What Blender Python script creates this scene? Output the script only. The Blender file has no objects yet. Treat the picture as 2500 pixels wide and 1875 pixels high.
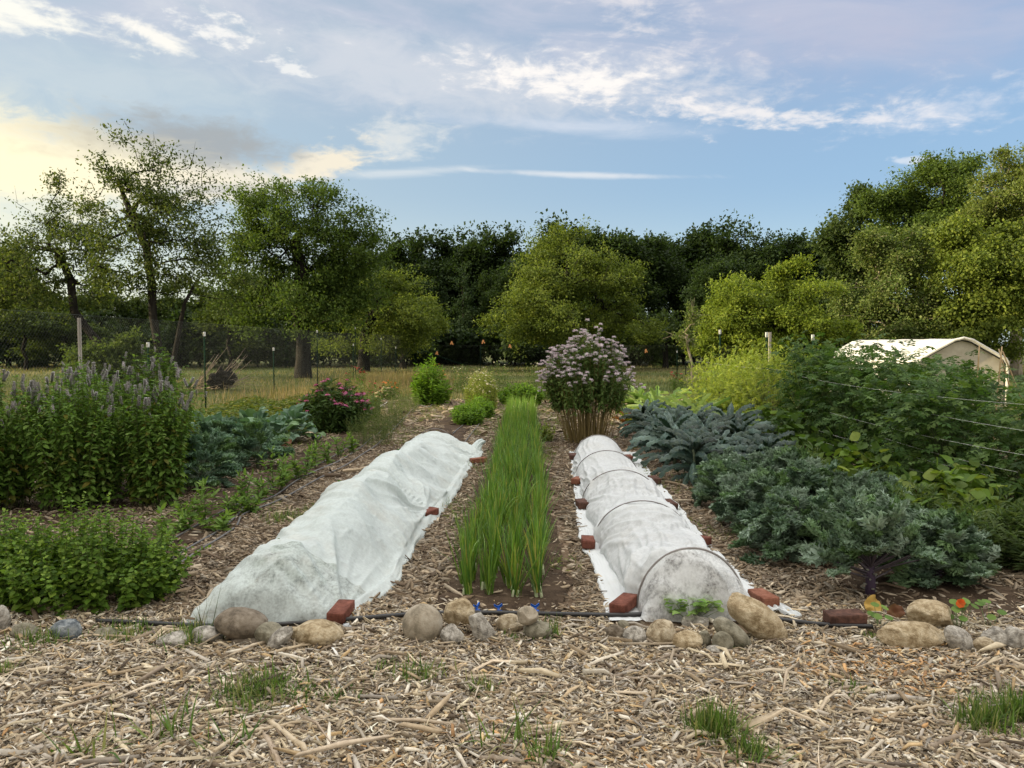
import bpy, math, random
import numpy as np
from mathutils import Vector, Matrix

# ============================================================ camera, sky, sun
sc = bpy.context.scene
COL = sc.collection
F = 1875.0                      # focal length in photograph pixels (2500 wide)
CAMH = 1.5
HY = 842.0                      # horizon row
TH = math.atan((937.5 - HY) / F)
cd = bpy.data.cameras.new("camera")
cd.sensor_width = 36.0
cd.lens = 36.0 * F / 2500.0
cd.clip_start = 0.05
cd.clip_end = 2000.0
cam = bpy.data.objects.new("camera", cd)
COL.objects.link(cam)
cam.location = (0, 0, CAMH)
cam.rotation_euler = (math.radians(90) - TH, 0, 0)
sc.camera = cam

SUN_AZ = -97.0                  # degrees from +Y, negative = left
SUN_EL = 14.0
sd = bpy.data.lights.new("sun", 'SUN')
sd.energy = 5.0
sd.angle = math.radians(0.6)
sd.color = (1.0, 0.84, 0.52)
so = bpy.data.objects.new("sun", sd)
COL.objects.link(so)
_a, _e = math.radians(SUN_AZ), math.radians(SUN_EL)
sdir = Vector((math.sin(_a) * math.cos(_e), math.cos(_a) * math.cos(_e), math.sin(_e)))
so.rotation_euler = sdir.to_track_quat('Z', 'Y').to_euler()
so.location = sdir * 60

sc.view_settings.view_transform = 'Standard'
sc.view_settings.look = 'None'
sc.view_settings.exposure = 0.75
sc.view_settings.gamma = 1.0
sc.cycles.max_bounces = 6
sc.cycles.transparent_max_bounces = 16
sc.cycles.diffuse_bounces = 3
sc.cycles.glossy_bounces = 2
sc.cycles.transmission_bounces = 4
sc.cycles.use_denoising = True
sc.cycles.caustics_reflective = False
sc.cycles.caustics_refractive = False


class NT:
    """small helper for building node trees"""
    def __init__(s, tree):
        s.t = tree; s.n = tree.nodes; s.l = tree.links
    def add(s, typ, **kw):
        n = s.n.new(typ)
        for k, v in kw.items():
            setattr(n, k, v)
        return n
    def set(s, sock, v):
        if isinstance(v, bpy.types.NodeSocket):
            s.l.new(v, sock)
        elif v is not None:
            sock.default_value = v
    def m(s, op, a, b=None, c=None, clamp=False):
        n = s.n.new('ShaderNodeMath'); n.operation = op; n.use_clamp = clamp
        s.set(n.inputs[0], a); s.set(n.inputs[1], b); s.set(n.inputs[2], c)
        return n.outputs[0]
    def mix(s, f, a, b, mode='MIX'):
        n = s.n.new('ShaderNodeMix'); n.data_type = 'RGBA'; n.blend_type = mode
        s.set(n.inputs[0], f)
        s.set(n.inputs[6], a if isinstance(a, bpy.types.NodeSocket) else (*a, 1))
        s.set(n.inputs[7], b if isinstance(b, bpy.types.NodeSocket) else (*b, 1))
        return n.outputs[2]
    def noise(s, vec, scale, detail=4, rough=0.55, dist=0.0):
        n = s.n.new('ShaderNodeTexNoise')
        s.set(n.inputs['Vector'], vec); n.inputs['Scale'].default_value = scale
        n.inputs['Detail'].default_value = detail; n.inputs['Roughness'].default_value = rough
        n.inputs['Distortion'].default_value = dist
        return n.outputs[0]
    def ramp(s, v, lo, hi, a=0.0, b=1.0):
        n = s.n.new('ShaderNodeMapRange'); n.interpolation_type = 'SMOOTHSTEP'
        s.set(n.inputs[0], v); n.inputs[1].default_value = lo; n.inputs[2].default_value = hi
        n.inputs[3].default_value = a; n.inputs[4].default_value = b
        return n.outputs[0]
    def comb(s, x, y, z=0.0):
        n = s.n.new('ShaderNodeCombineXYZ')
        s.set(n.inputs[0], x); s.set(n.inputs[1], y); s.set(n.inputs[2], z)
        return n.outputs[0]


def azel(px, py):
    az = math.atan((px - 1250) / F)
    el = math.atan((HY - py) / F * math.cos(az))
    return az, el


def build_world():
    w = bpy.data.worlds.new("World")
    sc.world = w
    w.use_nodes = True
    t = NT(w.node_tree)
    t.n.clear()
    out = t.add('ShaderNodeOutputWorld')
    bg = t.add('ShaderNodeBackground')
    t.l.new(bg.outputs[0], out.inputs[0])
    sky = t.add('ShaderNodeTexSky')
    sky.sky_type = 'NISHITA'
    sky.sun_disc = False
    sky.sun_elevation = math.radians(SUN_EL)
    sky.sun_rotation = math.radians(SUN_AZ)
    sky.air_density = 1.0
    sky.dust_density = 0.6
    sky.ozone_density = 1.5
    tc = t.add('ShaderNodeTexCoord')
    sep = t.add('ShaderNodeSeparateXYZ')
    t.l.new(tc.outputs['Generated'], sep.inputs[0])
    X, Y, Z = sep.outputs
    az = t.m('ARCTAN2', X, Y)
    el = t.m('ARCSINE', t.m('MINIMUM', t.m('MAXIMUM', Z, -1.0), 1.0))
    uv = t.comb(az, t.m('MULTIPLY', el, 2.2))
    n_big = t.m('SUBTRACT', t.noise(uv, 4.0, 5, 0.6, 0.5), 0.5)
    n_fine = t.m('SUBTRACT', t.noise(uv, 17.0, 6, 0.62, 0.6), 0.5)
    n_puff = t.m('SUBTRACT', t.noise(uv, 38.0, 5, 0.6, 0.2), 0.5)
    # wind-combed streak noise: long in azimuth, tilted slightly downwards to the right
    ca, sa = math.cos(-0.12), math.sin(-0.12)
    su = t.m('ADD', t.m('MULTIPLY', az, ca), t.m('MULTIPLY', el, sa))
    sv = t.m('SUBTRACT', t.m('MULTIPLY', el, ca), t.m('MULTIPLY', az, sa))
    streak = t.m('SUBTRACT', t.noise(t.comb(t.m('MULTIPLY', su, 3.0), t.m('MULTIPLY', sv, 14.0)), 1.6, 6, 0.6, 0.8), 0.5)

    def blob(px, py, rx, ry, tilt=0.0, nz=None, nk=1.0, soft=0.5, power=1.0):
        a0, e0 = azel(px, py)
        a, b = rx / F, ry / F * 0.95
        dx = t.m('SUBTRACT', az, a0); dy = t.m('SUBTRACT', el, e0)
        c, s_ = math.cos(tilt), math.sin(tilt)
        p = t.m('DIVIDE', t.m('ADD', t.m('MULTIPLY', dx, c), t.m('MULTIPLY', dy, s_)), a)
        q = t.m('DIVIDE', t.m('SUBTRACT', t.m('MULTIPLY', dy, c), t.m('MULTIPLY', dx, s_)), b)
        r = t.m('SQRT', t.m('ADD', t.m('MULTIPLY', p, p), t.m('MULTIPLY', q, q)))
        v = t.m('SUBTRACT', 1.0, r)
        if nz is not None:
            v = t.m('ADD', v, t.m('MULTIPLY', nz, nk))
        return t.ramp(v, 0.0, soft)

    # clear-air colour: the physical sky, cooled / warmed to the evening photographed
    S = 0.16
    base = t.mix(1.0, sky.outputs[0], (S, S, S), 'MULTIPLY')
    grad_el = t.ramp(el, 0.0, 0.42)
    clear = t.mix(grad_el, (0.50, 0.66, 0.78), (0.30, 0.42, 0.68))
    side = t.ramp(az, -0.62, 0.55)
    mid = t.ramp(el, 0.02, 0.2)
    rightblue = t.mix(mid, (0.50, 0.66, 0.73), (0.25, 0.42, 0.64))
    rightblue = t.mix(t.ramp(el, 0.2, 0.46), rightblue, (0.37, 0.43, 0.60))
    leftpale = t.mix(mid, (0.92, 0.90, 0.72), (0.50, 0.59, 0.62))
    clear2 = t.mix(side, leftpale, rightblue)
    clear = t.mix(0.85, clear, clear2)
    colr = t.mix(0.72, base, clear)
    # below the horizon: haze
    colr = t.mix(t.ramp(el, -0.02, 0.015), (0.30, 0.31, 0.27), colr)

    def over(f, c, k=1.0):
        nonlocal colr
        if k != 1.0:
            f = t.m('MULTIPLY', f, k)
        colr = t.mix(f, colr, c)

    nm = t.m('ADD', t.m('MULTIPLY', n_big, 0.8), t.m('MULTIPLY', n_fine, 0.9))
    # high veil over most of the upper sky
    veil = t.m('MULTIPLY', t.ramp(el, 0.24, 0.42), t.ramp(t.m('ADD', streak, t.m('MULTIPLY', n_big, 0.6)), -0.25, 0.25))
    over(veil, (0.54, 0.56, 0.66), 0.8)
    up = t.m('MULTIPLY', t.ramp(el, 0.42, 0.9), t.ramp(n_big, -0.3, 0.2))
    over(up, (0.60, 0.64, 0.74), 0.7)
    # unseen sky overhead and behind the viewer, brightened to light the garden
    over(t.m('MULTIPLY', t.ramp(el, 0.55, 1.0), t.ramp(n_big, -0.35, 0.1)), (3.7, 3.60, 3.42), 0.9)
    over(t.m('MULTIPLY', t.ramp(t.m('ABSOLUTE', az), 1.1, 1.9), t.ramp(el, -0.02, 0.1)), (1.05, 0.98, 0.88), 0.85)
    v1 = blob(1050, 200, 760, 130, -0.12, nm, 1.5, 0.9)
    over(v1, (0.62, 0.65, 0.70), 0.75)
    v0 = blob(250, 210, 520, 120, 0.0, nm, 1.3, 1.0)
    over(v0, (0.58, 0.65, 0.68), 0.55)
    # main combed cloud band
    sp = t.m('ADD', t.m('MULTIPLY', streak, 1.3), t.m('ADD', t.m('MULTIPLY', n_fine, 1.4), t.m('MULTIPLY', n_puff, 1.0)))
    over(blob(1620, 225, 680, 95, -0.13, sp, 1.5, 1.4), (0.70, 0.70, 0.73), 0.8)
    over(blob(1360, 205, 300, 46, -0.14, sp, 2.6, 1.3), (0.92, 0.88, 0.84), 0.9)
    over(blob(1850, 290, 340, 42, -0.13, sp, 2.4, 1.4), (0.84, 0.81, 0.80), 0.8)
    over(blob(1560, 45, 260, 75, -0.35, sp, 1.9, 1.5), (0.80, 0.76, 0.76), 0.75)
    over(blob(2300, 280, 380, 55, 0.05, sp, 1.8, 1.5), (0.70, 0.72, 0.78), 0.65)
    over(blob(2150, 90, 600, 170, -0.1, nm, 1.2, 1.6), (0.45, 0.47, 0.60), 0.75)
    # thin lower streaks
    over(blob(1400, 432, 400, 11, -0.05, streak, 2.2, 1.0), (0.74, 0.76, 0.78), 0.75)
    over(blob(1000, 425, 330, 16, 0.07, streak, 2.2, 1.0), (0.72, 0.75, 0.76), 0.6)
    over(blob(1400, 320, 420, 28, -0.06, streak, 2.2, 1.1), (0.66, 0.70, 0.78), 0.6)
    over(blob(2230, 400, 70, 12, -0.15, sp, 1.6, 0.8), (0.68, 0.73, 0.80), 0.7)
    # small bright fleeces
    over(blob(385, 100, 95, 24, -0.28, sp, 1.6, 1.0), (0.92, 0.89, 0.82), 0.9)
    over(blob(545, 88, 110, 42, -0.1, n_puff, 5.0, 1.3), (0.90, 0.88, 0.84), 0.8)
    over(blob(60, 48, 220, 40, -0.1, sp, 1.6, 1.0), (0.93, 0.91, 0.82), 0.9)
    over(blob(720, 180, 60, 22, -0.3, n_puff, 3.0, 0.7), (0.88, 0.87, 0.84), 0.7)
    # low cumulus on the left, bright creamy edges and grey body
    bil = t.m('ADD', t.m('MULTIPLY', n_fine, 1.1), t.m('ADD', t.m('MULTIPLY', n_puff, 0.7), t.m('MULTIPLY', n_big, 0.6)))
    over(blob(960, 350, 150, 75, 0.3, bil, 1.7, 0.9), (0.80, 0.79, 0.74), 0.6)
    over(blob(800, 405, 180, 55, 0.35, bil, 1.6, 0.7), (0.90, 0.80, 0.62), 0.85)
    over(blob(180, 395, 500, 118, -0.02, bil, 1.15, 0.7), (0.93, 0.85, 0.64), 0.92)
    over(blob(560, 450, 240, 60, 0.1, bil, 1.0, 0.6), (0.86, 0.78, 0.62), 0.8)
    over(blob(40, 430, 420, 210, 0.0, nm, 0.9, 1.4), (1.10, 0.98, 0.62), 0.72)
    over(blob(480, 352, 300, 76, -0.06, bil, 1.1, 0.75), (0.36, 0.39, 0.41), 0.95)
    over(blob(250, 350, 250, 60, 0.0, bil, 1.3, 1.1), (0.62, 0.58, 0.46), 0.8)
    over(blob(560, 468, 190, 22, 0.05, bil, 1.0, 0.9), (0.50, 0.51, 0.50), 0.65)
    # glow round the hidden sun
    ga, ge = math.radians(-58), 0.12
    dx = t.m('SUBTRACT', az, ga); dy = t.m('MULTIPLY', t.m('SUBTRACT', el, ge), 1.6)
    gd = t.m('SQRT', t.m('ADD', t.m('MULTIPLY', dx, dx), t.m('MULTIPLY', dy, dy)))
    colr = t.mix(t.ramp(gd, 0.55, 0.0, 0.0, 0.7), colr, (1.6, 1.35, 0.75))
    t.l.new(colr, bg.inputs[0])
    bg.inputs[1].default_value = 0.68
    w.cycles.sampling_method = 'MANUAL'
    w.cycles.sample_map_resolution = 512


build_world()

# ============================================================ pixel helpers
_ct, _st = math.cos(TH), math.sin(TH)


def ray(px, py):
    a = (px - 1250) / F; b = (py - 937.5) / F
    return np.array([a, _ct - b * _st, -_st - b * _ct])


def P(px, py, D):
    r = ray(px, py)
    k = D / r[1]
    return np.array([0, 0, CAMH]) + r * k


def G(px, py, z=0.0):
    r = ray(px, py)
    k = (z - CAMH) / r[2]
    p = np.array([0, 0, CAMH]) + r * k
    p[2] = z
    return p


def PX(x, y, z):
    """world -> photo pixel (used for choosing what is in view)"""
    x = np.asarray(x, float); y = np.asarray(y, float); z = np.asarray(z, float) - CAMH
    d = y * _ct - z * _st
    u = y * _st + z * _ct
    return 1250 + F * x / d, 937.5 - F * u / d


# ============================================================ object helpers
def tag(o, label=None, cat=None, group=None, kind=None):
    if label: o['label'] = label
    if cat: o['category'] = cat
    if group: o['group'] = group
    if kind: o['kind'] = kind
    return o


def empty(name, loc, label=None, cat=None, group=None, rz=0.0):
    o = bpy.data.objects.new(name, None)
    o.empty_display_size = 0.1
    o.location = loc
    o.rotation_euler = (0, 0, rz)
    COL.objects.link(o)
    return tag(o, label, cat, group)


def copy_tree(o, parent=None):
    c = o.copy()
    COL.objects.link(c)
    if parent is not None:
        c.parent = parent
    for ch in list(o.children):
        copy_tree(ch, c)
    return c


class MB:
    """collects geometry, links it as one mesh object"""
    def __init__(s):
        s.V = []; s.Q = []; s.T = []; s.C = []; s.n = 0
    def add(s, v, quads=None, tris=None, col=(0.5, 0.5, 0.5)):
        v = np.asarray(v, float).reshape(-1, 3)
        s.V.append(v)
        c = np.asarray(col, float)
        if c.ndim == 1:
            c = np.broadcast_to(c, (len(v), 3))
        s.C.append(c)
        if quads is not None and len(quads):
            s.Q.append(np.asarray(quads, int).reshape(-1, 4) + s.n)
        if tris is not None and len(tris):
            s.T.append(np.asarray(tris, int).reshape(-1, 3) + s.n)
        s.n += len(v)
    def mesh(s, name, mat, smooth=False, usecol=True):
        me = bpy.data.meshes.new(name)
        V = np.concatenate(s.V) if s.V else np.zeros((0, 3))
        C = np.concatenate(s.C) if s.C else np.zeros((0, 3))
        Q = np.concatenate(s.Q) if s.Q else np.zeros((0, 4), int)
        T = np.concatenate(s.T) if s.T else np.zeros((0, 3), int)
        me.vertices.add(len(V))
        me.vertices.foreach_set('co', V.astype(np.float32).ravel())
        nl = Q.size + T.size
        me.loops.add(nl)
        me.loops.foreach_set('vertex_index', np.concatenate([Q.ravel(), T.ravel()]).astype(np.int32))
        np_ = len(Q) + len(T)
        me.polygons.add(np_)
        st = np.concatenate([np.arange(len(Q)) * 4, len(Q) * 4 + np.arange(len(T)) * 3]).astype(np.int32)
        me.polygons.foreach_set('loop_start', st)
        if smooth:
            me.polygons.foreach_set('use_smooth', np.ones(np_, bool))
        if usecol:
            at = me.attributes.new('col', 'FLOAT_COLOR', 'POINT')
            at.data.foreach_set('color', np.concatenate([C, np.ones((len(C), 1))], 1).astype(np.float32).ravel())
        me.update(calc_edges=True)
        me.materials.append(mat)
        return me
    def build(s, name, mat, parent=None, smooth=False, loc=None, usecol=True):
        o = bpy.data.objects.new(name, s.mesh(name, mat, smooth, usecol))
        COL.objects.link(o)
        if parent is not None: o.parent = parent
        if loc is not None: o.location = loc
        return o


def unit(v):
    return v / np.maximum(np.linalg.norm(v, axis=-1, keepdims=True), 1e-9)


def tubes(mb, A, B, ra, rb, col=(0.5, 0.5, 0.5), k=5):
    """frustums from A to B, vectorised"""
    A = np.atleast_2d(A); B = np.atleast_2d(B)
    n = len(A)
    ra = np.broadcast_to(np.asarray(ra, float), (n,)); rb = np.broadcast_to(np.asarray(rb, float), (n,))
    d = unit(B - A)
    ref = np.where(np.abs(d[:, 2:3]) < 0.9, np.array([[0, 0, 1.0]]), np.array([[1.0, 0, 0]]))
    u = unit(np.cross(d, ref)); w = np.cross(d, u)
    th = np.arange(k) / k * 2 * np.pi
    ring = np.cos(th)[None, :, None] * u[:, None, :] + np.sin(th)[None, :, None] * w[:, None, :]
    V = np.concatenate([A[:, None] + ring * ra[:, None, None], B[:, None] + ring * rb[:, None, None]], 1)
    i = np.arange(k); j = (i + 1) % k
    q = np.stack([i, j, j + k, i + k], 1)
    Q = (q[None] + (np.arange(n) * 2 * k)[:, None, None]).reshape(-1, 4)
    c = np.asarray(col, float)
    if c.ndim == 2:
        c = np.repeat(c, 2 * k, 0)
    mb.add(V.reshape(-1, 3), Q, None, c)


def polytube(mb, pts, r, col=(0.5, 0.5, 0.5), k=6, cap=True):
    """one continuous tube along a polyline"""
    pts = np.asarray(pts, float); n = len(pts)
    r = np.broadcast_to(np.asarray(r, float), (n,))
    d = np.gradient(pts, axis=0); d = unit(d)
    up = np.array([0, 0, 1.0]) if abs(d[0][2]) < 0.9 else np.array([1.0, 0, 0])
    V = []
    th = np.arange(k) / k * 2 * np.pi
    u = unit(np.cross(d[0], up))
    for i in range(n):
        u = unit(u - d[i] * np.dot(u, d[i])); w = np.cross(d[i], u)
        V.append(pts[i] + r[i] * (np.cos(th)[:, None] * u + np.sin(th)[:, None] * w))
    V = np.concatenate(V)
    a = np.arange(k); b = (a + 1) % k
    Q = np.concatenate([np.stack([a + i * k, b + i * k, b + (i + 1) * k, a + (i + 1) * k], 1) for i in range(n - 1)])
    T = None
    if cap:
        V = np.concatenate([V, pts[:1], pts[-1:]])
        T = np.concatenate([np.stack([b, a, np.full(k, n * k)], 1), np.stack([a + (n - 1) * k, b + (n - 1) * k, np.full(k, n * k + 1)], 1)])
    mb.add(V, Q, T, col)


def box(mb, c, s, rz=0.0, col=(0.5, 0.5, 0.5), bev=0.0, jit=0.0, rng=None):
    """box centred at c with size s, optional small chamfer"""
    c = np.asarray(c, float); h = np.asarray(s, float) / 2
    if bev <= 0:
        v = np.array([[x, y, z] for z in (-1, 1) for y in (-1, 1) for x in (-1, 1)], float) * h
        q = [[0, 2, 3, 1], [4, 5, 7, 6], [0, 1, 5, 4], [2, 6, 7, 3], [0, 4, 6, 2], [1, 3, 7, 5]]
        t = None
    else:
        v = []; idx = {}
        for ax in range(3):
            for z in (-1, 1):
                for y in (-1, 1):
                    for x in (-1, 1):
                        p = np.array([x, y, z], float) * (h - bev)
                        p[ax] = (x, y, z)[ax] * h[ax]
                        idx[(ax, x, y, z)] = len(v); v.append(p)
        v = np.array(v); q = []; t = []
        def g(ax, s3): return idx[(ax, *s3)]
        for ax in range(3):
            b1, b2 = [a for a in range(3) if a != ax]
            for s in (-1, 1):
                loop = []
                for (e, f_) in ((-1, -1), (1, -1), (1, 1), (-1, 1)):
                    s3 = [0, 0, 0]; s3[ax] = s; s3[b1] = e; s3[b2] = f_
                    loop.append(g(ax, s3))
                q.append(loop)
            for e in (-1, 1):
                for f_ in (-1, 1):
                    r_ = []
                    for s in (-1, 1):
                        s3 = [0, 0, 0]; s3[ax] = s; s3[b1] = e; s3[b2] = f_
                        r_.append((g(b1, s3), g(b2, s3)))
                    q.append([r_[0][0], r_[1][0], r_[1][1], r_[0][1]])
        for z in (-1, 1):
            for y in (-1, 1):
                for x in (-1, 1):
                    t.append([g(0, (x, y, z)), g(1, (x, y, z)), g(2, (x, y, z))])
    if jit and rng is not None:
        v = v + rng.normal(0, jit, v.shape)
    ca, sa = math.cos(rz), math.sin(rz)
    R = np.array([[ca, -sa, 0], [sa, ca, 0], [0, 0, 1]])
    mb.add(v @ R.T + c, q, t, col)


# ---------------------------------------------------------------- leaf templates (x across, y along, z up)
def T_diamond(fold=0.12):
    v = [[0, 0, 0], [0.5, 0.45, fold], [0, 1, 0], [-0.5, 0.45, fold], [0, 0.45, 0]]
    return np.array(v, float), None, np.array([[0, 1, 4], [1, 2, 4], [2, 3, 4], [3, 0, 4]])


def T_quad(fold=0.12):
    v = [[0, 0, 0], [0.5, 0.45, fold], [0, 1, 0], [-0.5, 0.5, fold]]
    return np.array(v, float), None, np.array([[0, 1, 2], [0, 2, 3]])


def T_grid(nx, ny, width, zf=None, xf=None):
    """leaf from a grid; width(t) half width, zf(s,t) height, xf(s,t) side jitter"""
    V = []
    for j in range(ny + 1):
        t = j / ny
        for i in range(nx + 1):
            s = i / nx * 2 - 1
            w = width(t)
            x = s * w + (xf(s, t) if xf else 0)
            V.append([x, t, zf(s, t) if zf else 0])
    Q = []
    for j in range(ny):
        for i in range(nx):
            a = j * (nx + 1) + i
            Q.append([a, a + 1, a + nx + 2, a + nx + 1])
    return np.array(V, float), np.array(Q), None


def T_ovate():
    return T_grid(2, 4, lambda t: 0.5 * (math.sin(math.pi * min(1, t ** 0.75)) ** 0.8 if 0 < t < 1 else 0.03), lambda s, t: 0.16 * abs(s))


def T_heart():
    w = [0.10, 0.42, 0.50, 0.36, 0.16, 0.01]
    return T_grid(2, 5, lambda t: w[int(round(t * 5))], lambda s, t: 0.10 * abs(s) + (0.0 if t > 0.1 else 0.02))


def T_compound(rng, n=3, ll=0.34):
    """pinnate leaf: rachis with pointed leaflets"""
    V = []; T = []
    def leaflet(b, ang, L):
        c, s = math.cos(ang), math.sin(ang)
        k = len(V)
        for (x, y, z) in [(0, 0, 0), (0.28, 0.35, 0.03), (0.2, 0.6, 0.0), (0, 1, -0.12), (-0.2, 0.62, 0.0), (-0.28, 0.33, 0.03)]:
            x += rng.uniform(-.05, .05); y += rng.uniform(-.05, .05)
            X = x * L; Yy = y * L
            V.append([b[0] + X * c + Yy * s, b[1] - X * s + Yy * c, z * L - abs(math.sin(ang)) * Yy * 0.3])
        T.extend([[k, k + 1, k + 2], [k, k + 2, k + 3], [k, k + 3, k + 4], [k, k + 4, k + 5]])
    for i in range(n):
        y = 0.18 + i * (0.62 / n)
        L = ll * rng.uniform(0.7, 1.1)
        leaflet((0.02, y), rng.uniform(0.8, 1.3), L)
        leaflet((-0.02, y + 0.03), -rng.uniform(0.8, 1.3), L)
    leaflet((0, 0.66), rng.uniform(-.2, .2), ll * 1.1)
    k = len(V)
    V.extend([[-0.012, 0, 0], [0.012, 0, 0], [0.008, 0.7, 0], [-0.008, 0.7, 0]])
    T.extend([[k, k + 1, k + 2], [k, k + 2, k + 3]])
    return np.array(V, float), None, np.array(T)


def leaves(mb, T, pos, ax, nr, L, W, col, bend=0.0, vj=0.0, rng=None):
    tv, tq, tt = T
    n = len(pos)
    ax = unit(ax); sd_ = unit(np.cross(ax, nr)); nr = np.cross(sd_, ax)
    L = np.broadcast_to(np.asarray(L, float), (n,))[:, None]; W = np.broadcast_to(np.asarray(W, float), (n,))[:, None]
    bend = np.broadcast_to(np.asarray(bend, float), (n,))[:, None]
    b = np.where(np.abs(bend) < 1e-3, 1e-3, bend)
    t = tv[None, :, 1]; a = b * t
    along = np.sin(a) / b; down = (1 - np.cos(a)) / b
    x = tv[None, :, 0] * W; z = tv[None, :, 2] * W
    al = along * L + np.sin(a) * z; up = np.cos(a) * z - down * L
    V = pos[:, None] + x[..., None] * sd_[:, None] + al[..., None] * ax[:, None] + up[..., None] * nr[:, None]
    if vj and rng is not None:
        V = V + rng.normal(0, 1, V.shape) * (vj * W)[..., None]
    k = len(tv); off = (np.arange(n) * k)[:, None, None]
    c = np.asarray(col, float)
    if c.ndim == 2: c = np.repeat(c, k, 0)
    mb.add(V.reshape(-1, 3), (tq[None] + off).reshape(-1, 4) if tq is not None else None,
           (tt[None] + off).reshape(-1, 3) if tt is not None else None, c)


def blades(mb, rng, base, dirs, L, W, bend, col, seg=4):
    """grass-like blades: base point, initial direction, curve over by gravity"""
    n = len(base)
    L = np.broadcast_to(np.asarray(L, float), (n,)); W = np.broadcast_to(np.asarray(W, float), (n,)); bend = np.broadcast_to(np.asarray(bend, float), (n,))
    d = unit(dirs)
    side = unit(np.cross(d, np.array([0, 0, 1.0])) + rng.normal(0, .05, (n, 3)))
    p = base.copy(); V = []
    for j in range(seg + 1):
        t = j / seg
        w = W * (1 - t ** 1.6) * 0.5 + 0.0004
        V.append(p - side * w[:, None]); V.append(p + side * w[:, None])
        d = unit(d + np.array([0, 0, -1.0]) * (bend / seg * (0.4 + t * 1.6))[:, None])
        p = p + d * (L / seg)[:, None]
    V = np.stack(V, 1)
    q = np.array([[2 * j, 2 * j + 1, 2 * j + 3, 2 * j + 2] for j in range(seg)])
    Q = (q[None] + (np.arange(n) * 2 * (seg + 1))[:, None, None]).reshape(-1, 4)
    c = np.asarray(col, float)
    if c.ndim == 2: c = np.repeat(c, 2 * (seg + 1), 0)
    mb.add(V.reshape(-1, 3), Q, None, c)


def pal(rng, n, cols, var=0.12, w=None):
    """n colours, mixes of the palette"""
    cols = np.asarray(cols, float)
    i = rng.choice(len(cols), n, p=w); j = rng.choice(len(cols), n, p=w)
    f = rng.random((n, 1)) * 0.4
    c = cols[i] * (1 - f) + cols[j] * f
    return np.clip(c * (1 + rng.normal(0, var, (n, 1))), 0.002, 0.95)


def rdir(rng, n):
    return unit(rng.normal(0, 1, (n, 3)))


# ============================================================ materials
MAT = {}


def mat_leaf(name, transl=0.35, rough=0.5, spec=0.35, mult=(1, 1, 1), tr=(1.25, 1.25, 0.55), bump=0.0):
    if name in MAT: return MAT[name]
    m = bpy.data.materials.new(name); m.use_nodes = True
    t = NT(m.node_tree); t.n.clear()
    out = t.add('ShaderNodeOutputMaterial')
    at = t.add('ShaderNodeAttribute'); at.attribute_name = 'col'
    geo = t.add('ShaderNodeNewGeometry')
    tc = t.add('ShaderNodeTexCoord')
    nz = t.noise(tc.outputs['Object'], 30.0, 3)
    c = t.mix(1.0, at.outputs['Color'], tuple(mult), 'MULTIPLY')
    c = t.mix(t.m('MULTIPLY', t.ramp(nz, 0.35, 0.7), 0.25), c, (0.10, 0.13, 0.03))
    p = t.add('ShaderNodeBsdfPrincipled')
    t.l.new(c, p.inputs['Base Color']); p.inputs['Roughness'].default_value = rough
    p.inputs['Specular IOR Level'].default_value = spec
    if bump:
        bn = t.add('ShaderNodeBump'); bn.inputs['Strength'].default_value = 0.8; bn.inputs['Distance'].default_value = 0.005
        vo = t.add('ShaderNodeTexVoronoi'); vo.inputs['Scale'].default_value = bump; t.l.new(tc.outputs['Object'], vo.inputs[0])
        t.l.new(vo.outputs['Distance'], bn.inputs['Height']); t.l.new(bn.outputs[0], p.inputs['Normal'])
    tb = t.add('ShaderNodeBsdfTranslucent')
    t.l.new(t.mix(1.0, c, tuple(tr), 'MULTIPLY'), tb.inputs[0])
    mx = t.add('ShaderNodeMixShader'); mx.inputs[0].default_value = transl
    t.l.new(p.outputs[0], mx.inputs[1]); t.l.new(tb.outputs[0], mx.inputs[2])
    t.l.new(mx.outputs[0], out.inputs[0])
    MAT[name] = m
    return m


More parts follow.
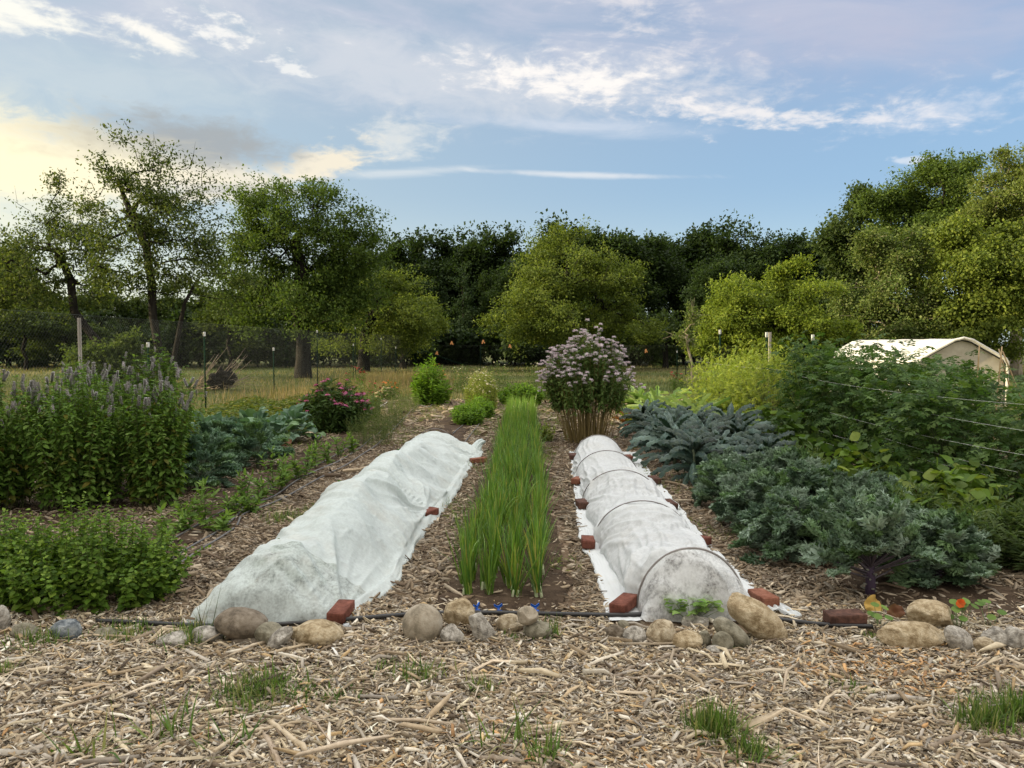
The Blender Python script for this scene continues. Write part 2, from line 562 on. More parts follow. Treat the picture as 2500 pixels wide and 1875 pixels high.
def mat_noise(name, cols, scale=8.0, rough=0.8, spec=0.3, bump=0.3, bscale=30.0, stretch=(1, 1, 1), metallic=0.0, detail=6, attr=False, coord='Object', bdist=0.02):
    """procedural matte material: noise ramp through the colours plus bump"""
    if name in MAT: return MAT[name]
    m = bpy.data.materials.new(name); m.use_nodes = True
    t = NT(m.node_tree); t.n.clear()
    out = t.add('ShaderNodeOutputMaterial'); p = t.add('ShaderNodeBsdfPrincipled')
    tc = t.add('ShaderNodeTexCoord')
    mp = t.add('ShaderNodeMapping'); mp.inputs['Scale'].default_value = stretch
    t.l.new(tc.outputs[coord], mp.inputs[0])
    n1 = t.noise(mp.outputs[0], scale, detail, 0.68 if name.startswith(('rock', 'brick')) else 0.6, 0.3)
    cr = t.add('ShaderNodeValToRGB')
    while len(cr.color_ramp.elements) < len(cols): cr.color_ramp.elements.new(0.5)
    for i, c in enumerate(cols):
        e = cr.color_ramp.elements[i]
        sp_ = 0.24 if name.startswith(('rock', 'brick')) else 0.4
        e.position = 0.5 - sp_ / 2 + sp_ * i / max(1, len(cols) - 1); e.color = (*c, 1)
    t.l.new(n1, cr.inputs[0])
    c = cr.outputs[0]
    if attr:
        at = t.add('ShaderNodeAttribute'); at.attribute_name = 'col'
        c = t.mix(1.0, at.outputs['Color'], c, 'MULTIPLY')
    n2 = t.noise(mp.outputs[0], scale * 5, 4, 0.7)
    c = t.mix(t.m('MULTIPLY', n2, 0.5), c, t.mix(1.0, c, (0.6, 0.58, 0.55), 'MULTIPLY'))
    t.l.new(c, p.inputs['Base Color'])
    p.inputs['Roughness'].default_value = rough; p.inputs['Specular IOR Level'].default_value = spec
    p.inputs['Metallic'].default_value = metallic
    if bump > 0:
        b = t.add('ShaderNodeBump'); b.inputs['Strength'].default_value = bump; b.inputs['Distance'].default_value = bdist
        t.l.new(t.noise(mp.outputs[0], bscale, 6, 0.65), b.inputs['Height'])
        t.l.new(b.outputs[0], p.inputs['Normal'])
    t.l.new(p.outputs[0], out.inputs[0])
    MAT[name] = m
    return m


M_leaf = mat_leaf('leaf_tree', 0.40, 0.6, 0.12)
M_herb = mat_leaf('leaf_herb', 0.38, 0.55, 0.15)
M_waxy = mat_leaf('leaf_waxy', 0.18, 0.5, 0.25, tr=(1.0, 1.2, 0.6))
M_blister = mat_leaf('leaf_blistered', 0.10, 0.5, 0.4, tr=(1.0, 1.2, 0.6), bump=75.0)
M_onion = mat_leaf('leaf_onion', 0.30, 0.35, 0.5)
M_grass = mat_leaf('leaf_grass', 0.35, 0.6, 0.2)
M_petal = mat_leaf('petal', 0.3, 0.6, 0.2, tr=(1.1, 1.0, 1.0))
M_bark = mat_noise('bark', [(0.008, 0.007, 0.006), (0.020, 0.017, 0.014), (0.042, 0.037, 0.031)], 6, 0.9, 0.15, 0.8, 25, (1, 1, 0.25))  # kept very dark: the shade on the trunks is put into the bark colour
M_pale_bark = mat_noise('pale_bark', [(0.10, 0.085, 0.06), (0.30, 0.26, 0.19), (0.42, 0.37, 0.28)], 5, 0.85, 0.2, 0.5, 20, (1, 1, 0.4))
M_stem = mat_noise('stem', [(0.8, 0.8, 0.8), (1, 1, 1)], 12, 0.6, 0.3, 0.1, 60, attr=True)
M_chip = mat_noise('wood_chip', [(0.75, 0.72, 0.7), (1.05, 1.05, 1.05)], 40, 0.75, 0.25, 0.4, 160, (1, 1, 1), attr=True, bdist=0.003)
M_stick = mat_noise('dry_stick', [(0.16, 0.12, 0.085), (0.30, 0.24, 0.18), (0.44, 0.37, 0.29)], 14, 0.8, 0.2, 0.6, 60, (1, 1, 1), bdist=0.004)
M_straw = mat_noise('pale_stalk', [(0.36, 0.28, 0.18), (0.55, 0.45, 0.31), (0.66, 0.56, 0.42)], 20, 0.7, 0.25, 0.5, 80, bdist=0.003)
M_pipe = mat_noise('black_plastic', [(0.010, 0.010, 0.011), (0.022, 0.021, 0.020)], 6, 0.42, 0.5, 0.1, 40)
M_drip = mat_noise('grey_plastic', [(0.075, 0.075, 0.078), (0.20, 0.19, 0.185)], 7, 0.5, 0.5, 0.15, 60, bdist=0.003)
M_blue = mat_noise('blue_plastic', [(0.01, 0.09, 0.50), (0.02, 0.15, 0.65)], 8, 0.35, 0.5, 0.0)
M_hoop = mat_noise('hoop_wire', [(0.16, 0.14, 0.13), (0.28, 0.26, 0.25)], 9, 0.5, 0.4, 0.1, 50)
M_post = mat_noise('green_steel', [(0.006, 0.022, 0.014), (0.012, 0.034, 0.022)], 9, 0.85, 0.08, 0.15, 60)
M_cap = mat_noise('white_enamel', [(0.45, 0.46, 0.42), (0.68, 0.68, 0.64)], 14, 0.5, 0.4, 0.1, 60)
M_wire = mat_noise('galvanised_wire', [(0.05, 0.06, 0.055), (0.12, 0.13, 0.12)], 9, 0.5, 0.5, 0.0, metallic=0.3)
M_wood = mat_noise('weathered_wood', [(0.16, 0.14, 0.12), (0.34, 0.31, 0.27), (0.45, 0.41, 0.36)], 6, 0.85, 0.2, 0.5, 40, (1, 1, 0.12))
M_bamboo = mat_noise('bamboo', [(0.42, 0.28, 0.13), (0.60, 0.44, 0.24)], 5, 0.5, 0.4, 0.2, 30, (1, 1, 0.3))
M_twine = mat_noise('white_twine', [(0.74, 0.74, 0.70), (0.86, 0.86, 0.82)], 30, 0.8, 0.2, 0.0)
M_ribbon = mat_noise('orange_ribbon', [(0.75, 0.30, 0.09), (0.85, 0.42, 0.18)], 8, 0.5, 0.3, 0.0)
M_burlap = mat_noise('burlap', [(0.28, 0.22, 0.14), (0.45, 0.37, 0.25)], 12, 0.9, 0.1, 0.5, 70)
M_berry = mat_noise('green_fruit', [(0.16, 0.26, 0.07), (0.30, 0.40, 0.13)], 4, 0.3, 0.5, 0.0)


def mat_brick(name, c1, c2):
    m = mat_noise(name, [c1, tuple((a + b) / 2 for a, b in zip(c1, c2)), c2], 14, 0.88, 0.2, 0.7, 90, bdist=0.004)
    return m


M_bricks = [mat_brick('brick_red', (0.11, 0.038, 0.026), (0.26, 0.10, 0.07)),
            mat_brick('brick_brown', (0.055, 0.030, 0.024), (0.17, 0.085, 0.062)),
            mat_brick('brick_orange', (0.18, 0.065, 0.038), (0.33, 0.15, 0.10))]

M_rocks = {
    'tan': mat_noise('rock_tan', [(0.25, 0.19, 0.115), (0.46, 0.38, 0.26), (0.64, 0.56, 0.42)], 21, 0.9, 0.2, 1.00, 90, bdist=0.011, detail=10),
    'gold': mat_noise('rock_gold', [(0.27, 0.20, 0.11), (0.48, 0.38, 0.24), (0.66, 0.56, 0.39)], 21, 0.9, 0.2, 1.00, 80, bdist=0.013, detail=10),
    'grey': mat_noise('rock_grey', [(0.20, 0.185, 0.16), (0.42, 0.39, 0.34), (0.62, 0.59, 0.53)], 27, 0.9, 0.2, 1.00, 100, bdist=0.010, detail=10),
    'round': mat_noise('rock_round', [(0.22, 0.19, 0.14), (0.36, 0.31, 0.235), (0.44, 0.39, 0.31)], 15, 0.85, 0.25, 0.55, 120, bdist=0.007, detail=10),
    'brown': mat_noise('rock_brown', [(0.10, 0.080, 0.058), (0.19, 0.155, 0.115), (0.26, 0.22, 0.17)], 15, 0.85, 0.25, 0.55, 100, bdist=0.007, detail=10),
    'olive': mat_noise('rock_olive', [(0.13, 0.12, 0.085), (0.24, 0.22, 0.16), (0.33, 0.31, 0.24)], 18, 0.85, 0.25, 0.70, 100, bdist=0.009, detail=10),
    'blue': mat_noise('rock_slate', [(0.085, 0.10, 0.115), (0.20, 0.225, 0.24), (0.33, 0.35, 0.35)], 24, 0.8, 0.3, 0.90, 80, bdist=0.011, detail=10),
}


def mat_ground(name, kind):
    m = bpy.data.materials.new(name); m.use_nodes = True
    t = NT(m.node_tree); t.n.clear()
    out = t.add('ShaderNodeOutputMaterial'); p = t.add('ShaderNodeBsdfPrincipled')
    tc = t.add('ShaderNodeTexCoord'); O = tc.outputs['Object']
    p.inputs['Roughness'].default_value = 0.95; p.inputs['Specular IOR Level'].default_value = 0.1
    if kind == 'meadow':
        a = t.noise(O, 0.12, 5, 0.6); b = t.noise(O, 1.3, 6, 0.65); c3 = t.noise(O, 14, 5, 0.7)
        c = t.mix(t.ramp(a, 0.4, 0.6), (0.070, 0.090, 0.028), (0.14, 0.125, 0.055))
        c = t.mix(t.ramp(b, 0.4, 0.65), c, (0.10, 0.115, 0.035))
        c = t.mix(t.m('MULTIPLY', c3, 0.5), c, (0.03, 0.035, 0.012))
        h = c3
    elif kind == 'mulch':
        vo = t.add('ShaderNodeTexVoronoi'); vo.inputs['Scale'].default_value = 38
        mp = t.add('ShaderNodeMapping'); mp.inputs['Scale'].default_value = (1, 0.55, 1)
        t.l.new(O, mp.inputs[0]); t.l.new(mp.outputs[0], vo.inputs[0])
        sp = t.add('ShaderNodeSeparateColor'); t.l.new(vo.outputs['Color'], sp.inputs[0])
        a = t.noise(O, 0.9, 5, 0.6)
        c = t.mix(sp.outputs[0], (0.085, 0.058, 0.036), (0.23, 0.165, 0.11))
        c = t.mix(t.ramp(sp.outputs[1], 0.72, 0.95), c, (0.40, 0.32, 0.23))
        c = t.mix(t.ramp(a, 0.45, 0.62), c, (0.075, 0.052, 0.034))
        h = vo.outputs['Distance']
    else:
        a = t.noise(O, 6, 6, 0.7); b = t.noise(O, 50, 5, 0.7)
        c = t.mix(t.ramp(a, 0.35, 0.65), (0.040, 0.027, 0.018), (0.095, 0.066, 0.044))
        c = t.mix(t.ramp(b, 0.55, 0.75), c, (0.15, 0.11, 0.075))
        h = t.m('ADD', a, t.m('MULTIPLY', b, 0.5))
    t.l.new(c, p.inputs['Base Color'])
    bu = t.add('ShaderNodeBump'); bu.inputs['Strength'].default_value = 0.8; bu.inputs['Distance'].default_value = 0.02
    t.l.new(h, bu.inputs['Height']); t.l.new(bu.outputs[0], p.inputs['Normal'])
    t.l.new(p.outputs[0], out.inputs[0])
    return m


def mat_cloth(name, transp, tint, scale=9.0, blot=0.0):
    """spun row-cover fabric: white fibre web, part see-through"""
    m = bpy.data.materials.new(name); m.use_nodes = True
    t = NT(m.node_tree); t.n.clear()
    out = t.add('ShaderNodeOutputMaterial')
    tc = t.add('ShaderNodeTexCoord'); O = tc.outputs['Object']
    web = t.m('ADD', t.m('MULTIPLY', t.noise(O, scale * 6.0, 4, 0.6, 0.1), 0.55), t.m('MULTIPLY', t.noise(O, scale * 1.1, 5, 0.65, 0.4), 0.45))
    big = t.noise(O, scale * 0.35, 4, 0.6, 0.3)
    d = t.add('ShaderNodeBsdfDiffuse'); tr = t.add('ShaderNodeBsdfTranslucent'); tp = t.add('ShaderNodeBsdfTransparent')
    dirt = t.mix(t.m('MULTIPLY', t.ramp(big, 0.5, 0.75), 0.35), tint, (0.62, 0.58, 0.50))
    t.l.new(dirt, d.inputs[0])
    tr.inputs[0].default_value = (*tint, 1)
    b = t.add('ShaderNodeBump'); b.inputs['Strength'].default_value = 0.6; b.inputs['Distance'].default_value = 0.008
    mp = t.add('ShaderNodeMapping'); mp.inputs['Scale'].default_value = (22, 3.0, 6)
    t.l.new(O, mp.inputs[0])
    t.l.new(t.noise(mp.outputs[0], 1.3, 5, 0.6, 1.2), b.inputs['Height'])
    t.l.new(b.outputs[0], d.inputs['Normal'])
    m1 = t.add('ShaderNodeMixShader'); m1.inputs[0].default_value = 0.22
    t.l.new(d.outputs[0], m1.inputs[1]); t.l.new(tr.outputs[0], m1.inputs[2])
    m2 = t.add('ShaderNodeMixShader')
    f = t.ramp(web, 0.30, 0.72, transp * 0.45, transp * 1.5)
    if blot:      # random patches more and less see-through
        mp2 = t.add('ShaderNodeMapping'); mp2.inputs['Scale'].default_value = (1.0, 1.0, .6); t.l.new(O, mp2.inputs[0])
        f = t.m('MULTIPLY', f, t.ramp(t.noise(mp2.outputs[0], 11.0, 6, .68, .5), .40, .62, 1 - blot, 1 + blot), clamp=True)
    t.l.new(f, m2.inputs[0])
    t.l.new(m1.outputs[0], m2.inputs[1]); t.l.new(tp.outputs[0], m2.inputs[2])
    t.l.new(m2.outputs[0], out.inputs[0])
    return m


# ============================================================ ground
GR = np.random.default_rng(5)
_ph = GR.uniform(0, 6.28, (8, 3)); _fr = GR.uniform(0.8, 5.0, (8, 2)) * GR.choice([-1, 1], (8, 2))


def gh(x, y):
    """gentle unevenness of the mulched ground, metres"""
    x = np.asarray(x, float); y = np.asarray(y, float)
    h = 0
    for i in range(8):
        h = h + np.sin(_fr[i, 0] * x + _ph[i, 0]) * np.sin(_fr[i, 1] * y + _ph[i, 1])
    return h * 0.0045


def grid_sheet(name, x0, x1, y0, y1, nx, ny, z, mat, edge=0.0, jit=0.0):
    xs = np.linspace(x0, x1, nx + 1); ys = np.linspace(y0, y1, ny + 1)
    Xg, Yg = np.meshgrid(xs, ys)
    Z = gh(Xg, Yg) + z if z is not None else np.zeros_like(Xg)
    if jit:
        w = np.interp(Yg, ys, GR.normal(0, jit, ny + 1))
        w2 = np.interp(Yg, ys, GR.normal(0, jit, ny + 1))
        u = (Xg - x0) / (x1 - x0)
        Xg = Xg + w * (u < 0.001) + w2 * (u > 0.999)
    if edge:
        rim = (Xg <= xs[0] + 1e-6) | (Xg >= xs[-1] - 1e-6) | (Yg <= ys[0] + 1e-6) | (Yg >= ys[-1] - 1e-6)
        Z = np.where(rim, Z - edge, Z)
    mb = MB()
    idx = np.arange((nx + 1) * (ny + 1)).reshape(ny + 1, nx + 1)
    Q = np.stack([idx[:-1, :-1], idx[:-1, 1:], idx[1:, 1:], idx[1:, :-1]], -1).reshape(-1, 4)
    mb.add(np.stack([Xg, Yg, Z], -1).reshape(-1, 3), Q)
    return tag(mb.build(name, mat, smooth=True, usecol=False), kind='structure')


def build_ground():
    mb = MB()
    s = 600
    mb.add([[-s, -s, -0.035], [s, -s, -0.035], [s, s, -0.035], [-s, s, -0.035]], [[0, 1, 2, 3]])
    tag(mb.build('ground', mat_ground('meadow_ground', 'meadow'), usecol=False), kind='structure')
    mm = mat_ground('mulch_ground', 'mulch'); ms = mat_ground('bed_soil', 'soil')
    grid_sheet('mulch_path', -6.3, 7.5, -1.5, 21, 120, 180, 0.0, mm, 0.09)
    for (xc, hw, y0, y1) in [(-0.02, 0.46, 4.12, 17.2), (-2.7, 0.42, 4.6, 13.5), (-1.25, 0.42, 4.05, 16.5), (1.05, 0.36, 4.05, 12.5), (2.55, 0.6, 4.05, 13), (4.5, 0.9, 4.3, 18), (-4.1, 0.85, 4.3, 16)]:
        o = grid_sheet('bed_soil', 0, 1, y0, y1, 8, 60, 0.0, ms)
        me = o.data
        co = np.zeros(len(me.vertices) * 3, np.float32); me.vertices.foreach_get('co', co); co = co.reshape(-1, 3)
        u = co[:, 0]; rr = np.random.default_rng(int(abs(xc) * 100) + 3)
        e1 = np.repeat(rr.normal(0, 0.05, 61), 9); e2 = np.repeat(rr.normal(0, 0.05, 61), 9)
        xx = xc - hw + e1 + u * (2 * hw - e1 + e2) + 0.0187 * (co[:, 1] - 4.3)
        rim = (u < 0.01) | (u > 0.99) | (co[:, 1] < y0 + 0.01) | (co[:, 1] > y1 - 0.01)
        zz = gh(xx, co[:, 1]) + 0.022 * np.sin(np.pi * u) ** 0.5 + rr.normal(0, 0.003, len(u)) + 0.004
        zz[rim] -= 0.02
        co[:, 0] = xx; co[:, 2] = zz
        me.vertices.foreach_set('co', co.ravel()); me.update()


build_ground()

# ============================================================ wood chips and mulch litter
BEDS = [(-0.02, 0.42, 4.12, 17.2, .12), (-2.7, 0.34, 4.6, 13.5, .35), (-1.25, 0.36, 4.3, 16.5, .25), (1.05, 0.34, 4.3, 10.5, 0.05), (2.55, 0.5, 4.2, 13, .25), (4.5, 0.8, 4.3, 18, .3)]


def in_bed(x, y):
    keep = np.ones(len(x))
    for (xc, hw, y0, y1, k) in BEDS:
        c = xc + 0.0187 * (y - 4.3)
        keep = np.where((np.abs(x - c) < hw) & (y > y0) & (y < y1), k, keep)
    return keep


def stone_footprints():
    out = []
    for (cx, cy, w, h, base, mk, lab, seed, kw) in ROCKS:
        if base - HY < 300: continue
        D = CAMH * F / (base - HY); wm = w / F * D
        out.append(((cx - 1250) / F * D, D + wm * .3, wm * .42, wm * .30))
    return out


def covered(x, y):
    """True where stones or the cloth tunnels lie"""
    c = np.zeros(len(x), bool)
    for (cx, cy, rx, ry) in stone_footprints():
        c |= ((x - cx) / rx) ** 2 + ((y - cy) / ry) ** 2 < 1
    for (l, r) in ((TL_L, TL_R), (TR_L, TR_R)):
        Ly, Lx = gpx(l); Ry, Rx = gpx(r)
        c |= (y > max(Ly[0], Ry[0])) & (y < min(Ly[-1], Ry[-1])) & (x > np.interp(y, Ly, Lx) + .02) & (x < np.interp(y, Ry, Rx) - .02)
    return c


def gpx(points):
    """ground pixel outline -> sorted arrays Y, X for interpolation"""
    W = np.array([G(x, y) for x, y in points]); W = W[np.argsort(W[:, 1])]
    return W[:, 1], W[:, 0]


TL_L = [(478, 1552), (486, 1535), (500, 1505), (560, 1440), (640, 1360), (720, 1295), (840, 1215), (930, 1160), (1010, 1110), (1045, 1090)]
TL_R = [(858, 1545), (862, 1509), (929, 1462), (976, 1423), (988, 1384), (1019, 1333), (1036, 1298), (1074, 1266), (1113, 1208), (1145, 1149), (1176, 1118), (1180, 1098)]
TR_L = [(1484, 1540), (1482, 1524), (1475, 1480), (1462, 1430), (1440, 1375), (1413, 1318), (1405, 1245), (1398, 1172), (1391, 1107), (1390, 1095)]
TR_R = [(1900, 1540), (1885, 1500), (1868, 1464), (1804, 1400), (1722, 1326), (1655, 1236), (1602, 1172), (1560, 1116), (1553, 1100)]


def chips(name, rng, n, region, L, palette, w, flat=0.35, label=None, z=0.0, dens=None, wr=(0.18, 0.45), cat='wood chips', th=0.12):
    (y0, y1, p) = region
    u = rng.random(n)
    y = y0 * (y1 / y0) ** (u ** p)
    x = y * rng.uniform(-0.70, 0.70, n)
    keep = (x > -6.0) & (x < 6.8) & (rng.random(n) < in_bed(x, y)) & ~covered(x, y)
    if dens is not None:
        keep &= rng.random(n) < dens(x, y)
    x, y = x[keep], y[keep]; n = len(x)
    yaw = rng.uniform(0, 2 * np.pi, n); yaw = np.where(rng.random(n) < 0.35, rng.normal(0, 0.5, n), yaw)
    pitch = rng.normal(0, flat, n)
    Ln = np.clip(rng.lognormal(math.log(L), 0.6, n), L * 0.25, L * 3.6)
    Wd = np.clip(Ln * rng.uniform(wr[0], wr[1], n), 0.003, L * 0.8); Tk = Wd * rng.uniform(th, th * 3, n)
    ax = np.stack([np.cos(yaw) * np.cos(pitch), np.sin(yaw) * np.cos(pitch), np.sin(pitch)], 1)
    roll = rng.normal(0, 0.5, n)
    sd_ = np.stack([-np.sin(yaw), np.cos(yaw), np.zeros(n)], 1)
    up = np.cross(ax, sd_)
    s2 = sd_ * np.cos(roll)[:, None] + up * np.sin(roll)[:, None]
    u2 = np.cross(ax, s2)
    c = np.stack([x, y, gh(x, y) + z + rng.random(n) ** 1.5 * 0.022 + 0.004 + np.abs(np.sin(pitch)) * Ln * 0.3], 1)
    sk = rng.uniform(-0.35, 0.35, (n, 4)); tp = rng.uniform(0.25, 1.0, (n, 2)); bow = rng.normal(0, 0.10, n)
    V = []
    for zi, zz in ((0, -0.5), (1, 0.5)):
        for k, (a, b) in enumerate(((-1, -1), (0, -1), (1, -1), (1, 1), (0, 1), (-1, 1))):
            wscale = np.where(a == 0, 1.0, tp[:, 0] if a < 0 else tp[:, 1])
            aa = a * 0.5 + sk[:, k % 4] * 0.4 * (a != 0)
            V.append(c + ax * (Ln * aa)[:, None] + s2 * (Wd * 0.5 * b * wscale)[:, None] + u2 * (Tk * zz + (a == 0) * bow * Ln)[:, None])
    V = np.stack(V, 1)
    q = np.array([[6, 7, 10, 11], [7, 8, 9, 10], [0, 1, 7, 6], [1, 2, 8, 7], [2, 3, 9, 8], [3, 4, 10, 9], [4, 5, 11, 10], [5, 0, 6, 11]])
    Q = (q[None] + (np.arange(n) * 12)[:, None, None]).reshape(-1, 4)
    col = pal(rng, n, palette, 0.16, w)
    mb = MB(); mb.add(V.reshape(-1, 3), Q, None, np.repeat(col, 12, 0))
    return mb


PAL_CHIP = [(0.66, 0.57, 0.40), (0.44, 0.345, 0.225), (0.25, 0.19, 0.125), (0.45, 0.41, 0.35), (0.10, 0.074, 0.05), (0.84, 0.78, 0.65), (0.60, 0.43, 0.22)]
W_CHIP = [0.22, 0.18, 0.15, 0.16, 0.12, 0.12, 0.05]
PAL_PATH = [(0.40, 0.32, 0.22), (0.26, 0.195, 0.125), (0.14, 0.10, 0.066), (0.32, 0.28, 0.22), (0.56, 0.48, 0.36)]
W_PATH = [0.25, 0.27, 0.2, 0.18, 0.10]


def build_chips():
    rng = np.random.default_rng(11)
    mb = chips('a', rng, 150000, (2.45, 4.35, 1.0), 0.0185, PAL_CHIP, W_CHIP, 0.30)
    m2 = chips('b', rng, 5200, (2.45, 4.3, 1.0), 0.055, PAL_CHIP, W_CHIP, 0.12, wr=(0.05, 0.13), th=0.25, z=.006)
    m4 = chips('b2', rng, 300, (2.45, 4.2, 1.0), 0.13, [(0.62, 0.52, 0.38), (0.72, 0.64, 0.50), (0.40, 0.32, 0.24)], [.4, .3, .3], 0.06, wr=(0.02, 0.05), th=0.3, z=.012)
    # freshly spread orange patch at the lower right
    c = G(2260, 1690)
    m3 = chips('c', rng, 80000, (2.45, 4.3, 1.0), 0.019, [(0.62, 0.38, 0.17), (0.52, 0.29, 0.12), (0.68, 0.50, 0.29), (0.38, 0.22, 0.11)], [.3, .25, .3, .15], 0.30, z=0.008,
               dens=lambda x, y: 0.5 * np.exp(-(((x - 1.75) / 0.42) ** 2 + ((y - 3.45) / 0.22) ** 2) * 1.2) + 0.04 * np.exp(-(((x + 0.1) / 1.4) ** 2 + ((y - 2.8) / 0.25) ** 2)))
    for q in (m2, m3, m4):
        o = mb.n
        mb.V += q.V; mb.C += q.C; mb.Q += [a + o for a in q.Q]; mb.n += q.n
    tag(mb.build('wood_chips', M_chip), 'pale and grey wood chips spread across the foreground in front of the stones', 'wood chips', kind='stuff')
    mb = chips('d', rng, 170000, (4.2, 14.0, 1.0), 0.026, PAL_PATH, W_PATH, 0.25)
    m2 = chips('e', rng, 3500, (4.3, 12.0, 1.0), 0.08, PAL_PATH, W_PATH, 0.1, wr=(0.06, 0.14), th=0.3)
    m3 = chips('f', rng, 16000, (12.0, 21.0, 1.0), 0.07, PAL_PATH, W_PATH, 0.2)
    for q in (m2, m3):
        o = mb.n
        mb.V += q.V; mb.C += q.C; mb.Q += [a + o for a in q.Q]; mb.n += q.n
    tag(mb.build('wood_chips', M_chip), 'brown wood chip mulch covering the paths between the garden beds', 'wood chips', kind='stuff')




def stick(pts, r, mat, label, name='dead_stick', group=None):
    """pts: pixel points on the ground; r: start and end radius"""
    rr = np.random.default_rng(int(pts[0][0] * 7 + pts[0][1]))
    W = np.array([G(x, y) for x, y in pts])
    n = max(8, len(pts) * 4)
    tt = np.linspace(0, len(pts) - 1, n)
    pp = np.stack([np.interp(tt, np.arange(len(pts)), W[:, k]) for k in range(3)], 1)
    L = np.linalg.norm(pp[-1] - pp[0])
    pp[:, :2] += rr.normal(0, L * 0.007, (n, 2))
    pp[:, 2] = gh(pp[:, 0], pp[:, 1]) + 0.022 + rr.uniform(0, 0.012, n)
    mb = MB(); polytube(mb, pp - pp[0] * [1, 1, 0], 0.72 * np.linspace(r[0], r[1], n) * rr.uniform(0.85, 1.15, n), k=6)
    o = mb.build(name, mat, smooth=True, loc=(pp[0][0], pp[0][1], 0), usecol=False)
    return tag(o, label, 'stick', group)


STICKS = [
    ([(1495, 1672), (1560, 1640), (1640, 1615), (1740, 1618), (1795, 1600), (1800, 1608)], (.013, .009), M_stick, 'long crooked grey branch lying on chips in front of the right stone pile'),
    ([(1505, 1678), (1600, 1672), (1700, 1660), (1745, 1650)], (.010, .005), M_stick, 'thinner straight stick just below the long crooked branch'),
    ([(1870, 1580), (1900, 1572), (1940, 1582), (1975, 1592)], (.008, .005), M_stick, 'curved root-like stick right of the tall leaning boulder'),
    ([(2020, 1700), (2080, 1690), (2140, 1684), (2190, 1672)], (.012, .005), M_stick, 'stick beside the small grass tuft at right centre'),
    ([(2080, 1745), (2150, 1748), (2220, 1742), (2290, 1738)], (.013, .009), M_straw, 'flat pale stalk lying left of the far right grass'),
    ([(2270, 1845), (2300, 1830), (2350, 1810)], (.017, .013), M_stick, 'short thick broken branch at the bottom right'),
    ([(2395, 1690), (2415, 1730), (2420, 1790), (2450, 1840), (2490, 1870)], (.012, .010), M_stick, 'long bent branch running down through the grass at far right'),
    ([(1260, 1812), (1340, 1796), (1440, 1782)], (.012, .008), M_straw, 'pale tan stick at bottom centre beside tall grass'),
    ([(1170, 1868), (1230, 1874), (1280, 1880)], (.016, .013), M_stick, 'thick grey stick cut off by the bottom edge at centre'),
    ([(660, 1612), (740, 1590), (820, 1572), (885, 1560)], (.011, .008), M_straw, 'pale dry corn stalk lying below the tan boulder'),
    ([(700, 1605), (800, 1580), (890, 1565)], (.008, .006), M_straw, 'thin split stalk lying along the pale corn stalk'),
    ([(200, 1592), (260, 1584), (300, 1572)], (.013, .009), M_straw, 'tan stalk below the small buried stone at left'),
    ([(205, 1600), (290, 1592), (345, 1575)], (.008, .005), M_straw, 'thin pale stalk behind the left corn stalk'),
    ([(10, 1660), (80, 1655), (170, 1645)], (.016, .012), M_straw, 'split pale wood piece at the left edge'),
    ([(20, 1640), (60, 1632), (110, 1640)], (.010, .006), M_straw, 'short pale stalk above the split wood at left edge'),
    ([(130, 1750), (210, 1728), (270, 1705)], (.012, .007), M_straw, 'fibrous brown stalk in the left foreground'),
    ([(520, 1850), (600, 1800), (740, 1775), (850, 1752)], (.015, .006), M_straw, 'long fibrous stalk crossing the lower left foreground'),
    ([(650, 1768), (690, 1800), (748, 1850)], (.013, .016), M_straw, 'bright peeled wood strip slanting at bottom left of centre'),
    ([(560, 1868), (600, 1830), (640, 1800)], (.012, .008), M_straw, 'pale strip touching the bottom edge left of centre'),
    ([(850, 1752), (880, 1775), (910, 1800)], (.006, .004), M_straw, 'thin pale splinter at the end of the long fibrous stalk'),
    ([(800, 1845), (840, 1825), (880, 1815)], (.012, .006), M_stick, 'grey forked stick at bottom centre left'),
    ([(810, 1728), (900, 1738), (960, 1745)], (.006, .004), M_stick, 'thin dark twig right of the clover patch'),
    ([(305, 1655), (320, 1690), (345, 1710)], (.009, .005), M_straw, 'small bent pale stalk in the left foreground'),
    ([(1090, 1530), (1020, 1580), (940, 1602), (900, 1612)], (.008, .004), M_stick, 'dark twig crossing in front of the round boulder'),
    ([(1500, 1590), (1530, 1620), (1560, 1650)], (.008, .004), M_straw, 'pale twig slanting below the small speckled rock'),
    ([(1255, 1580), (1270, 1610), (1330, 1680)], (.007, .004), M_stick, 'twig slanting below the stacked round stones'),
    ([(1480, 1750), (1485, 1800), (1470, 1830)], (.006, .004), M_straw, 'thin tan stalk standing out left of the centre grass tuft'),
    ([(130, 1600), (160, 1560), (115, 1535)], (.005, .003), M_straw, 'thin curved stalk against the blue grey stone'),
    ([(1150, 1862), (1100, 1822), (1060, 1790)], (.006, .003), M_stick, 'slim twig at bottom centre'),
    ([(1830, 1690), (1900, 1668), (1950, 1640)], (.007, .004), M_stick, 'thin twig lying above the pale flat stalk'),
]
for s_ in STICKS:
    stick(*s_, group='sticks and stalks on the mulch')

# ============================================================ stones
import bmesh
from mathutils import noise as mnoise
_bm = bmesh.new(); bmesh.ops.create_icosphere(_bm, subdivisions=5, radius=1.0)
ICO_V = np.array([v.co[:] for v in _bm.verts]); ICO_F = np.array([[v.index for v in f.verts] for f in _bm.faces]); _bm.free()
_bm = bmesh.new(); bmesh.ops.create_icosphere(_bm, subdivisions=1, radius=1.0)
ICO1_V = np.array([v.co[:] for v in _bm.verts]); ICO1_F = np.array([[v.index for v in f.verts] for f in _bm.faces]); _bm.free()


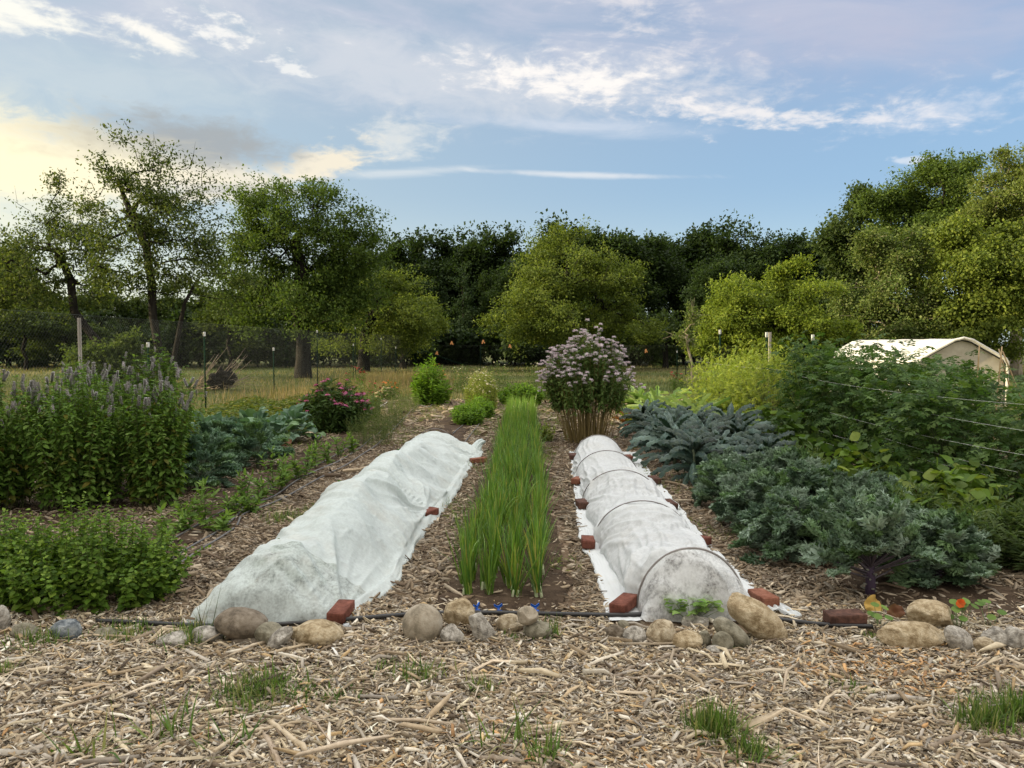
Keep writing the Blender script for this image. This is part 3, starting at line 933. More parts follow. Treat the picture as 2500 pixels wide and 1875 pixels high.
def rock(cx, cy, w, h, base, matk, label, seed, tilt=0.0, cuts=8, cutd=0.74, lump=0.08, depth=None, stack=None, group='field stones edging the beds', deep=0.8):
    """cx,cy,w,h in photograph pixels; base = pixel row where it (or its stack) meets the ground"""
    rng = np.random.default_rng(seed)
    D = (CAMH - 0.035) * F / (base - HY)
    wm, hm = w * 1.04 / F * D, h * 1.02 / F * D
    dm = wm * deep
    D2 = D + dm * 0.42 if depth is None else depth
    wm, hm = w * 1.06 / F * D2, h * 1.08 / F * D2
    c = P(cx, cy, D2)
    V = ICO_V.copy()
    off = rng.uniform(0, 50, 3)
    ns = np.array([mnoise.noise(Vector(v * 1.3 + off)) for v in V]); n2 = np.array([mnoise.noise(Vector(v * 4.5 + off)) for v in V])
    for _ in range(cuts):
        nrm = unit(rng.normal(0, 1, 3)); d = rng.uniform(cutd, cutd + 0.12)
        s = V @ nrm; m = s > d
        V[m] -= np.outer((s[m] - d) * 0.97, nrm)
    n3 = np.array([mnoise.noise(Vector(v * 13 + off)) for v in V])
    V *= (1 + lump * 1.3 * ns + lump * 0.45 * n2 + 0.014 * n3)[:, None]
    V /= np.abs(V).max(0)
    if abs(tilt) > .3: V = V * np.array([1.3, 1.0, 0.72])
    V = V * np.array([wm / 2, dm / 2, hm / 2])
    if tilt:
        if abs(tilt) > .3: tilt = math.copysign(max(.75, abs(tilt)), tilt)
        ca, sa = math.cos(tilt), math.sin(tilt)
        V = np.stack([V[:, 0] * ca + V[:, 2] * sa, V[:, 1], -V[:, 0] * sa + V[:, 2] * ca], 1)
        V[:, 0] *= wm / np.ptp(V[:, 0]); V[:, 2] *= hm / np.ptp(V[:, 2])
    if matk != 'round' and c[2] < 0.3 and stack is None:
        c[2] = c[2] + 0.002
    mb = MB(); mb.add(V, None, ICO_F)
    o = mb.build('stone', M_rocks[matk], smooth=True, loc=tuple(c), usecol=False)
    tag(o, label, 'stone', group)
    return o


ROCKS = [
    (3, 1512, 45, 66, 1545, 'grey', 'grey stone cut by the left edge at the foot of the herb bush', 1, {}),
    (58, 1545, 64, 46, 1570, 'olive', 'low tan stone under the left herb bush, half hidden by leaves', 2, {}),
    (158, 1541, 78, 56, 1572, 'blue', 'blue grey angular stone in front of the left herb bush', 3, dict(cuts=9, cutd=.68)),
    (258, 1549, 58, 30, 1566, 'olive', 'small flat half buried stone between the slate stone and the black pipe', 4, {}),
    (425, 1564, 78, 40, 1582, 'grey', 'low smooth grey stone behind the grass left of the cloth tunnel', 5, dict(lump=.05)),
    (505, 1551, 80, 44, 1574, 'grey', 'pale stone half hidden by grass under the cloth corner', 6, dict(lump=.05)),
    (604, 1563, 80, 30, 1578, 'brown', 'dark flat stone underneath the big brown oval stone', 8, {}),
    (590, 1522, 123, 72, 1578, 'brown', 'large dark brown oval stone in front of the left cloth tunnel', 7, dict(tilt=.12, lump=.05, cuts=2, cutd=.92, stack=1)),
    (659, 1550, 70, 58, 1582, 'olive', 'small rounded olive stone between the brown oval and the speckled grey stone', 9, dict(lump=.05)),
    (684, 1562, 64, 60, 1592, 'grey', 'pale speckled grey stone leaning in front of the left tunnel', 10, dict(tilt=-.6, cuts=8, cutd=.7)),
    (774, 1553, 124, 72, 1588, 'gold', 'large golden tan stone below the brick of the left tunnel', 11, dict(cuts=7, cutd=.74)),
    (1031, 1524, 96, 94, 1572, 'round', 'big smooth round boulder left of the mushroom shaped pair', 12, dict(lump=.03, cuts=1, cutd=.95, deep=.9)),
    (1105, 1552, 58, 52, 1577, 'grey', 'grey granite block supporting a stone, stem of the mushroom pair', 13, dict(cuts=10, cutd=.62)),
    (1119, 1496, 80, 74, 1577, 'gold', 'angular tan stone resting on the granite block, cap of the mushroom pair', 14, dict(cuts=8, cutd=.7, stack=1, depth=4.04)),
    (1174, 1531, 64, 72, 1566, 'grey', 'pinkish grey pointed stone just right of the mushroom pair', 15, dict(tilt=.5, cuts=8, cutd=.66)),
    (1246, 1523, 66, 46, 1546, 'tan', 'small tan stone beside the blue valve', 16, dict(cuts=7, cutd=.75)),
    (1313, 1539, 68, 44, 1561, 'olive', 'flat greenish grey stone under the pale egg shaped stone', 18, dict(lump=.05, cuts=3, cutd=.85)),
    (1287, 1503, 54, 44, 1561, 'round', 'pale egg shaped stone balanced on a greenish stone', 17, dict(lump=.03, stack=1)),
    (1522, 1528, 30, 26, 1540, 'olive', 'tiny brown stone at the front corner of the right cloth tunnel', 19, dict(cuts=6)),
    (1549, 1554, 58, 46, 1577, 'grey', 'small pale speckled stone, leftmost of the right stone pile', 20, dict(cuts=8, cutd=.72)),
    (1617, 1548, 77, 68, 1583, 'tan', 'chunky tan stone second from the left in the right stone pile', 21, dict(cuts=8, cutd=.72)),
    (1677, 1567, 84, 52, 1590, 'gold', 'cracked golden brown stone under the pointed stone in the right pile', 22, dict(cuts=9, cutd=.68)),
    (1750, 1530, 52, 38, 1560, 'tan', 'small smooth tan stone behind the grey domed boulder', 24, dict(lump=.05, stack=1, depth=4.25)),
    (1787, 1548, 92, 78, 1590, 'olive', 'grey domed boulder leaning against the tallest stone', 25, dict(tilt=.5, lump=.06, cuts=3, cutd=.85)),
    (1766, 1568, 52, 50, 1596, 'olive', 'dark split stone in front of the grey domed boulder', 26, dict(cuts=6, cutd=.7)),
    (1721, 1561, 32, 40, 1580, 'olive', 'narrow brown stone wedged under the pointed stone', 30, dict(cuts=5)),
    (1698, 1531, 64, 62, 1585, 'grey', 'pointed grey tan stone on top beside the lettuce plant', 23, dict(cuts=9, cutd=.62, tilt=.3, stack=1, depth=4.02)),
    (1748, 1592, 56, 28, 1605, 'grey', 'small flat grey stone lying in front of the right stone pile', 27, dict(cuts=5)),
    (1847, 1511, 146, 118, 1571, 'gold', 'tallest golden boulder leaning to the right on the cloth tunnel corner', 28, dict(tilt=.62, cuts=7, cutd=.78, deep=.55, lump=.05)),
    (2224, 1556, 172, 72, 1592, 'gold', 'long low golden stone at the base of the far right pile', 31, dict(cuts=7, cutd=.72, deep=.5)),
    (2275, 1505, 114, 76, 1590, 'gold', 'large golden stone lying on top of the far right pile', 32, dict(cuts=7, cutd=.74, tilt=.2, stack=1, depth=4.02)),
    (2342, 1567, 70, 76, 1600, 'grey', 'grey tan stone right of the long golden stone', 33, dict(cuts=8, cutd=.72, tilt=.4)),
    (2426, 1562, 62, 62, 1592, 'grey', 'pale stone behind the small square tan stone at far right', 35, dict(cuts=7, cutd=.72)),
    (2405, 1581, 66, 46, 1604, 'tan', 'small squarish tan stone at far right front', 34, dict(cuts=9, cutd=.66)),
    (2484, 1566, 64, 66, 1598, 'grey', 'pale grey stone cut by the right edge', 36, dict(cuts=8, cutd=.68)),
    (750, 1061, 30, 17, 1068, 'tan', 'small tan stone on the path in front of the pink coneflowers', 40, {}),
    (773, 1067, 26, 16, 1074, 'blue', 'small blue grey stone on the path by the pink coneflowers', 41, {}),
]
build_chips()
for (cx, cy, w, h, base, mk, lab, seed, kw) in ROCKS:
    rock(cx, cy, w, h, base, mk, lab, seed, **kw)
_o = rock(1502, 1545, 46, 40, 1560, 'brown', 'brown clod of soil by the front left corner of the right tunnel', 44, lump=.2, group='soil clods')
_o.name = 'soil_clod'; _o['category'] = 'soil clod'

# ============================================================ bricks
BRICK_ME = []


def brick_mesh(mat, seed):
    rng = np.random.default_rng(seed)
    mb = MB(); box(mb, (0, 0, 0.0285), (0.20, 0.092, 0.057), bev=0.0025)
    # hollow core marks and chipped corners: subdivide and dent
    me = mb.mesh('brick', mat, usecol=False)
    bm = bmesh.new(); bm.from_mesh(me)
    bmesh.ops.remove_doubles(bm, verts=bm.verts, dist=1e-5)
    bmesh.ops.recalc_face_normals(bm, faces=bm.faces)
    bmesh.ops.subdivide_edges(bm, edges=bm.edges, cuts=3, use_grid_fill=True)
    for v in bm.verts:
        n = mnoise.noise(Vector(v.co * 40) + Vector((seed, 0, 0)))
        v.co += Vector((n, mnoise.noise(Vector(v.co * 33) + Vector((0, seed, 0))), n * 0.5)) * 0.0012
    for k in range(0):
        q = Vector((rng.choice([-.1, .1]), rng.choice([-.046, .046]), 0.057))
        for v in bm.verts:
            d = (v.co - q).length
            if d < 0.02: v.co += (Vector((0, 0, 0.028)) - v.co) * (0.02 - d) * 3
    bm.to_mesh(me); bm.free()
    return me


for i, m_ in enumerate(M_bricks):
    BRICK_ME.append(brick_mesh(m_, i + 1)); BRICK_ME.append(brick_mesh(m_, i + 11))


def brick(px, py, rz, kind, label, z=0.032, group='bricks holding down the cloth', size=1.0):
    p = G(px, py)
    o = bpy.data.objects.new('brick', BRICK_ME[kind]); COL.objects.link(o)
    o.location = (p[0], p[1], z + gh(p[0], p[1])); o.rotation_euler = (random.Random(px).uniform(-.05, .05), random.Random(py).uniform(-.05, .05), math.radians(rz))
    o.scale = (size, size, size)
    return tag(o, label, 'brick', group)


R_ = 90
brick(833, 1521, 84, 0, 'red brick holding the front right corner of the left cloth tunnel')
brick(1045, 1272, 62, 0, 'red brick on the right edge of the left cloth tunnel, halfway back')
brick(1168, 1136, 20, 4, 'red brick lying beyond the left tunnel edge against the onion row')
brick(1524, 1497, 58, 1, 'red brick on the front left corner of the right cloth tunnel')
brick(1435, 1342, 88, 0, 'bright red brick on the left edge of the right tunnel, second from front')
brick(1421, 1245, 95, 2, 'brown brick with a pale chip on the left edge of the right tunnel')
brick(1410, 1187, 70, 4, 'orange red brick on the left edge of the right tunnel, fourth from front')
brick(1399, 1125, 90, 3, 'small dark brown brick at the back left corner of the right tunnel')
brick(1534, 1127, 90, 1, 'red brick at the back right corner of the right tunnel')
brick(1597, 1185, 96, 3, 'dark brown brick on the right edge of the right tunnel, third from front')
brick(1634, 1246, 98, 2, 'brown brick on the right edge of the right tunnel between hoops')
brick(1701, 1338, 128, 1, 'dusty red brick on the right edge of the right tunnel, nearest the middle hoop')
brick(1864, 1487, 100, 5, 'red brick behind the tallest leaning boulder')
brick(2062, 1534, 4, 2, 'dark brick standing alone on the mulch left of the kale stem', group='loose bricks')
brick(1102, 957, 70, 2, 'weathered brick behind the feathery pale flowers', group='loose bricks', size=1.3)

# ============================================================ pipes
def pipe(pts, r, mat, label, name, z=0.012, group=None, cat='pipe', wob=0.01, k=7):
    rr = np.random.default_rng(int(pts[0][0]))
    W = np.array([G(x, y) for x, y in pts])
    n = len(pts) * 8
    tt = np.linspace(0, len(pts) - 1, n)
    # smooth (Catmull-like) interpolation through cosine-free cubic
    def cub(v):
        m = np.gradient(v); i = np.clip(tt.astype(int), 0, len(v) - 2); f = tt - i
        return (2 * f**3 - 3 * f**2 + 1) * v[i] + (f**3 - 2 * f**2 + f) * m[i] + (-2 * f**3 + 3 * f**2) * v[i + 1] + (f**3 - f**2) * m[i + 1]
    x, y = cub(W[:, 0]), cub(W[:, 1])
    zz = gh(x, y) + z + r + 0.01
    mb = MB(); polytube(mb, np.stack([x, y, zz], 1), r, k=k)
    o = mb.build(name, mat, smooth=True, usecol=False)
    return tag(o, label, cat, group)


pipe([(235, 1531), (330, 1534), (480, 1540), (640, 1541), (870, 1529), (1000, 1521), (1150, 1516), (1350, 1514), (1500, 1514), (1600, 1512), (1760, 1512), (1930, 1532), (2020, 1541), (2130, 1545)], 0.0125, M_pipe,
     'thick black header pipe running along the front of all the beds', 'header_pipe', z=0.012)
pipe([(395, 1420), (420, 1401), (497, 1347), (574, 1293), (597, 1262), (678, 1228), (750, 1190), (850, 1137), (930, 1082), (1000, 1010), (1040, 975)], 0.0085, M_drip,
     'grey drip line nearest the left cloth tunnel in the seedling row', 'drip_line', group='drip lines of the seedling bed', cat='drip line')
pipe([(400, 1392), (434, 1365), (488, 1329), (542, 1297), (588, 1257), (600, 1236), (664, 1219), (732, 1176), (850, 1119), (915, 1068), (985, 1010)], 0.0085, M_drip,
     'middle grey drip line threading between the seedlings', 'drip_line', group='drip lines of the seedling bed', cat='drip line')
pipe([(400, 1335), (443, 1311), (588, 1234), (651, 1203), (760, 1150), (830, 1110), (880, 1080)], 0.0075, M_drip,
     'far left grey drip line behind the seedlings', 'drip_line', group='drip lines of the seedling bed', cat='drip line')
pipe([(1134, 1085), (1155, 1058), (1175, 1030), (1190, 1010)], 0.008, M_drip, 'right hand drip line coming out of the far end of the left tunnel', 'drip_line', group='drip lines behind the left tunnel', cat='drip line')
pipe([(1105, 1062), (1125, 1045), (1150, 1020)], 0.008, M_drip, 'left hand drip line behind the left tunnel', 'drip_line', group='drip lines behind the left tunnel', cat='drip line')
pipe([(1010, 1000), (1025, 993), (1050, 995), (1065, 975)], 0.010, M_drip, 'curled drip line at the foot of the tall bright green bush', 'drip_line', cat='drip line')
pipe([(870, 1010), (905, 990), (940, 975), (965, 965)], 0.008, M_twine, 'pale line lying on the path by the burlap heap', 'rope', cat='rope')
pipe([(880, 1020), (915, 1003), (945, 985)], 0.008, M_twine, 'second pale line on the path below the burlap heap', 'rope', cat='rope')
# drip lines and their blue valves in the onion bed
def valve(px, py, label, yaw):
    p = G(px, py); r0 = empty('pipe_valve', (p[0], p[1], 0.03), label, 'valve', 'blue valves on the header pipe', rz=yaw)
    mb = MB(); polytube(mb, [(-0.02, 0, 0), (0.0, 0, 0), (0.02, 0, 0)], [0.011, .014, 0.011], k=8); polytube(mb, [(0, 0, 0), (0, 0, 0.018)], 0.007, k=8)
    mb.build('valve_body', M_blue, r0, usecol=False)
    mb = MB()
    V = np.array([(-.004, 0, .016), (.004, 0, .016), (.006, 0, .024), (.024, 0, .040), (.020, 0, .050), (.002, 0, .036), (-.004, 0, .036), (-.024, 0, .048), (-.026, 0, .038), (-.006, 0, .024)])
    V2 = np.concatenate([V + [0, -.004, 0], V + [0, .004, 0]]); n = len(V)
    Q = [[i, (i + 1) % n, (i + 1) % n + n, i + n] for i in range(n)]
    T = []
    for f in ([0, 1, 2], [0, 2, 9], [9, 2, 5], [9, 5, 6], [2, 3, 4], [2, 4, 5], [9, 6, 7], [9, 7, 8]):
        T.append(f); T.append([f[0] + n, f[2] + n, f[1] + n])
    mb.add(V2, Q, T); mb.build('valve_handle', M_blue, r0, usecol=False)
valve(1217, 1508, 'blue butterfly valve between the pointed stone and the small tan stone', 0.2)
valve(1164, 1507, 'blue valve half hidden behind the mushroom shaped stones', 0.9)
valve(1307, 1507, 'blue valve hidden behind the pale egg shaped stone', 0.1)

# crumpled rag
def rag(px, py, s, label, seed, mat, name, cat, zs=0.7):
    rng = np.random.default_rng(seed); off = rng.uniform(0, 30, 3)
    V = ICO_V.copy()
    n = np.array([mnoise.noise(Vector(v * 2.2 + off)) for v in V]); n2 = np.array([abs(mnoise.noise(Vector(v * 5 + off))) for v in V])
    V = V * (1 + 0.55 * n - 0.7 * n2)[:, None] * np.array([s, s, s * zs])
    p = G(px, py); V[:, 2] += s * zs * 0.6; V[:, 2] = np.maximum(V[:, 2], 0)
    mb = MB(); mb.add(V, None, ICO_F)
    o = mb.build(name, mat, smooth=True, loc=(p[0], p[1], 0.01), usecol=False)
    return tag(o, label, cat)


M_cloth = mat_cloth('row_cover_cloth', 0.18, (0.70, 0.77, 0.76))
M_sheer = mat_cloth('row_cover_sheer', 0.40, (0.80, 0.82, 0.82), 12, .45)
M_sheer2 = mat_cloth('row_cover_sheer_mottled', 0.38, (0.70, 0.78, 0.76), 12, .3)
M_skirt = mat_cloth('row_cover_folded', 0.02, (0.74, 0.77, 0.78), 8)
M_cloth2 = mat_cloth('row_cover_cloth_sheer', 0.20, (0.75, 0.78, 0.79), 8)
M_rag = mat_noise('rag', [(0.42, 0.44, 0.46), (0.62, 0.64, 0.66)], 12, 0.9, 0.1, 0.3, 50)
rag(843, 1545, 0.032, 'crumpled white rag beside the front brick of the left tunnel', 3, M_rag, 'rag', 'rag')
rag(1523, 1547, 0.016, 'tiny crumpled white scrap beside the small brown stone', 7, M_rag, 'paper_scrap', 'scrap')
rag(943, 972, 0.30, 'crumpled burlap heap at the far end of the left path', 5, M_burlap, 'burlap_heap', 'burlap', 0.6)

# ============================================================ row-cover tunnels
def tunnel(name, label, left, right, foot, hoops, sect, mat, seed, y0, y1, wr=1.0, tent=False):
    """left/right: cloth edges on the ground; foot(Y)->(xl, xr) where the arch meets the ground;
    hoops: list of Y; sect(Y)->height"""
    rng = np.random.default_rng(seed)
    Ly, Lx = gpx(left); Ry, Rx = gpx(right)
    ns, nt = 440, 190
    ys = np.linspace(y0, y1, ns)
    V = np.zeros((ns, nt, 3))
    hp = np.array(hoops)
    off = rng.uniform(0, 99, 3)
    for i, y in enumerate(ys):
        xl, xr = foot(y); el = np.interp(y, Ly, Lx); er = np.interp(y, Ry, Rx)
        el = min(el, xl - 0.005); er = max(er, xr + 0.005)
        H = sect(y)
        dn = np.abs(hp - y).min()
        ff = min(1.0, max(0.0, (y - y0) / (hp[0] - y0))) if y < hp[0] else 1.0
        fb = min(1.0, max(0.0, (y1 - y) / max(1e-3, y1 - hp[-1]))) if y > hp[-1] else 1.0
        f = min(ff, fb)
        fz = math.sin(f * math.pi / 2) ** 0.55 if f < 1 else 1.0
        if f < 1: hz = H * fz
        else:
            k = np.searchsorted(hp, y); a, b = hp[max(0, k - 1)], hp[min(len(hp) - 1, k)]
            u = (y - a) / max(1e-3, b - a)
            hz = H * (1 - 0.20 * wr * math.sin(math.pi * min(max(u, 0), 1)) ** 0.65)
        hz += 0.006 * math.exp(-(dn / 0.03) ** 2)
        n1 = int(nt * 0.13); n3 = int(nt * 0.17); n2 = nt - n1 - n3
        xa = np.linspace(el, xl, n1, endpoint=False); za = 0.012 + 0.0 * xa
        th = np.linspace(np.pi, 0, n2)
        xc = (xl + xr) / 2; hw = (xr - xl) / 2
        xb = xc + hw * np.cos(th); zb = hz * np.sin(th) ** 1.0 + 0.012
        xr_ = np.linspace(xr, er, n3 + 1)[1:]; zr = 0.012 + 0 * xr_
        if tent:      # the right side hangs as a slanting sheet out to its pinned edge
            cr_ = xc + 0.10 * hw; m_ = xb > cr_
            uu = np.linspace(0, 1, m_.sum() + n3)
            bell = np.cos(uu * np.pi / 2) ** 1.15 * (1 - .25 * np.sin(uu * np.pi))
            h0 = np.interp(cr_, xb, zb) if True else 0
            xs_ = cr_ + (er - cr_) * uu; zs_ = 0.012 + (hz * math.sin(math.acos(0.10))) * bell
            xb, zb = xb[~m_], zb[~m_]; xr_, zr = xs_, zs_
        X = np.concatenate([xa, xb, xr_]); Z = np.concatenate([za, zb, zr])
        V[i, :, 0] = X; V[i, :, 1] = y; V[i, :, 2] = Z
    return V, ys, rng


def cloth_finish(V, rng, pins, name, mat, sheer, dense, hoops, n1, n3, amp, lengthwise):
    """folds, pulls and puckers, then split into the arch, the sheer end panel and the gathered skirts"""
    ns, nt, _ = V.shape
    du = np.gradient(V, axis=0); dv = np.gradient(V, axis=1)
    N = unit(np.cross(dv, du)); N[N[..., 2] < 0] *= -1
    off = rng.uniform(0, 99, 3)
    disp = np.zeros((ns, nt))
    arc = np.concatenate([np.zeros((ns, 1)), np.cumsum(np.linalg.norm(np.diff(V, axis=1), axis=2), 1)], 1)
    arc -= arc[:, nt // 2:nt // 2 + 1]
    hp = np.array(hoops)
    for i in range(ns):
        y = V[i, 0, 1]; dn = np.abs(hp - y).min(); free = min(1.0, dn / 0.12)
        for j in range(nt):
            q = arc[i, j]
            wq = 0.10 * mnoise.noise(Vector((y * 1.2, q * 1.5, off[1])))
            if lengthwise:
                a = mnoise.noise(Vector(((q + wq) * 13.0, y * 1.5, off[0])))
                b = mnoise.noise(Vector((y * 9.0 + q * 2, q * 7.0, off[1])))
            else:
                a = mnoise.noise(Vector(((y + wq) * 6.0 + q * 4.5, q * 1.2, off[0])))
                b = mnoise.noise(Vector((y * 11.0 - q * 6, q * 5.0, off[1])))
            c = mnoise.noise(Vector((y * 2.4, q * 3.0, off[2])))
            m = max(0.0, min(1.0, 0.45 + 1.8 * mnoise.noise(Vector((y * .9, q * 1.6, off[2] + 7)))))
            ra = max(0.0, 1 - abs(a) / 0.22); rb = max(0.0, 1 - abs(b) / 0.16)
            disp[i, j] = amp * free * (m * ra * ra + 0.28 * (1 - .5 * m) * rb * rb) + amp * 1.5 * c * free
    for (bx, by, s) in pins:
        dx = V[..., 0] - bx; dy = V[..., 1] - by
        r = np.hypot(dx, dy); ang = np.arctan2(dy, dx)
        w = np.exp(-(r / 0.62) ** 2) * np.clip(r / 0.10, 0, 1)
        f = np.abs(np.sin(ang * 6.5 + off[0] + 1.2 * np.sin(ang * 2.3))) * .6 + np.abs(np.sin(ang * 15 + off[1])) * .4
        disp += s * w * ((1 - f) ** 2 - 0.15) * 0.085
    col = np.arange(nt)
    sk = (col < n1) | (col >= nt - n3)
    for i in range(ns):
        for j in np.nonzero(sk)[0]:
            u = V[i, j, 0]
            f = mnoise.noise(Vector((u * 34.0, V[i, j, 1] * 1.4, off[0] + 3))) + .5 * mnoise.noise(Vector((u * 70.0, V[i, j, 1] * 3.0, off[0] + 5)))
            disp[i, j] = 0.008 + 0.022 * abs(f)
    e = np.array([mnoise.noise(Vector((y * 5.0, 0, off[1]))) for y in V[:, 0, 1]]); e2 = np.array([mnoise.noise(Vector((y * 5.0, 9, off[1]))) for y in V[:, 0, 1]])
    disp[:int(np.searchsorted(V[:, 0, 1], hoops[0]))] *= 0.5
    V = V + N * disp[..., None]
    V[..., 2] = np.maximum(V[..., 2], gh(V[..., 0], V[..., 1]) + 0.016)
    V[:, :n1, 0] += (e * .03)[:, None] * np.linspace(1, 0, n1); V[:, nt - n3:, 0] += (e2 * .03)[:, None] * np.linspace(0, 1, n3)
    for _ in range(2):          # the weave cannot hold kinks tighter than a few centimetres
        W = V.copy()
        W[1:-1] = (V[:-2] + 2 * V[1:-1] + V[2:]) / 4; V = W.copy()
        V[:, 1:-1] = (W[:, :-2] + 2 * W[:, 1:-1] + W[:, 2:]) / 4
    for k in (0, nt - 1): V[:, k, 2] -= 0.012
    def part(nm, r0, r1, c0, c1, mt, parent=None):
        W = V[r0:r1 + 1, c0:c1 + 1]; a, b = W.shape[:2]
        idx = np.arange(a * b).reshape(a, b)
        Q = np.stack([idx[:-1, :-1], idx[:-1, 1:], idx[1:, 1:], idx[1:, :-1]], -1).reshape(-1, 4)
        mb = MB(); mb.add(W.reshape(-1, 3), Q)
        return mb.build(nm, mt, parent, smooth=True, usecol=False)
    r0 = int(np.searchsorted(V[:, 0, 1], hoops[0]))
    root = part(name, r0, ns - 1, n1, nt - 1 - n3, mat)
    part('end_panel', 0, r0, n1, nt - 1 - n3, sheer, root)
    part('skirt', 0, ns - 1, 0, n1, dense, root)
    if n3 > 1: part('skirt', 0, ns - 1, nt - 1 - n3, nt - 1, dense, root)
    return root


def hoop(x0, x1, y, h, label, r=0.0045, tilt=0.0):
    th = np.linspace(0, np.pi, 30)
    pts = np.stack([(x0 + x1) / 2 - (x1 - x0) / 2 * np.cos(th), y + tilt * np.sin(th), h * np.sin(th) + 0.012], 1)
    pts = np.concatenate([[[x0, y, -0.05]], pts, [[x1, y, -0.05]]])
    mb = MB(); polytube(mb, pts, r, k=8)
    return tag(mb.build('tunnel_hoop', M_hoop, smooth=True, usecol=False), label, 'hoop', 'wire hoops under the cloth tunnels')


def build_left_tunnel():
    left, right = TL_L, TL_R
    def foot(y):
        xc = -1.245 + 0.0187 * (y - 4.3) + np.interp(y, [4, 5.2, 6.5, 8, 11], [-0.08, 0.03, 0.05, 0.08, 0.03])
        hw = np.interp(y, [4.0, 4.3, 5.2, 6.5, 8, 10, 11], [0.44, 0.38, 0.39, 0.36, 0.33, 0.32, 0.31])
        return xc - hw, xc + hw
    def sect(y):
        return np.interp(y, [4.0, 4.45, 4.8, 5.4, 6.0, 6.6, 7.2, 8.0, 8.8, 9.6, 10.6, 11.0], [.30, .33, .34, .41, .45, .39, .46, .40, .37, .31, .27, .28])
    hoops = [4.42, 6.7, 8.9, 10.75]
    V, ys, rng = tunnel('a', '', left, right, foot, hoops, sect, None, 3, 4.03, 10.75, wr=0.35, tent=True)
    # plants push the cloth up in soft bulges; a diagonal ridge line crosses the crown
    for (bx, by, s, h) in [(-1.33, 5.2, .38, .05), (-1.05, 5.75, .28, .05), (-1.2, 6.15, .35, .05), (-1.15, 7.4, .4, .05), (-1.1, 8.3, .35, .03), (-0.98, 5.15, .22, .03)]:
        d = np.exp(-((V[..., 0] - bx) ** 2 + (V[..., 1] - by) ** 2) / (2 * s * s * 0.25))
        V[..., 2] += h * d * (V[..., 2] > 0.05)
    pins = [(G(833, 1519)[0], G(833, 1519)[1], 1.5), (G(1045, 1270)[0], G(1045, 1270)[1], 1.3), (-0.45, 10.2, 1.0)]
    o = cloth_finish(V, rng, pins, 'row_cover', M_cloth, M_sheer2, M_cloth, hoops, int(190 * .13), 12, 0.048, False)
    tag(o, 'white fleece row cover draped loosely over plants, left of the onion rows', 'row cover', 'white cloth tunnels')
    for i, y in enumerate(hoops):
        a, b = foot(y)
        hoop(a + 0.02, b - (0.01 if i == 3 else 0.14), y + (0.03 if i == 3 else 0), sect(y) + (0.035 if i == 3 else -0.055),
             ['wire hoop showing through the front end of the left tunnel', 'wire hoop under the middle of the left tunnel', 'wire hoop under the back part of the left tunnel', 'bare wire hoop standing at the far end of the left tunnel'][i])
    # cloth gathered at the far right corner
    mbc = MB()
    n = 26
    for k in range(7):
        a = rng.uniform(-.3, .3)
        base = np.array([-0.60 + k * 0.022, 10.55, 0.02]); tip = np.array([-0.42 + rng.uniform(-.05, .05), 10.9 + rng.uniform(-.15, .1), 0.10 + rng.uniform(0, .06)])
        t = np.linspace(0, 1, 8)[:, None]
        pts = base * (1 - t) + tip * t + np.array([0, 0, 0.04]) * np.sin(t * np.pi)
        polytube(mbc, pts, 0.028 * (1 - 0.3 * t[:, 0]) * rng.uniform(.7, 1.2), k=7)
    mbc.build('gathered_corner', M_cloth, o, smooth=True, usecol=False)


def build_right_tunnel():
    left, right = TR_L, TR_R
    def foot(y):
        yy = [4.0, 4.27, 5.76, 7.2, 8.6, 10.1, 10.6]
        return np.interp(y, yy, [0.70, 0.71, .63, .67, .72, .83, .86]), np.interp(y, yy, [1.33, 1.31, 1.345, 1.39, 1.42, 1.45, 1.45])
    hoops = [4.27, 5.76, 7.2, 8.6, 10.1]
    def sect(y):
        return np.interp(y, hoops, [.335, .30, .30, .29, .29])
    V, ys, rng = tunnel('b', '', left, right, foot, hoops, sect, None, 9, 4.06, 10.55, wr=1.35)
    pins = [(G(x, y)[0], G(x, y)[1], s) for x, y, s in [(1524, 1495, 1.2), (1435, 1340, .7), (1421, 1243, .6), (1701, 1336, .7), (1634, 1244, .6), (1864, 1487, .8)]]
    o = cloth_finish(V, rng, pins, 'row_cover', M_cloth2, M_sheer, M_skirt, hoops, int(190 * .13), int(190 * .17), 0.030, True)
    tag(o, 'sheer white row cover stretched over wire hoops, right of the onion rows', 'row cover', 'white cloth tunnels')
    names = ['front wire hoop of the right tunnel beside the tallest boulder', 'second wire hoop of the right tunnel between two red bricks', 'third wire hoop of the right tunnel', 'fourth wire hoop of the right tunnel', 'far end wire hoop of the right tunnel below the flowering clump']
    for i, y in enumerate(hoops):
        a, b = foot(y); hoop(a - .004, b + .004, y, sect(y) + 0.010, names[i], r=0.0075 if i == 0 else 0.0045)
    # tail of spare cloth trailing past the tall boulder
    ns, nt = 40, 30
    V = np.zeros((ns, nt, 3)); A = G(1850, 1480); B = G(1956, 1520)
    for i in range(ns):
        t = i / (ns - 1)
        c = A * (1 - t) + B * t; w = 0.13 * (1 - t) ** 0.7 + 0.012
        for j in range(nt):
            s = j / (nt - 1) - 0.5
            V[i, j] = [c[0] + s * 0.3 * w, c[1] + s * 2 * w, 0.028 + 0.035 * abs(math.sin(s * 14 + t * 5)) * (1 - 0.5 * t) + 0.02 * mnoise.noise(Vector((t * 6, s * 5, 2)))]
    idx = np.arange(ns * nt).reshape(ns, nt)
    Q = np.stack([idx[:-1, :-1], idx[:-1, 1:], idx[1:, 1:], idx[1:, :-1]], -1).reshape(-1, 4)
    mb = MB(); mb.add(V.reshape(-1, 3), Q); mb.build('cloth_tail', M_skirt, o, smooth=True, usecol=False)


build_left_tunnel()
build_right_tunnel()

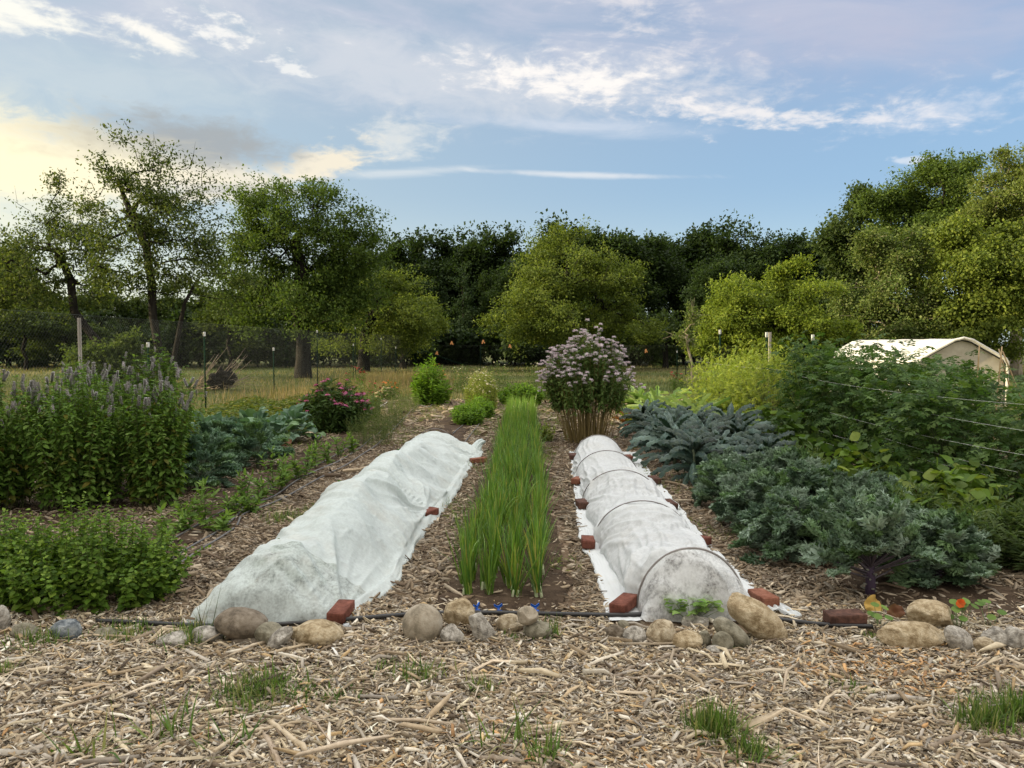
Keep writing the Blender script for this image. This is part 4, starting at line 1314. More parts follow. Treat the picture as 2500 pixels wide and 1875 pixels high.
# ============================================================ trees
def grow(rng, trunk_pts, trunk_r, attr, step=0.35, up=0.25, tip=0.006, start=1, wig=0.10, pw=2.3):
    """skeleton joining attraction points to a trunk. returns A, B, ra, rb, tips"""
    nodes = [np.array(p, float) for p in trunk_pts]; par = [-1] + list(range(len(nodes) - 1))
    order = np.argsort(np.linalg.norm(attr - nodes[-1], axis=1))
    tips = []
    arr = np.zeros((len(nodes) + len(attr) * 14, 3)); arr[:len(nodes)] = nodes; n = len(nodes)
    par = par + [0] * (len(arr) - n)
    for ai in order:
        a = attr[ai]
        d = arr[start:n] - a
        dist = np.linalg.norm(d, axis=1)
        cost = dist + 0.55 * np.maximum(0, arr[start:n, 2] - a[2])
        j = int(np.argmin(cost)) + start
        m = int(np.clip(dist[j - start] / step, 1, 12))
        p0 = arr[j]; prev = j
        bow = np.array([rng.normal(0, wig), rng.normal(0, wig), up * 0.35]) * dist[j - start]
        for k in range(1, m + 1):
            t = k / m
            q = p0 * (1 - t) + a * t + bow * math.sin(t * math.pi) + (rng.normal(0, wig * 0.3 * step, 3) if k < m else 0)
            arr[n] = q; par[n] = prev; prev = n; n += 1
        tips.append(n - 1)
    arr = arr[:n]; par = np.array(par[:n])
    load = np.zeros(n)
    for t_ in tips: load[t_] += 1
    for i in range(n - 1, 0, -1):
        load[par[i]] += load[i]
    r = tip + (trunk_r - tip) * (np.maximum(load, 1) / len(tips)) ** 0.74
    nt = len(trunk_pts)
    r[:nt] = np.maximum(r[:nt], trunk_r * np.linspace(1.0, 0.22, nt)); r[0] = trunk_r * 1.35
    ch = np.arange(1, n)
    return arr[par[ch]], arr[ch], r[par[ch]], r[ch], arr[np.array(tips)], arr, r


def blob_points(rng, blobs, n, shell=0.5, clump=11):
    """points in a union of ellipsoids (cx,cy,cz,rx,ry,rz), biased to the outside"""
    vol = np.array([b[3] * b[4] * b[5] for b in blobs]); vol = vol ** 0.8
    w = vol / vol.sum()
    out = []
    for b, k in zip(blobs, rng.multinomial(n, w)):
        r = rng.random(k) ** (1 / (3 + 4 * shell))
        # boughs: points gather in flattened clumps, leaving gaps between them
        nc = max(2, int(k / clump))
        cr_ = rng.random(nc) ** (1 / (3 + 4 * shell))
        cc = rdir(rng, nc) * cr_[:, None] * rng.uniform(0.8, 1.15, (nc, 1))
        pick = rng.integers(0, nc, k)
        sz = rng.uniform(0.12, 0.30, (nc, 1))[pick]
        q = cc[pick] + rng.normal(0, 1, (k, 3)) * sz * np.array([1, 1, 0.9])
        out.append(np.array(b[:3]) + q * np.array(b[3:6]))
    return np.concatenate(out)


def crown_leaves(mb, rng, tips, center, n_per, cr, L, cols, T, W=0.6, droop=0.3, var=0.13, wts=None, shoot=0.4):
    k = np.maximum(1, rng.poisson(n_per * rng.uniform(0.35, 1.65, len(tips))))
    pos = np.repeat(tips, k, 0)
    n = len(pos)
    spread = np.repeat(rng.uniform(0.6, 1.3, (len(tips), 1)), k, 0)
    off = np.clip(rng.normal(0, 1, (n, 3)), -1.9, 1.9) * cr * spread * np.array([1, 1, 0.72])
    p = pos + off
    # leafy shoots reaching out of the crown
    ks = rng.random(len(tips)) < shoot
    if ks.any():
        b = tips[ks]; m = 16
        d = unit(unit(b - center) * .7 + rng.normal(0, .45, b.shape) + np.array([0, 0, .35]))
        ln = rng.uniform(1.2, 3.0, (len(b), 1)) * cr
        tt = rng.random((len(b), m, 1))
        q = b[:, None] + d[:, None] * ln[:, None] * tt + rng.normal(0, 1, (len(b), m, 3)) * cr * .16 * (1.15 - tt) - np.array([0, 0, 1]) * (ln[:, None] * tt ** 2) * .25
        p = np.concatenate([p, q.reshape(-1, 3)]); n = len(p); k = np.concatenate([k, np.full(ks.sum(), m)]); tips = np.concatenate([tips, b])
    out = unit(p - center)
    ax = unit(out * 0.5 + rdir(rng, n) + np.array([0, 0, -droop]))
    nr = unit(out * 0.4 + np.array([0, 0, 0.9]) + rng.normal(0, 0.55, (n, 3)))
    Ls = L * rng.uniform(0.6, 1.25, n)
    tone = np.repeat(rng.normal(0, 0.10, len(tips)), k)
    col = pal(rng, n, cols, var, wts) * (1 + tone)[:, None]
    leaves(mb, T, p, ax, nr, Ls, Ls * W, np.clip(col, .003, .9))
    return n


TDIA = T_quad(0.15)


def px_blobs(blobs, D, depth=1.0):
    """blobs given as pixel ellipses (cx, cy, rx, ry[, dD]) at distance D -> metre ellipsoids"""
    out = []
    for b in blobs:
        d = D + (b[4] if len(b) > 4 else 0)
        c = P(b[0], b[1], d)
        rx = b[2] / F * d; rz = b[3] / F * d
        out.append((c[0], c[1], c[2], rx, rx * depth, rz))
    return out


def tree(name, label, base, blobs, n_attr, n_leaf, L, cols, seed, trunk_r=0.16, fork=None, mat=None, bark=None, group=None, cr=0.25,
         wts=None, shell=0.5, step=0.35, up=0.25, W=0.6, cat='tree', trunk=None, tip=0.006, droop=0.3, extra_bare=0, wig=0.1, keep=None, clump=11):
    """world-space blobs; object origin at the trunk base"""
    rng = np.random.default_rng(seed)
    base = np.array(base, float)
    B = [(b[0] - base[0], b[1] - base[1], b[2] - base[2], b[3], b[4], b[5]) for b in blobs]
    cen = np.average(np.array([b[:3] for b in B]), axis=0, weights=[b[3] * b[4] * b[5] for b in B])
    top = max(b[2] + b[5] for b in B)
    attr = blob_points(rng, B, n_attr, shell, clump)
    attr = attr[attr[:, 2] > 0.15]
    if trunk is None:
        fk = fork if fork else top * 0.22
        trunk = [(0, 0, -0.1), (rng.normal(0, .04), rng.normal(0, .04), fk * 0.5), (cen[0] * 0.12, cen[1] * 0.12, fk)]
        for f_ in (0.35, 0.7):
            trunk.append((cen[0] * f_ * 0.8 + rng.normal(0, .12), cen[1] * f_ * 0.8 + rng.normal(0, .12), fk + (top * 0.75 - fk) * f_))
    A, Bp, ra, rb, tips, arr, rad = grow(rng, trunk, trunk_r, attr, step, up, tip, wig=wig)
    root = empty(name, tuple(base), label, cat, group)
    mb = MB()
    big = ra > 0.03
    if big.any(): tubes(mb, A[big], Bp[big], ra[big], rb[big], k=8)
    if (~big).any(): tubes(mb, A[~big], Bp[~big], ra[~big], rb[~big], k=4)
    if extra_bare:
        t0 = tips[rng.integers(0, len(tips), extra_bare)]
        t1 = t0 + unit(t0 - cen + rng.normal(0, .6, (extra_bare, 3))) * rng.uniform(0.25, 0.7, (extra_bare, 1))
        tubes(mb, t0, t1, tip * 1.2, tip * 0.4, k=3)
    mb.build('trunk', bark or M_bark, root, smooth=True, usecol=False)
    mb = MB()
    tp = tips
    # also clothe the last stretch of each twig
    mids = 0.55 * tips + 0.45 * arr[np.maximum(0, np.searchsorted(np.arange(len(arr)), 0))] * 0 + 0.45 * tips
    if keep is not None:
        tp = tips[rng.random(len(tips)) < keep]
    crown_leaves(mb, rng, tp, cen, n_leaf, cr * .82, L, cols, TDIA, W, droop, wts=wts)
    mb.build('crown', mat or M_leaf, root)
    return root


C_APPLE = [(0.055, 0.085, 0.022), (0.085, 0.115, 0.032), (0.12, 0.145, 0.045), (0.035, 0.062, 0.018)]
C_SHADED = [(0.015, 0.034, 0.013), (0.022, 0.045, 0.016), (0.034, 0.060, 0.020), (0.010, 0.024, 0.010)]  # shade of the far wood is put into these leaf colours
C_LIT = [(0.15, 0.20, 0.035), (0.20, 0.24, 0.045), (0.11, 0.16, 0.03)]  # sunlight is put into these leaf colours
C_BIRCH = [(0.10, 0.15, 0.04), (0.15, 0.20, 0.06), (0.065, 0.105, 0.03), (0.22, 0.25, 0.10)]
C_MID = [(0.045, 0.075, 0.022), (0.07, 0.10, 0.03), (0.03, 0.055, 0.018)]


def build_orchard():
    g = 'apple trees in the meadow'
    # left sparse tall apple tree
    D = 24.0; b = G(401, 958)
    bl = px_blobs([(400, 480, 110, 110), (300, 400, 60, 75, -.5), (460, 560, 120, 90, .5), (300, 545, 95, 85, -.6), (420, 640, 120, 70), (545, 600, 60, 60, .5), (500, 690, 110, 60, .3), (310, 650, 80, 60), (340, 450, 70, 80)], b[1])
    tree('apple_tree', 'tall sparse apple tree with twisted multiple trunks, second from the left', b, bl, 460, 34, 0.115, C_APPLE, 101, 0.13, group=g, cr=0.27,
         trunk=[(0, 0, -.1), (-.05, 0, .8), (-.18, 0, 1.6), (-.3, 0, 2.4), (-.35, .1, 3.3), (-.45, 0, 4.5), (-.9, 0, 5.6), (-1.3, 0, 6.6)], extra_bare=70, clump=4.5, shell=0.15, step=0.3, wig=0.16, W=0.5)
    # its second stem
    mb = MB(); polytube(mb, [(b[0] + .28, b[1] - .1, -.05), (b[0] + .34, b[1] - .1, .9), (b[0] + .55, b[1] - .1, 1.9), (b[0] + .7, b[1], 2.8), (b[0] + 1.1, b[1], 3.5)], [.12, .09, .08, .06, .04], k=8)
    o2 = mb.build('trunk', M_bark, None, smooth=True, usecol=False)
    root = [o for o in sc.objects if o.name.startswith('apple_tree') and o.type == 'EMPTY'][-1]
    o2.parent = root; o2.location = (-b[0], -b[1], 0)
    # leftmost leaning apple tree
    b = np.array(G(330, 945))
    bl = px_blobs([(140, 600, 110, 70), (150, 540, 60, 60), (165, 490, 40, 55), (40, 640, 90, 60, .5), (230, 620, 70, 60, .4), (90, 720, 110, 50), (200, 690, 80, 50), (60, 560, 50, 40), (225, 560, 45, 50), (-40, 680, 80, 70)], b[1])
    tree('apple_tree', 'leftmost apple tree with a trunk leaning hard to the left', b, bl, 440, 36, 0.115, C_APPLE, 102, 0.14, group=g, cr=0.26,
         trunk=[(0, 0, -.1), (-.5, 0, .8), (-1.0, 0, 1.3), (-1.6, 0, 2.0), (-2.1, 0, 2.7), (-2.3, .2, 3.8), (-2.6, 0, 4.8)], extra_bare=60, clump=4.5, shell=0.2, step=0.3, wig=0.16, W=0.5)
    # dense dark apple tree
    b = G(740, 921)
    bl = px_blobs([(720, 530, 125, 70), (735, 480, 75, 45), (645, 530, 65, 50), (830, 560, 85, 60), (870, 620, 80, 60, .5), (620, 610, 65, 60), (600, 690, 70, 60), (700, 740, 130, 70, -1), (820, 730, 100, 60), (880, 690, 60, 60), (720, 690, 150, 50, 1), (745, 615, 150, 48), (620, 560, 50, 45)], b[1])
    tree('apple_tree', 'dense dark rounded apple tree with a thick short trunk behind the left fence', b, bl, 1050, 52, 0.14, [(0.045, 0.085, 0.018), (0.070, 0.115, 0.024), (0.10, 0.15, 0.032)], 103, 0.34, group=g, cr=0.34, clump=6, shell=0.7, step=0.4,
         trunk=[(0, 0, -.1), (0, 0, .8), (.05, 0, 1.6), (-.1, 0, 2.6), (-.2, 0, 3.6), (0, 0, 4.8), (-.3, 0, 6.2)])
    # light green tree right of it
    b = G(887, 907)
    bl = px_blobs([(950, 680, 50, 45), (915, 740, 110, 60), (1000, 800, 75, 40), (900, 830, 110, 35), (1020, 745, 35, 30), (860, 690, 60, 50), (1060, 810, 35, 22)], b[1])
    tree('apple_tree', 'yellow green apple tree with layered boughs just right of the dense dark one', b, bl, 460, 66, 0.14, [(0.12, 0.165, 0.032), (0.17, 0.21, 0.042), (0.085, 0.125, 0.028)], 104, 0.30, group=g, cr=0.34, shell=.6,
         trunk=[(0, 0, -.1), (.05, 0, 1.0), (.15, 0, 2.0), (.5, 0, 3.0), (.9, 0, 4.0)])
    b = G(985, 899)
    bl = px_blobs([(1020, 800, 60, 40), (960, 780, 50, 45), (1010, 750, 50, 25)], b[1])
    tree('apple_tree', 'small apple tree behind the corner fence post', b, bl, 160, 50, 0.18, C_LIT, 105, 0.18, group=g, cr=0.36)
    # central pyramid shaped apple tree
    D = 47.0; b = np.array([P(1385, 850, D)[0], D, 0])
    bl = px_blobs([(1390, 610, 70, 50), (1400, 665, 115, 50), (1330, 700, 90, 50), (1470, 700, 90, 55), (1270, 760, 70, 45), (1250, 800, 60, 30), (1380, 760, 130, 60, -1), (1510, 740, 60, 50), (1500, 800, 90, 40), (1330, 820, 90, 28), (1570, 800, 60, 30, 1)], D)
    tree('apple_tree', 'broad pyramid shaped apple tree in the middle of the meadow', b, bl, 760, 84, 0.15, [(0.10, 0.14, 0.026), (0.145, 0.19, 0.036), (0.18, 0.22, 0.045), (0.06, 0.095, 0.02)], 106, 0.38, group=g, cr=0.38, shell=.75, step=0.5,
         trunk=[(0, 0, -.1), (0, 0, 1.2), (.1, 0, 2.4), (0, 0, 3.8), (0, 0, 5.2), (0, 0, 6.4)])
    # small dull tree between
    D = 50.0; b = np.array([P(1625, 850, D)[0], D, 0])
    bl = px_blobs([(1600, 820, 70, 30), (1660, 820, 60, 32), (1640, 795, 40, 22)], D)
    tree('apple_tree', 'low dull green apple tree between the pyramid shaped one and the bright right one', b, bl, 160, 48, 0.20, C_MID, 107, 0.18, group=g, cr=0.40)
    # bright right apple tree, some of its sunlight put into the leaf colours
    D = 33.0; b = np.array([P(1885, 850, D)[0], D, 0])
    bl = px_blobs([(1930, 680, 40, 38), (1880, 720, 120, 40), (1800, 740, 70, 45), (1960, 740, 70, 50), (1760, 800, 60, 45), (1870, 780, 120, 50), (1990, 790, 70, 45), (1830, 830, 100, 30), (1720, 840, 40, 35), (1935, 655, 25, 18), (1830, 705, 25, 18)], D)
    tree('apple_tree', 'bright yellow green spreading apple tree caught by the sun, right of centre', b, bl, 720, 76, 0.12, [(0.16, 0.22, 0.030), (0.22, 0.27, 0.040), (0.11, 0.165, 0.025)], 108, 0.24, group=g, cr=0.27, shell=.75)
    # pale dead-topped sapling
    D = 30.0; b = np.array([P(1692, 850, D)[0], D, 0])
    bl = px_blobs([(1692, 770, 22, 30), (1680, 820, 30, 25)], D)
    tree('sapling', 'thin half bare sapling left of the bright apple tree', b, bl, 70, 14, 0.10, C_BIRCH, 109, 0.05, cr=0.16, bark=M_pale_bark, extra_bare=30, cat='tree', tip=0.008)


build_orchard()


def build_right_trees():  # lit crowns carry part of the sunlight in their leaf colours
    g = 'tall trees on the right edge of the garden'
    D = 38.0; b = np.array([P(2165, 850, D)[0], D, 0])
    bl = px_blobs([(2150, 640, 70, 60), (2110, 720, 55, 60), (2180, 730, 100, 90), (2230, 640, 60, 60), (2140, 810, 90, 60), (2240, 790, 70, 70), (2110, 620, 30, 40), (2200, 575, 45, 35)], D)
    tree('aspen_tree', 'pale trunked aspen with fluttering grey green leaves, left of the tallest trees', b, bl, 560, 84, 0.13, C_BIRCH, 121, 0.20, group=g, cr=0.34, shell=.6, bark=M_pale_bark, W=0.8, tip=0.012, extra_bare=90)
    D = 36.0; b = np.array([P(2400, 850, D)[0], D, 0])
    bl = px_blobs([(2400, 660, 110, 70), (2340, 720, 60, 70), (2440, 740, 100, 80), (2310, 620, 40, 50), (2290, 790, 45, 70), (2380, 820, 110, 50), (2330, 560, 35, 35), (2480, 640, 70, 80)], D)
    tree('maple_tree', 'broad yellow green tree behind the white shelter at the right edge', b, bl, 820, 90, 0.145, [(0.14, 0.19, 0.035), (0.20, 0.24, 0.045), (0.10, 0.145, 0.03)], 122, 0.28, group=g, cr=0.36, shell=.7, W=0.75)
    D = 39.0; b = np.array([P(2480, 850, D)[0], D, 0])
    bl = px_blobs([(2450, 480, 75, 65), (2490, 410, 50, 50), (2420, 540, 60, 60), (2520, 500, 80, 90), (2440, 620, 60, 50)], D)
    tree('birch_tree', 'tallest tree at the upper right with bare pale branches showing', b, bl, 560, 84, 0.13, [(0.14, 0.18, 0.045), (0.19, 0.22, 0.06), (0.10, 0.14, 0.035)], 123, 0.26, group=g, cr=0.34, shell=.5, bark=M_pale_bark, tip=0.014, extra_bare=140)
    D = 46.0; b = np.array([P(2290, 850, D)[0], D, 0])
    bl = px_blobs([(2290, 470, 90, 60), (2370, 440, 50, 50), (2220, 530, 70, 60), (2330, 540, 90, 60), (2150, 520, 50, 45), (2260, 600, 110, 60), (2240, 435, 50, 30)], D)
    tree('oak_tree', 'dark green rounded oak rising behind the aspen', b, bl, 700, 80, 0.17, [(0.07, 0.115, 0.024), (0.11, 0.16, 0.032), (0.045, 0.08, 0.02)], 124, 0.32, group=g, cr=0.46, shell=.7)
    D = 50.0; b = np.array([P(2100, 850, D)[0], D, 0])
    bl = px_blobs([(2090, 540, 60, 50), (2130, 500, 50, 50), (2060, 600, 70, 60), (2130, 610, 80, 70), (2090, 700, 80, 60)], D)
    tree('oak_tree', 'mid green oak left of the dark rounded oak, at the corner of the wood', b, bl, 420, 58, 0.24, C_MID, 125, 0.28, group=g, cr=0.5, shell=.7)
    D = 42; b = np.array([P(2560, 850, D)[0], D, 0])
    bl = px_blobs([(2560, 700, 110, 130), (2540, 560, 90, 90)], D)
    tree('maple_tree', 'shaded tree half cut off by the right edge', b, bl, 330, 56, 0.22, C_MID, 126, 0.28, group=g, cr=0.46, shell=.7)


build_right_trees()


def proto_tree(name, seed, H, R, n_attr, n_leaf, L, cols, base_h=0.25, kind='broad', mat=None):
    rng = np.random.default_rng(seed)
    bl = []
    if kind == 'broad':
        for k in range(9):
            a = rng.uniform(0, 6.28); z = rng.uniform(base_h + .1, 0.9)
            rr = R * (1 - abs(z - 0.55) * 0.9) * rng.uniform(0.3, 0.62)
            bl.append((math.cos(a) * rr, math.sin(a) * rr, H * z, R * rng.uniform(.35, .55), R * rng.uniform(.35, .55), H * rng.uniform(.09, .16)))
        bl.append((0, 0, H * 0.85, R * .5, R * .5, H * .15))
    elif kind == 'conifer':
        for k in range(12):
            z = base_h + (1 - base_h) * k / 12.0; r = R * (1 - z) * 1.05 + 0.15
            bl.append((rng.normal(0, .1), rng.normal(0, .1), H * z, r, r, H * 0.045))
    else:
        for k in range(7):
            a = rng.uniform(0, 6.28)
            bl.append((math.cos(a) * R * .5, math.sin(a) * R * .5, H * rng.uniform(.25, .7), R * .5, R * .5, H * .28))
    attr = blob_points(rng, bl, n_attr, 0.7)
    attr = attr[attr[:, 2] > 0.1]
    th = H * (0.8 if kind != 'shrub' else 0.3)
    trunk = [(0, 0, -.1)] + [(rng.normal(0, .1), rng.normal(0, .1), th * f_) for f_ in (.2, .4, .6, .8, 1.0)]
    A, Bp, ra, rb, tips, arr, rad = grow(rng, trunk, H * 0.018, attr, 0.9, 0.2, 0.012)
    root = empty(name, (0, 0, 0))
    mb = MB(); tubes(mb, A, Bp, ra, rb, k=5); mb.build('trunk', M_bark, root, smooth=True, usecol=False)
    mb = MB(); crown_leaves(mb, rng, tips, np.array([0, 0, H * .5]), n_leaf, 0.52 if kind != 'shrub' else 0.3, L, cols, TDIA, 0.65, 0.3)
    mb.build('crown', mat or M_leaf, root)
    return root


def build_woods():  # far wood leaves are coloured dark to stand for shade
    rng = np.random.default_rng(77)
    protos = [proto_tree('oak_tree', 201, 11, 3.4, 300, 46, 0.30, C_SHADED), proto_tree('oak_tree', 202, 11, 3.0, 300, 46, 0.30, C_SHADED, 0.2),
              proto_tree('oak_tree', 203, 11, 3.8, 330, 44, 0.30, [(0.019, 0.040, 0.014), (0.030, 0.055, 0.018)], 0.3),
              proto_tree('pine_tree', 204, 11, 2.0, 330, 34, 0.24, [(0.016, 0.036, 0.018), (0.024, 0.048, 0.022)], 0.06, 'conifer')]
    used = [False] * 4
    # (px, top px row, depth, kind, scale width)
    rows = []
    tops = [(960, 590), (1010, 572), (1060, 565), (1115, 560), (1165, 572), (1215, 558), (1262, 556), (1310, 545), (1365, 552), (1420, 540), (1468, 545), (1520, 562),
            (1560, 552), (1600, 570), (1650, 568), (1690, 552), (1740, 538), (1790, 548), (1835, 575), (1870, 600), (1920, 575), (1965, 560), (2010, 545), (2055, 540), (2110, 520)]
    for i, (px, tp) in enumerate(tops):
        rows.append((px + rng.uniform(-8, 8), tp, 64 + rng.uniform(-2, 4), rng.integers(0, 3), 1.0))
    for i, px in enumerate(np.arange(935, 2120, 52)):
        rows.append((px + rng.uniform(-14, 14), rng.uniform(615, 700), 60 + rng.uniform(-2, 2), rng.choice([0, 1, 2, 3, 3]), 0.9))
    labs = {0: 'tall dark broadleaf tree in the shaded wood line across the meadow', 1: 'tall dark broadleaf tree in the shaded wood line across the meadow',
            2: 'tall dark broadleaf tree in the shaded wood line across the meadow', 3: 'dark narrow conifer standing in the shaded wood line across the meadow'}
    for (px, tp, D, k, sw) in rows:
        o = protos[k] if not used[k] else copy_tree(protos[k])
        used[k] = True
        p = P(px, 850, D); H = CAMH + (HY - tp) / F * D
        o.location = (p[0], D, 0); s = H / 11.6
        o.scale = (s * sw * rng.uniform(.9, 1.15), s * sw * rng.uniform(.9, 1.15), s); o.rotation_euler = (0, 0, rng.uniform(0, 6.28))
        where = 'left of the pyramid shaped apple tree' if px < 1190 else 'behind the pyramid shaped apple tree' if px < 1560 else 'above the low dull apple tree' if px < 1740 else 'behind the bright right apple tree'
        lb = ('dark conifer in the far wood, ' if k == 3 else 'tall dark tree topping the far wood, ' if D > 61.9 else 'lower dark tree fronting the far wood, ') + where
        tag(o, lb, 'tree', 'conifers in the far wood line' if k == 3 else 'broadleaf trees in the far wood line')
    # undergrowth closing the wood below the crowns: shrubs, each a thing
    sh = [proto_tree('shrub', 211, 3.2, 2.3, 130, 46, 0.26, [(0.028, 0.05, 0.018), (0.042, 0.07, 0.022)], kind='shrub'), proto_tree('shrub', 212, 3.2, 2.4, 130, 46, 0.26, C_SHADED, kind='shrub')]
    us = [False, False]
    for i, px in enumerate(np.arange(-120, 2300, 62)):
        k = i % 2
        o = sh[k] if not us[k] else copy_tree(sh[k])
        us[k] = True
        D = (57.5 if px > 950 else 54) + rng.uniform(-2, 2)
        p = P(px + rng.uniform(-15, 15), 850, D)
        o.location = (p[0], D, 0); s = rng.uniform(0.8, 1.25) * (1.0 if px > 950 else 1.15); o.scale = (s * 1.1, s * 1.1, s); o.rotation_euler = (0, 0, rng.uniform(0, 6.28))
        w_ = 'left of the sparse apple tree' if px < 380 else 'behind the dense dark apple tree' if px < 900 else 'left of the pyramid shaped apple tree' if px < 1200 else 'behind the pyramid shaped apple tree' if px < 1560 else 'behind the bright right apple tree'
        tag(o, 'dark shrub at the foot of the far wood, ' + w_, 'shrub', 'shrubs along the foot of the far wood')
    # trees behind the orchard on the left
    lt = [proto_tree('ash_tree', 221, 8, 2.8, 260, 46, 0.26, [(0.055, 0.085, 0.022), (0.08, 0.11, 0.03), (0.035, 0.06, 0.018)]), proto_tree('ash_tree', 222, 8, 2.6, 260, 46, 0.26, [(0.07, 0.10, 0.026), (0.045, 0.07, 0.02)])]
    us = [False, False]
    for i, (px, tp, D) in enumerate([(-60, 560, 55), (20, 600, 52), (110, 700, 58), (190, 715, 60), (270, 690, 57), (350, 720, 60), (430, 700, 58), (520, 690, 60), (600, 680, 62), (680, 700, 60), (760, 690, 62), (840, 650, 64), (900, 610, 66), (560, 720, 50), (160, 770, 48), (60, 740, 46)]):
        k = i % 2
        o = lt[k] if not us[k] else copy_tree(lt[k])
        us[k] = True
        p = P(px, 850, D); H = CAMH + (HY - tp) / F * D; s = H / 8.4
        o.location = (p[0], D, 0); o.scale = (max(s, .8), max(s, .8), s); o.rotation_euler = (0, 0, rng.uniform(0, 6.28))
        w_ = 'behind the leftmost leaning apple tree' if px < 250 else 'behind the sparse apple tree' if px < 500 else 'behind the dense dark apple tree'
        tag(o, 'mid green tree in the hedgerow ' + w_, 'tree', 'hedgerow trees behind the left apple trees')
    # light bush behind the hyssop
    D = 24.5
    for (cx, w, tp, lab) in [(250, 70, 835, 'rounded light green bush left of the sparse apple tree trunk'), (325, 55, 815, 'light green bush close against the sparse apple tree trunk')]:
        b = np.array([P(cx, 850, D)[0], D, 0])
        bl = px_blobs([(cx, (tp + 930) / 2, w * 0.8, (930 - tp) / 2), (cx - w * .3, (tp + 950) / 2, w * .5, 45), (cx + w * .3, (tp + 955) / 2, w * .5, 45)], D)
        tree('bush', lab, b, bl, 150, 60, 0.11, [(0.07, 0.11, 0.03), (0.10, 0.14, 0.04)], cx, 0.06, cr=0.22, cat='bush')
    # shade trees beyond the left side of the view (the wood the evening sun is setting behind)
    for i, (x, y, H) in enumerate(SHADE):
        k = i % 3
        o = copy_tree(protos[k]); s = H / 11.6
        o.location = (x, y, 0); o.scale = (s * 1.25, s * 1.25, s); o.rotation_euler = (0, 0, rng.uniform(0, 6.28))
        tag(o, 'tall broadleaf tree of the wood beyond the left side of the garden', 'tree', 'broadleaf trees left of the garden')


SHADE = [(-24, -9, 11), (-24, -4, 11.5), (-25, 1.0, 11.5), (-24, 5.5, 11), (-29, -1, 13), (-30, 4.0, 13), (-29, -7, 12), (-25, -14, 12)]
build_woods()

# ============================================================ plants
TOV = T_ovate(); THE = T_heart(); TQ = T_quad(0.2); TDI = T_diamond(0.12)
_cr = np.random.default_rng(9)
TCOMP = [T_compound(_cr) for _ in range(4)]
TFERN = [T_compound(_cr, 5, 0.22) for _ in range(3)]


def lacinato_T(seed):
    r = np.random.default_rng(seed)
    off = r.uniform(0, 50, 2)
    def z(s, t):
        n = mnoise.noise(Vector((s * 4.5 + off[0], t * 22, off[1])))
        return 0.40 * n - 0.45 * s * s + 0.10 * (1 - abs(s)) * (abs(s) < .05)
    return T_grid(6, 26, lambda t: 0.5 * (0.07 + 0.93 * min(1, max(0, (t - 0.12) / 0.22)) * (1 - max(0, (t - 0.72) / 0.28) ** 2.2)) if t < 1 else 0.05, z)


def curly_T(seed):
    """frilled, deeply cut kale leaf: ragged side lobes standing off a midrib"""
    r = np.random.default_rng(seed)
    V = []; Q = []; T = []
    def strip(p0, d0, L, w, n=3, z0=0.0):
        k = len(V); d = np.array(d0, float); p = np.array(p0, float)
        ph = r.uniform(0, 6.28)
        for i in range(n + 1):
            t = i / n; sd = np.array([-d[1], d[0], 0.0]); ww = w * (0.55 + 0.65 * math.sin(math.pi * min(1, t * 1.05)) ** 0.7)
            z = z0 + 0.05 * math.sin(ph + t * 6) + t * t * 0.07
            V.append([*(p + sd * ww)[:2], z + r.uniform(-.05, .08)]); V.append([*(p)[:2], z - 0.03]); V.append([*(p - sd * ww)[:2], z + r.uniform(-.05, .08)])
            p = p + d * L / n; a = r.uniform(-.35, .35); c, s = math.cos(a), math.sin(a); d = np.array([d[0] * c - d[1] * s, d[0] * s + d[1] * c, 0])
        for i in range(n):
            b = k + i * 3
            Q.append([b, b + 1, b + 4, b + 3]); Q.append([b + 1, b + 2, b + 5, b + 4])
        # ragged tip teeth
        b = k + n * 3
        for j in range(3):
            a = r.uniform(-1, 1); q = p + np.array([d[0] * math.cos(a) - d[1] * math.sin(a), d[0] * math.sin(a) + d[1] * math.cos(a), 0]) * w * 1.1
            V.append([q[0], q[1], V[b][2] + r.uniform(-.02, .1)]); T.append([b + min(j, 1), b + min(j, 1) + 1, len(V) - 1])
    strip([0, 0, 0], [0, 1, 0], 0.98, 0.035, 5)
    for y in np.linspace(0.15, 0.95, 10):
        for sx in (-1, 1):
            L = 0.42 * math.sin(math.pi * (y * 0.8 + 0.10)) * r.uniform(0.7, 1.2)
            a = r.uniform(0.4, 1.0)
            strip([0, y + r.uniform(-.03, .03), 0], [sx * math.cos(a), math.sin(a), 0], L, 0.055 * r.uniform(.8, 1.5), 3, r.uniform(-.05, .16))
            strip([sx * L * .75, y + L * .4, 0.06], [sx * math.cos(a + 1.0), math.sin(a + 1.0), 0], L * .4, 0.05, 2, r.uniform(.0, .2))
            strip([sx * L * .4, y + L * .15, 0.02], [sx * math.cos(a - .9), math.sin(a - .9), 0], L * .5, 0.045, 2, 0.03)
    return np.array(V), np.array(Q), np.array(T)


TLAC = [lacinato_T(i) for i in range(4)]
TCUR = [curly_T(i) for i in range(4)]


def qbez(b, m, t_, n):
    """quadratic curves for many stems: (ns, n, 3)"""
    t = np.linspace(0, 1, n)[None, :, None]
    return (1 - t) ** 2 * b[:, None] + 2 * t * (1 - t) * m[:, None] + t * t * t_[:, None]


def stems_mesh(mb, C, r0, r1, col, k=4):
    n = C.shape[1]
    rr = np.linspace(r0, r1, n)
    for i in range(n - 1):
        tubes(mb, C[:, i], C[:, i + 1], rr[i], rr[i + 1], col, k=k)


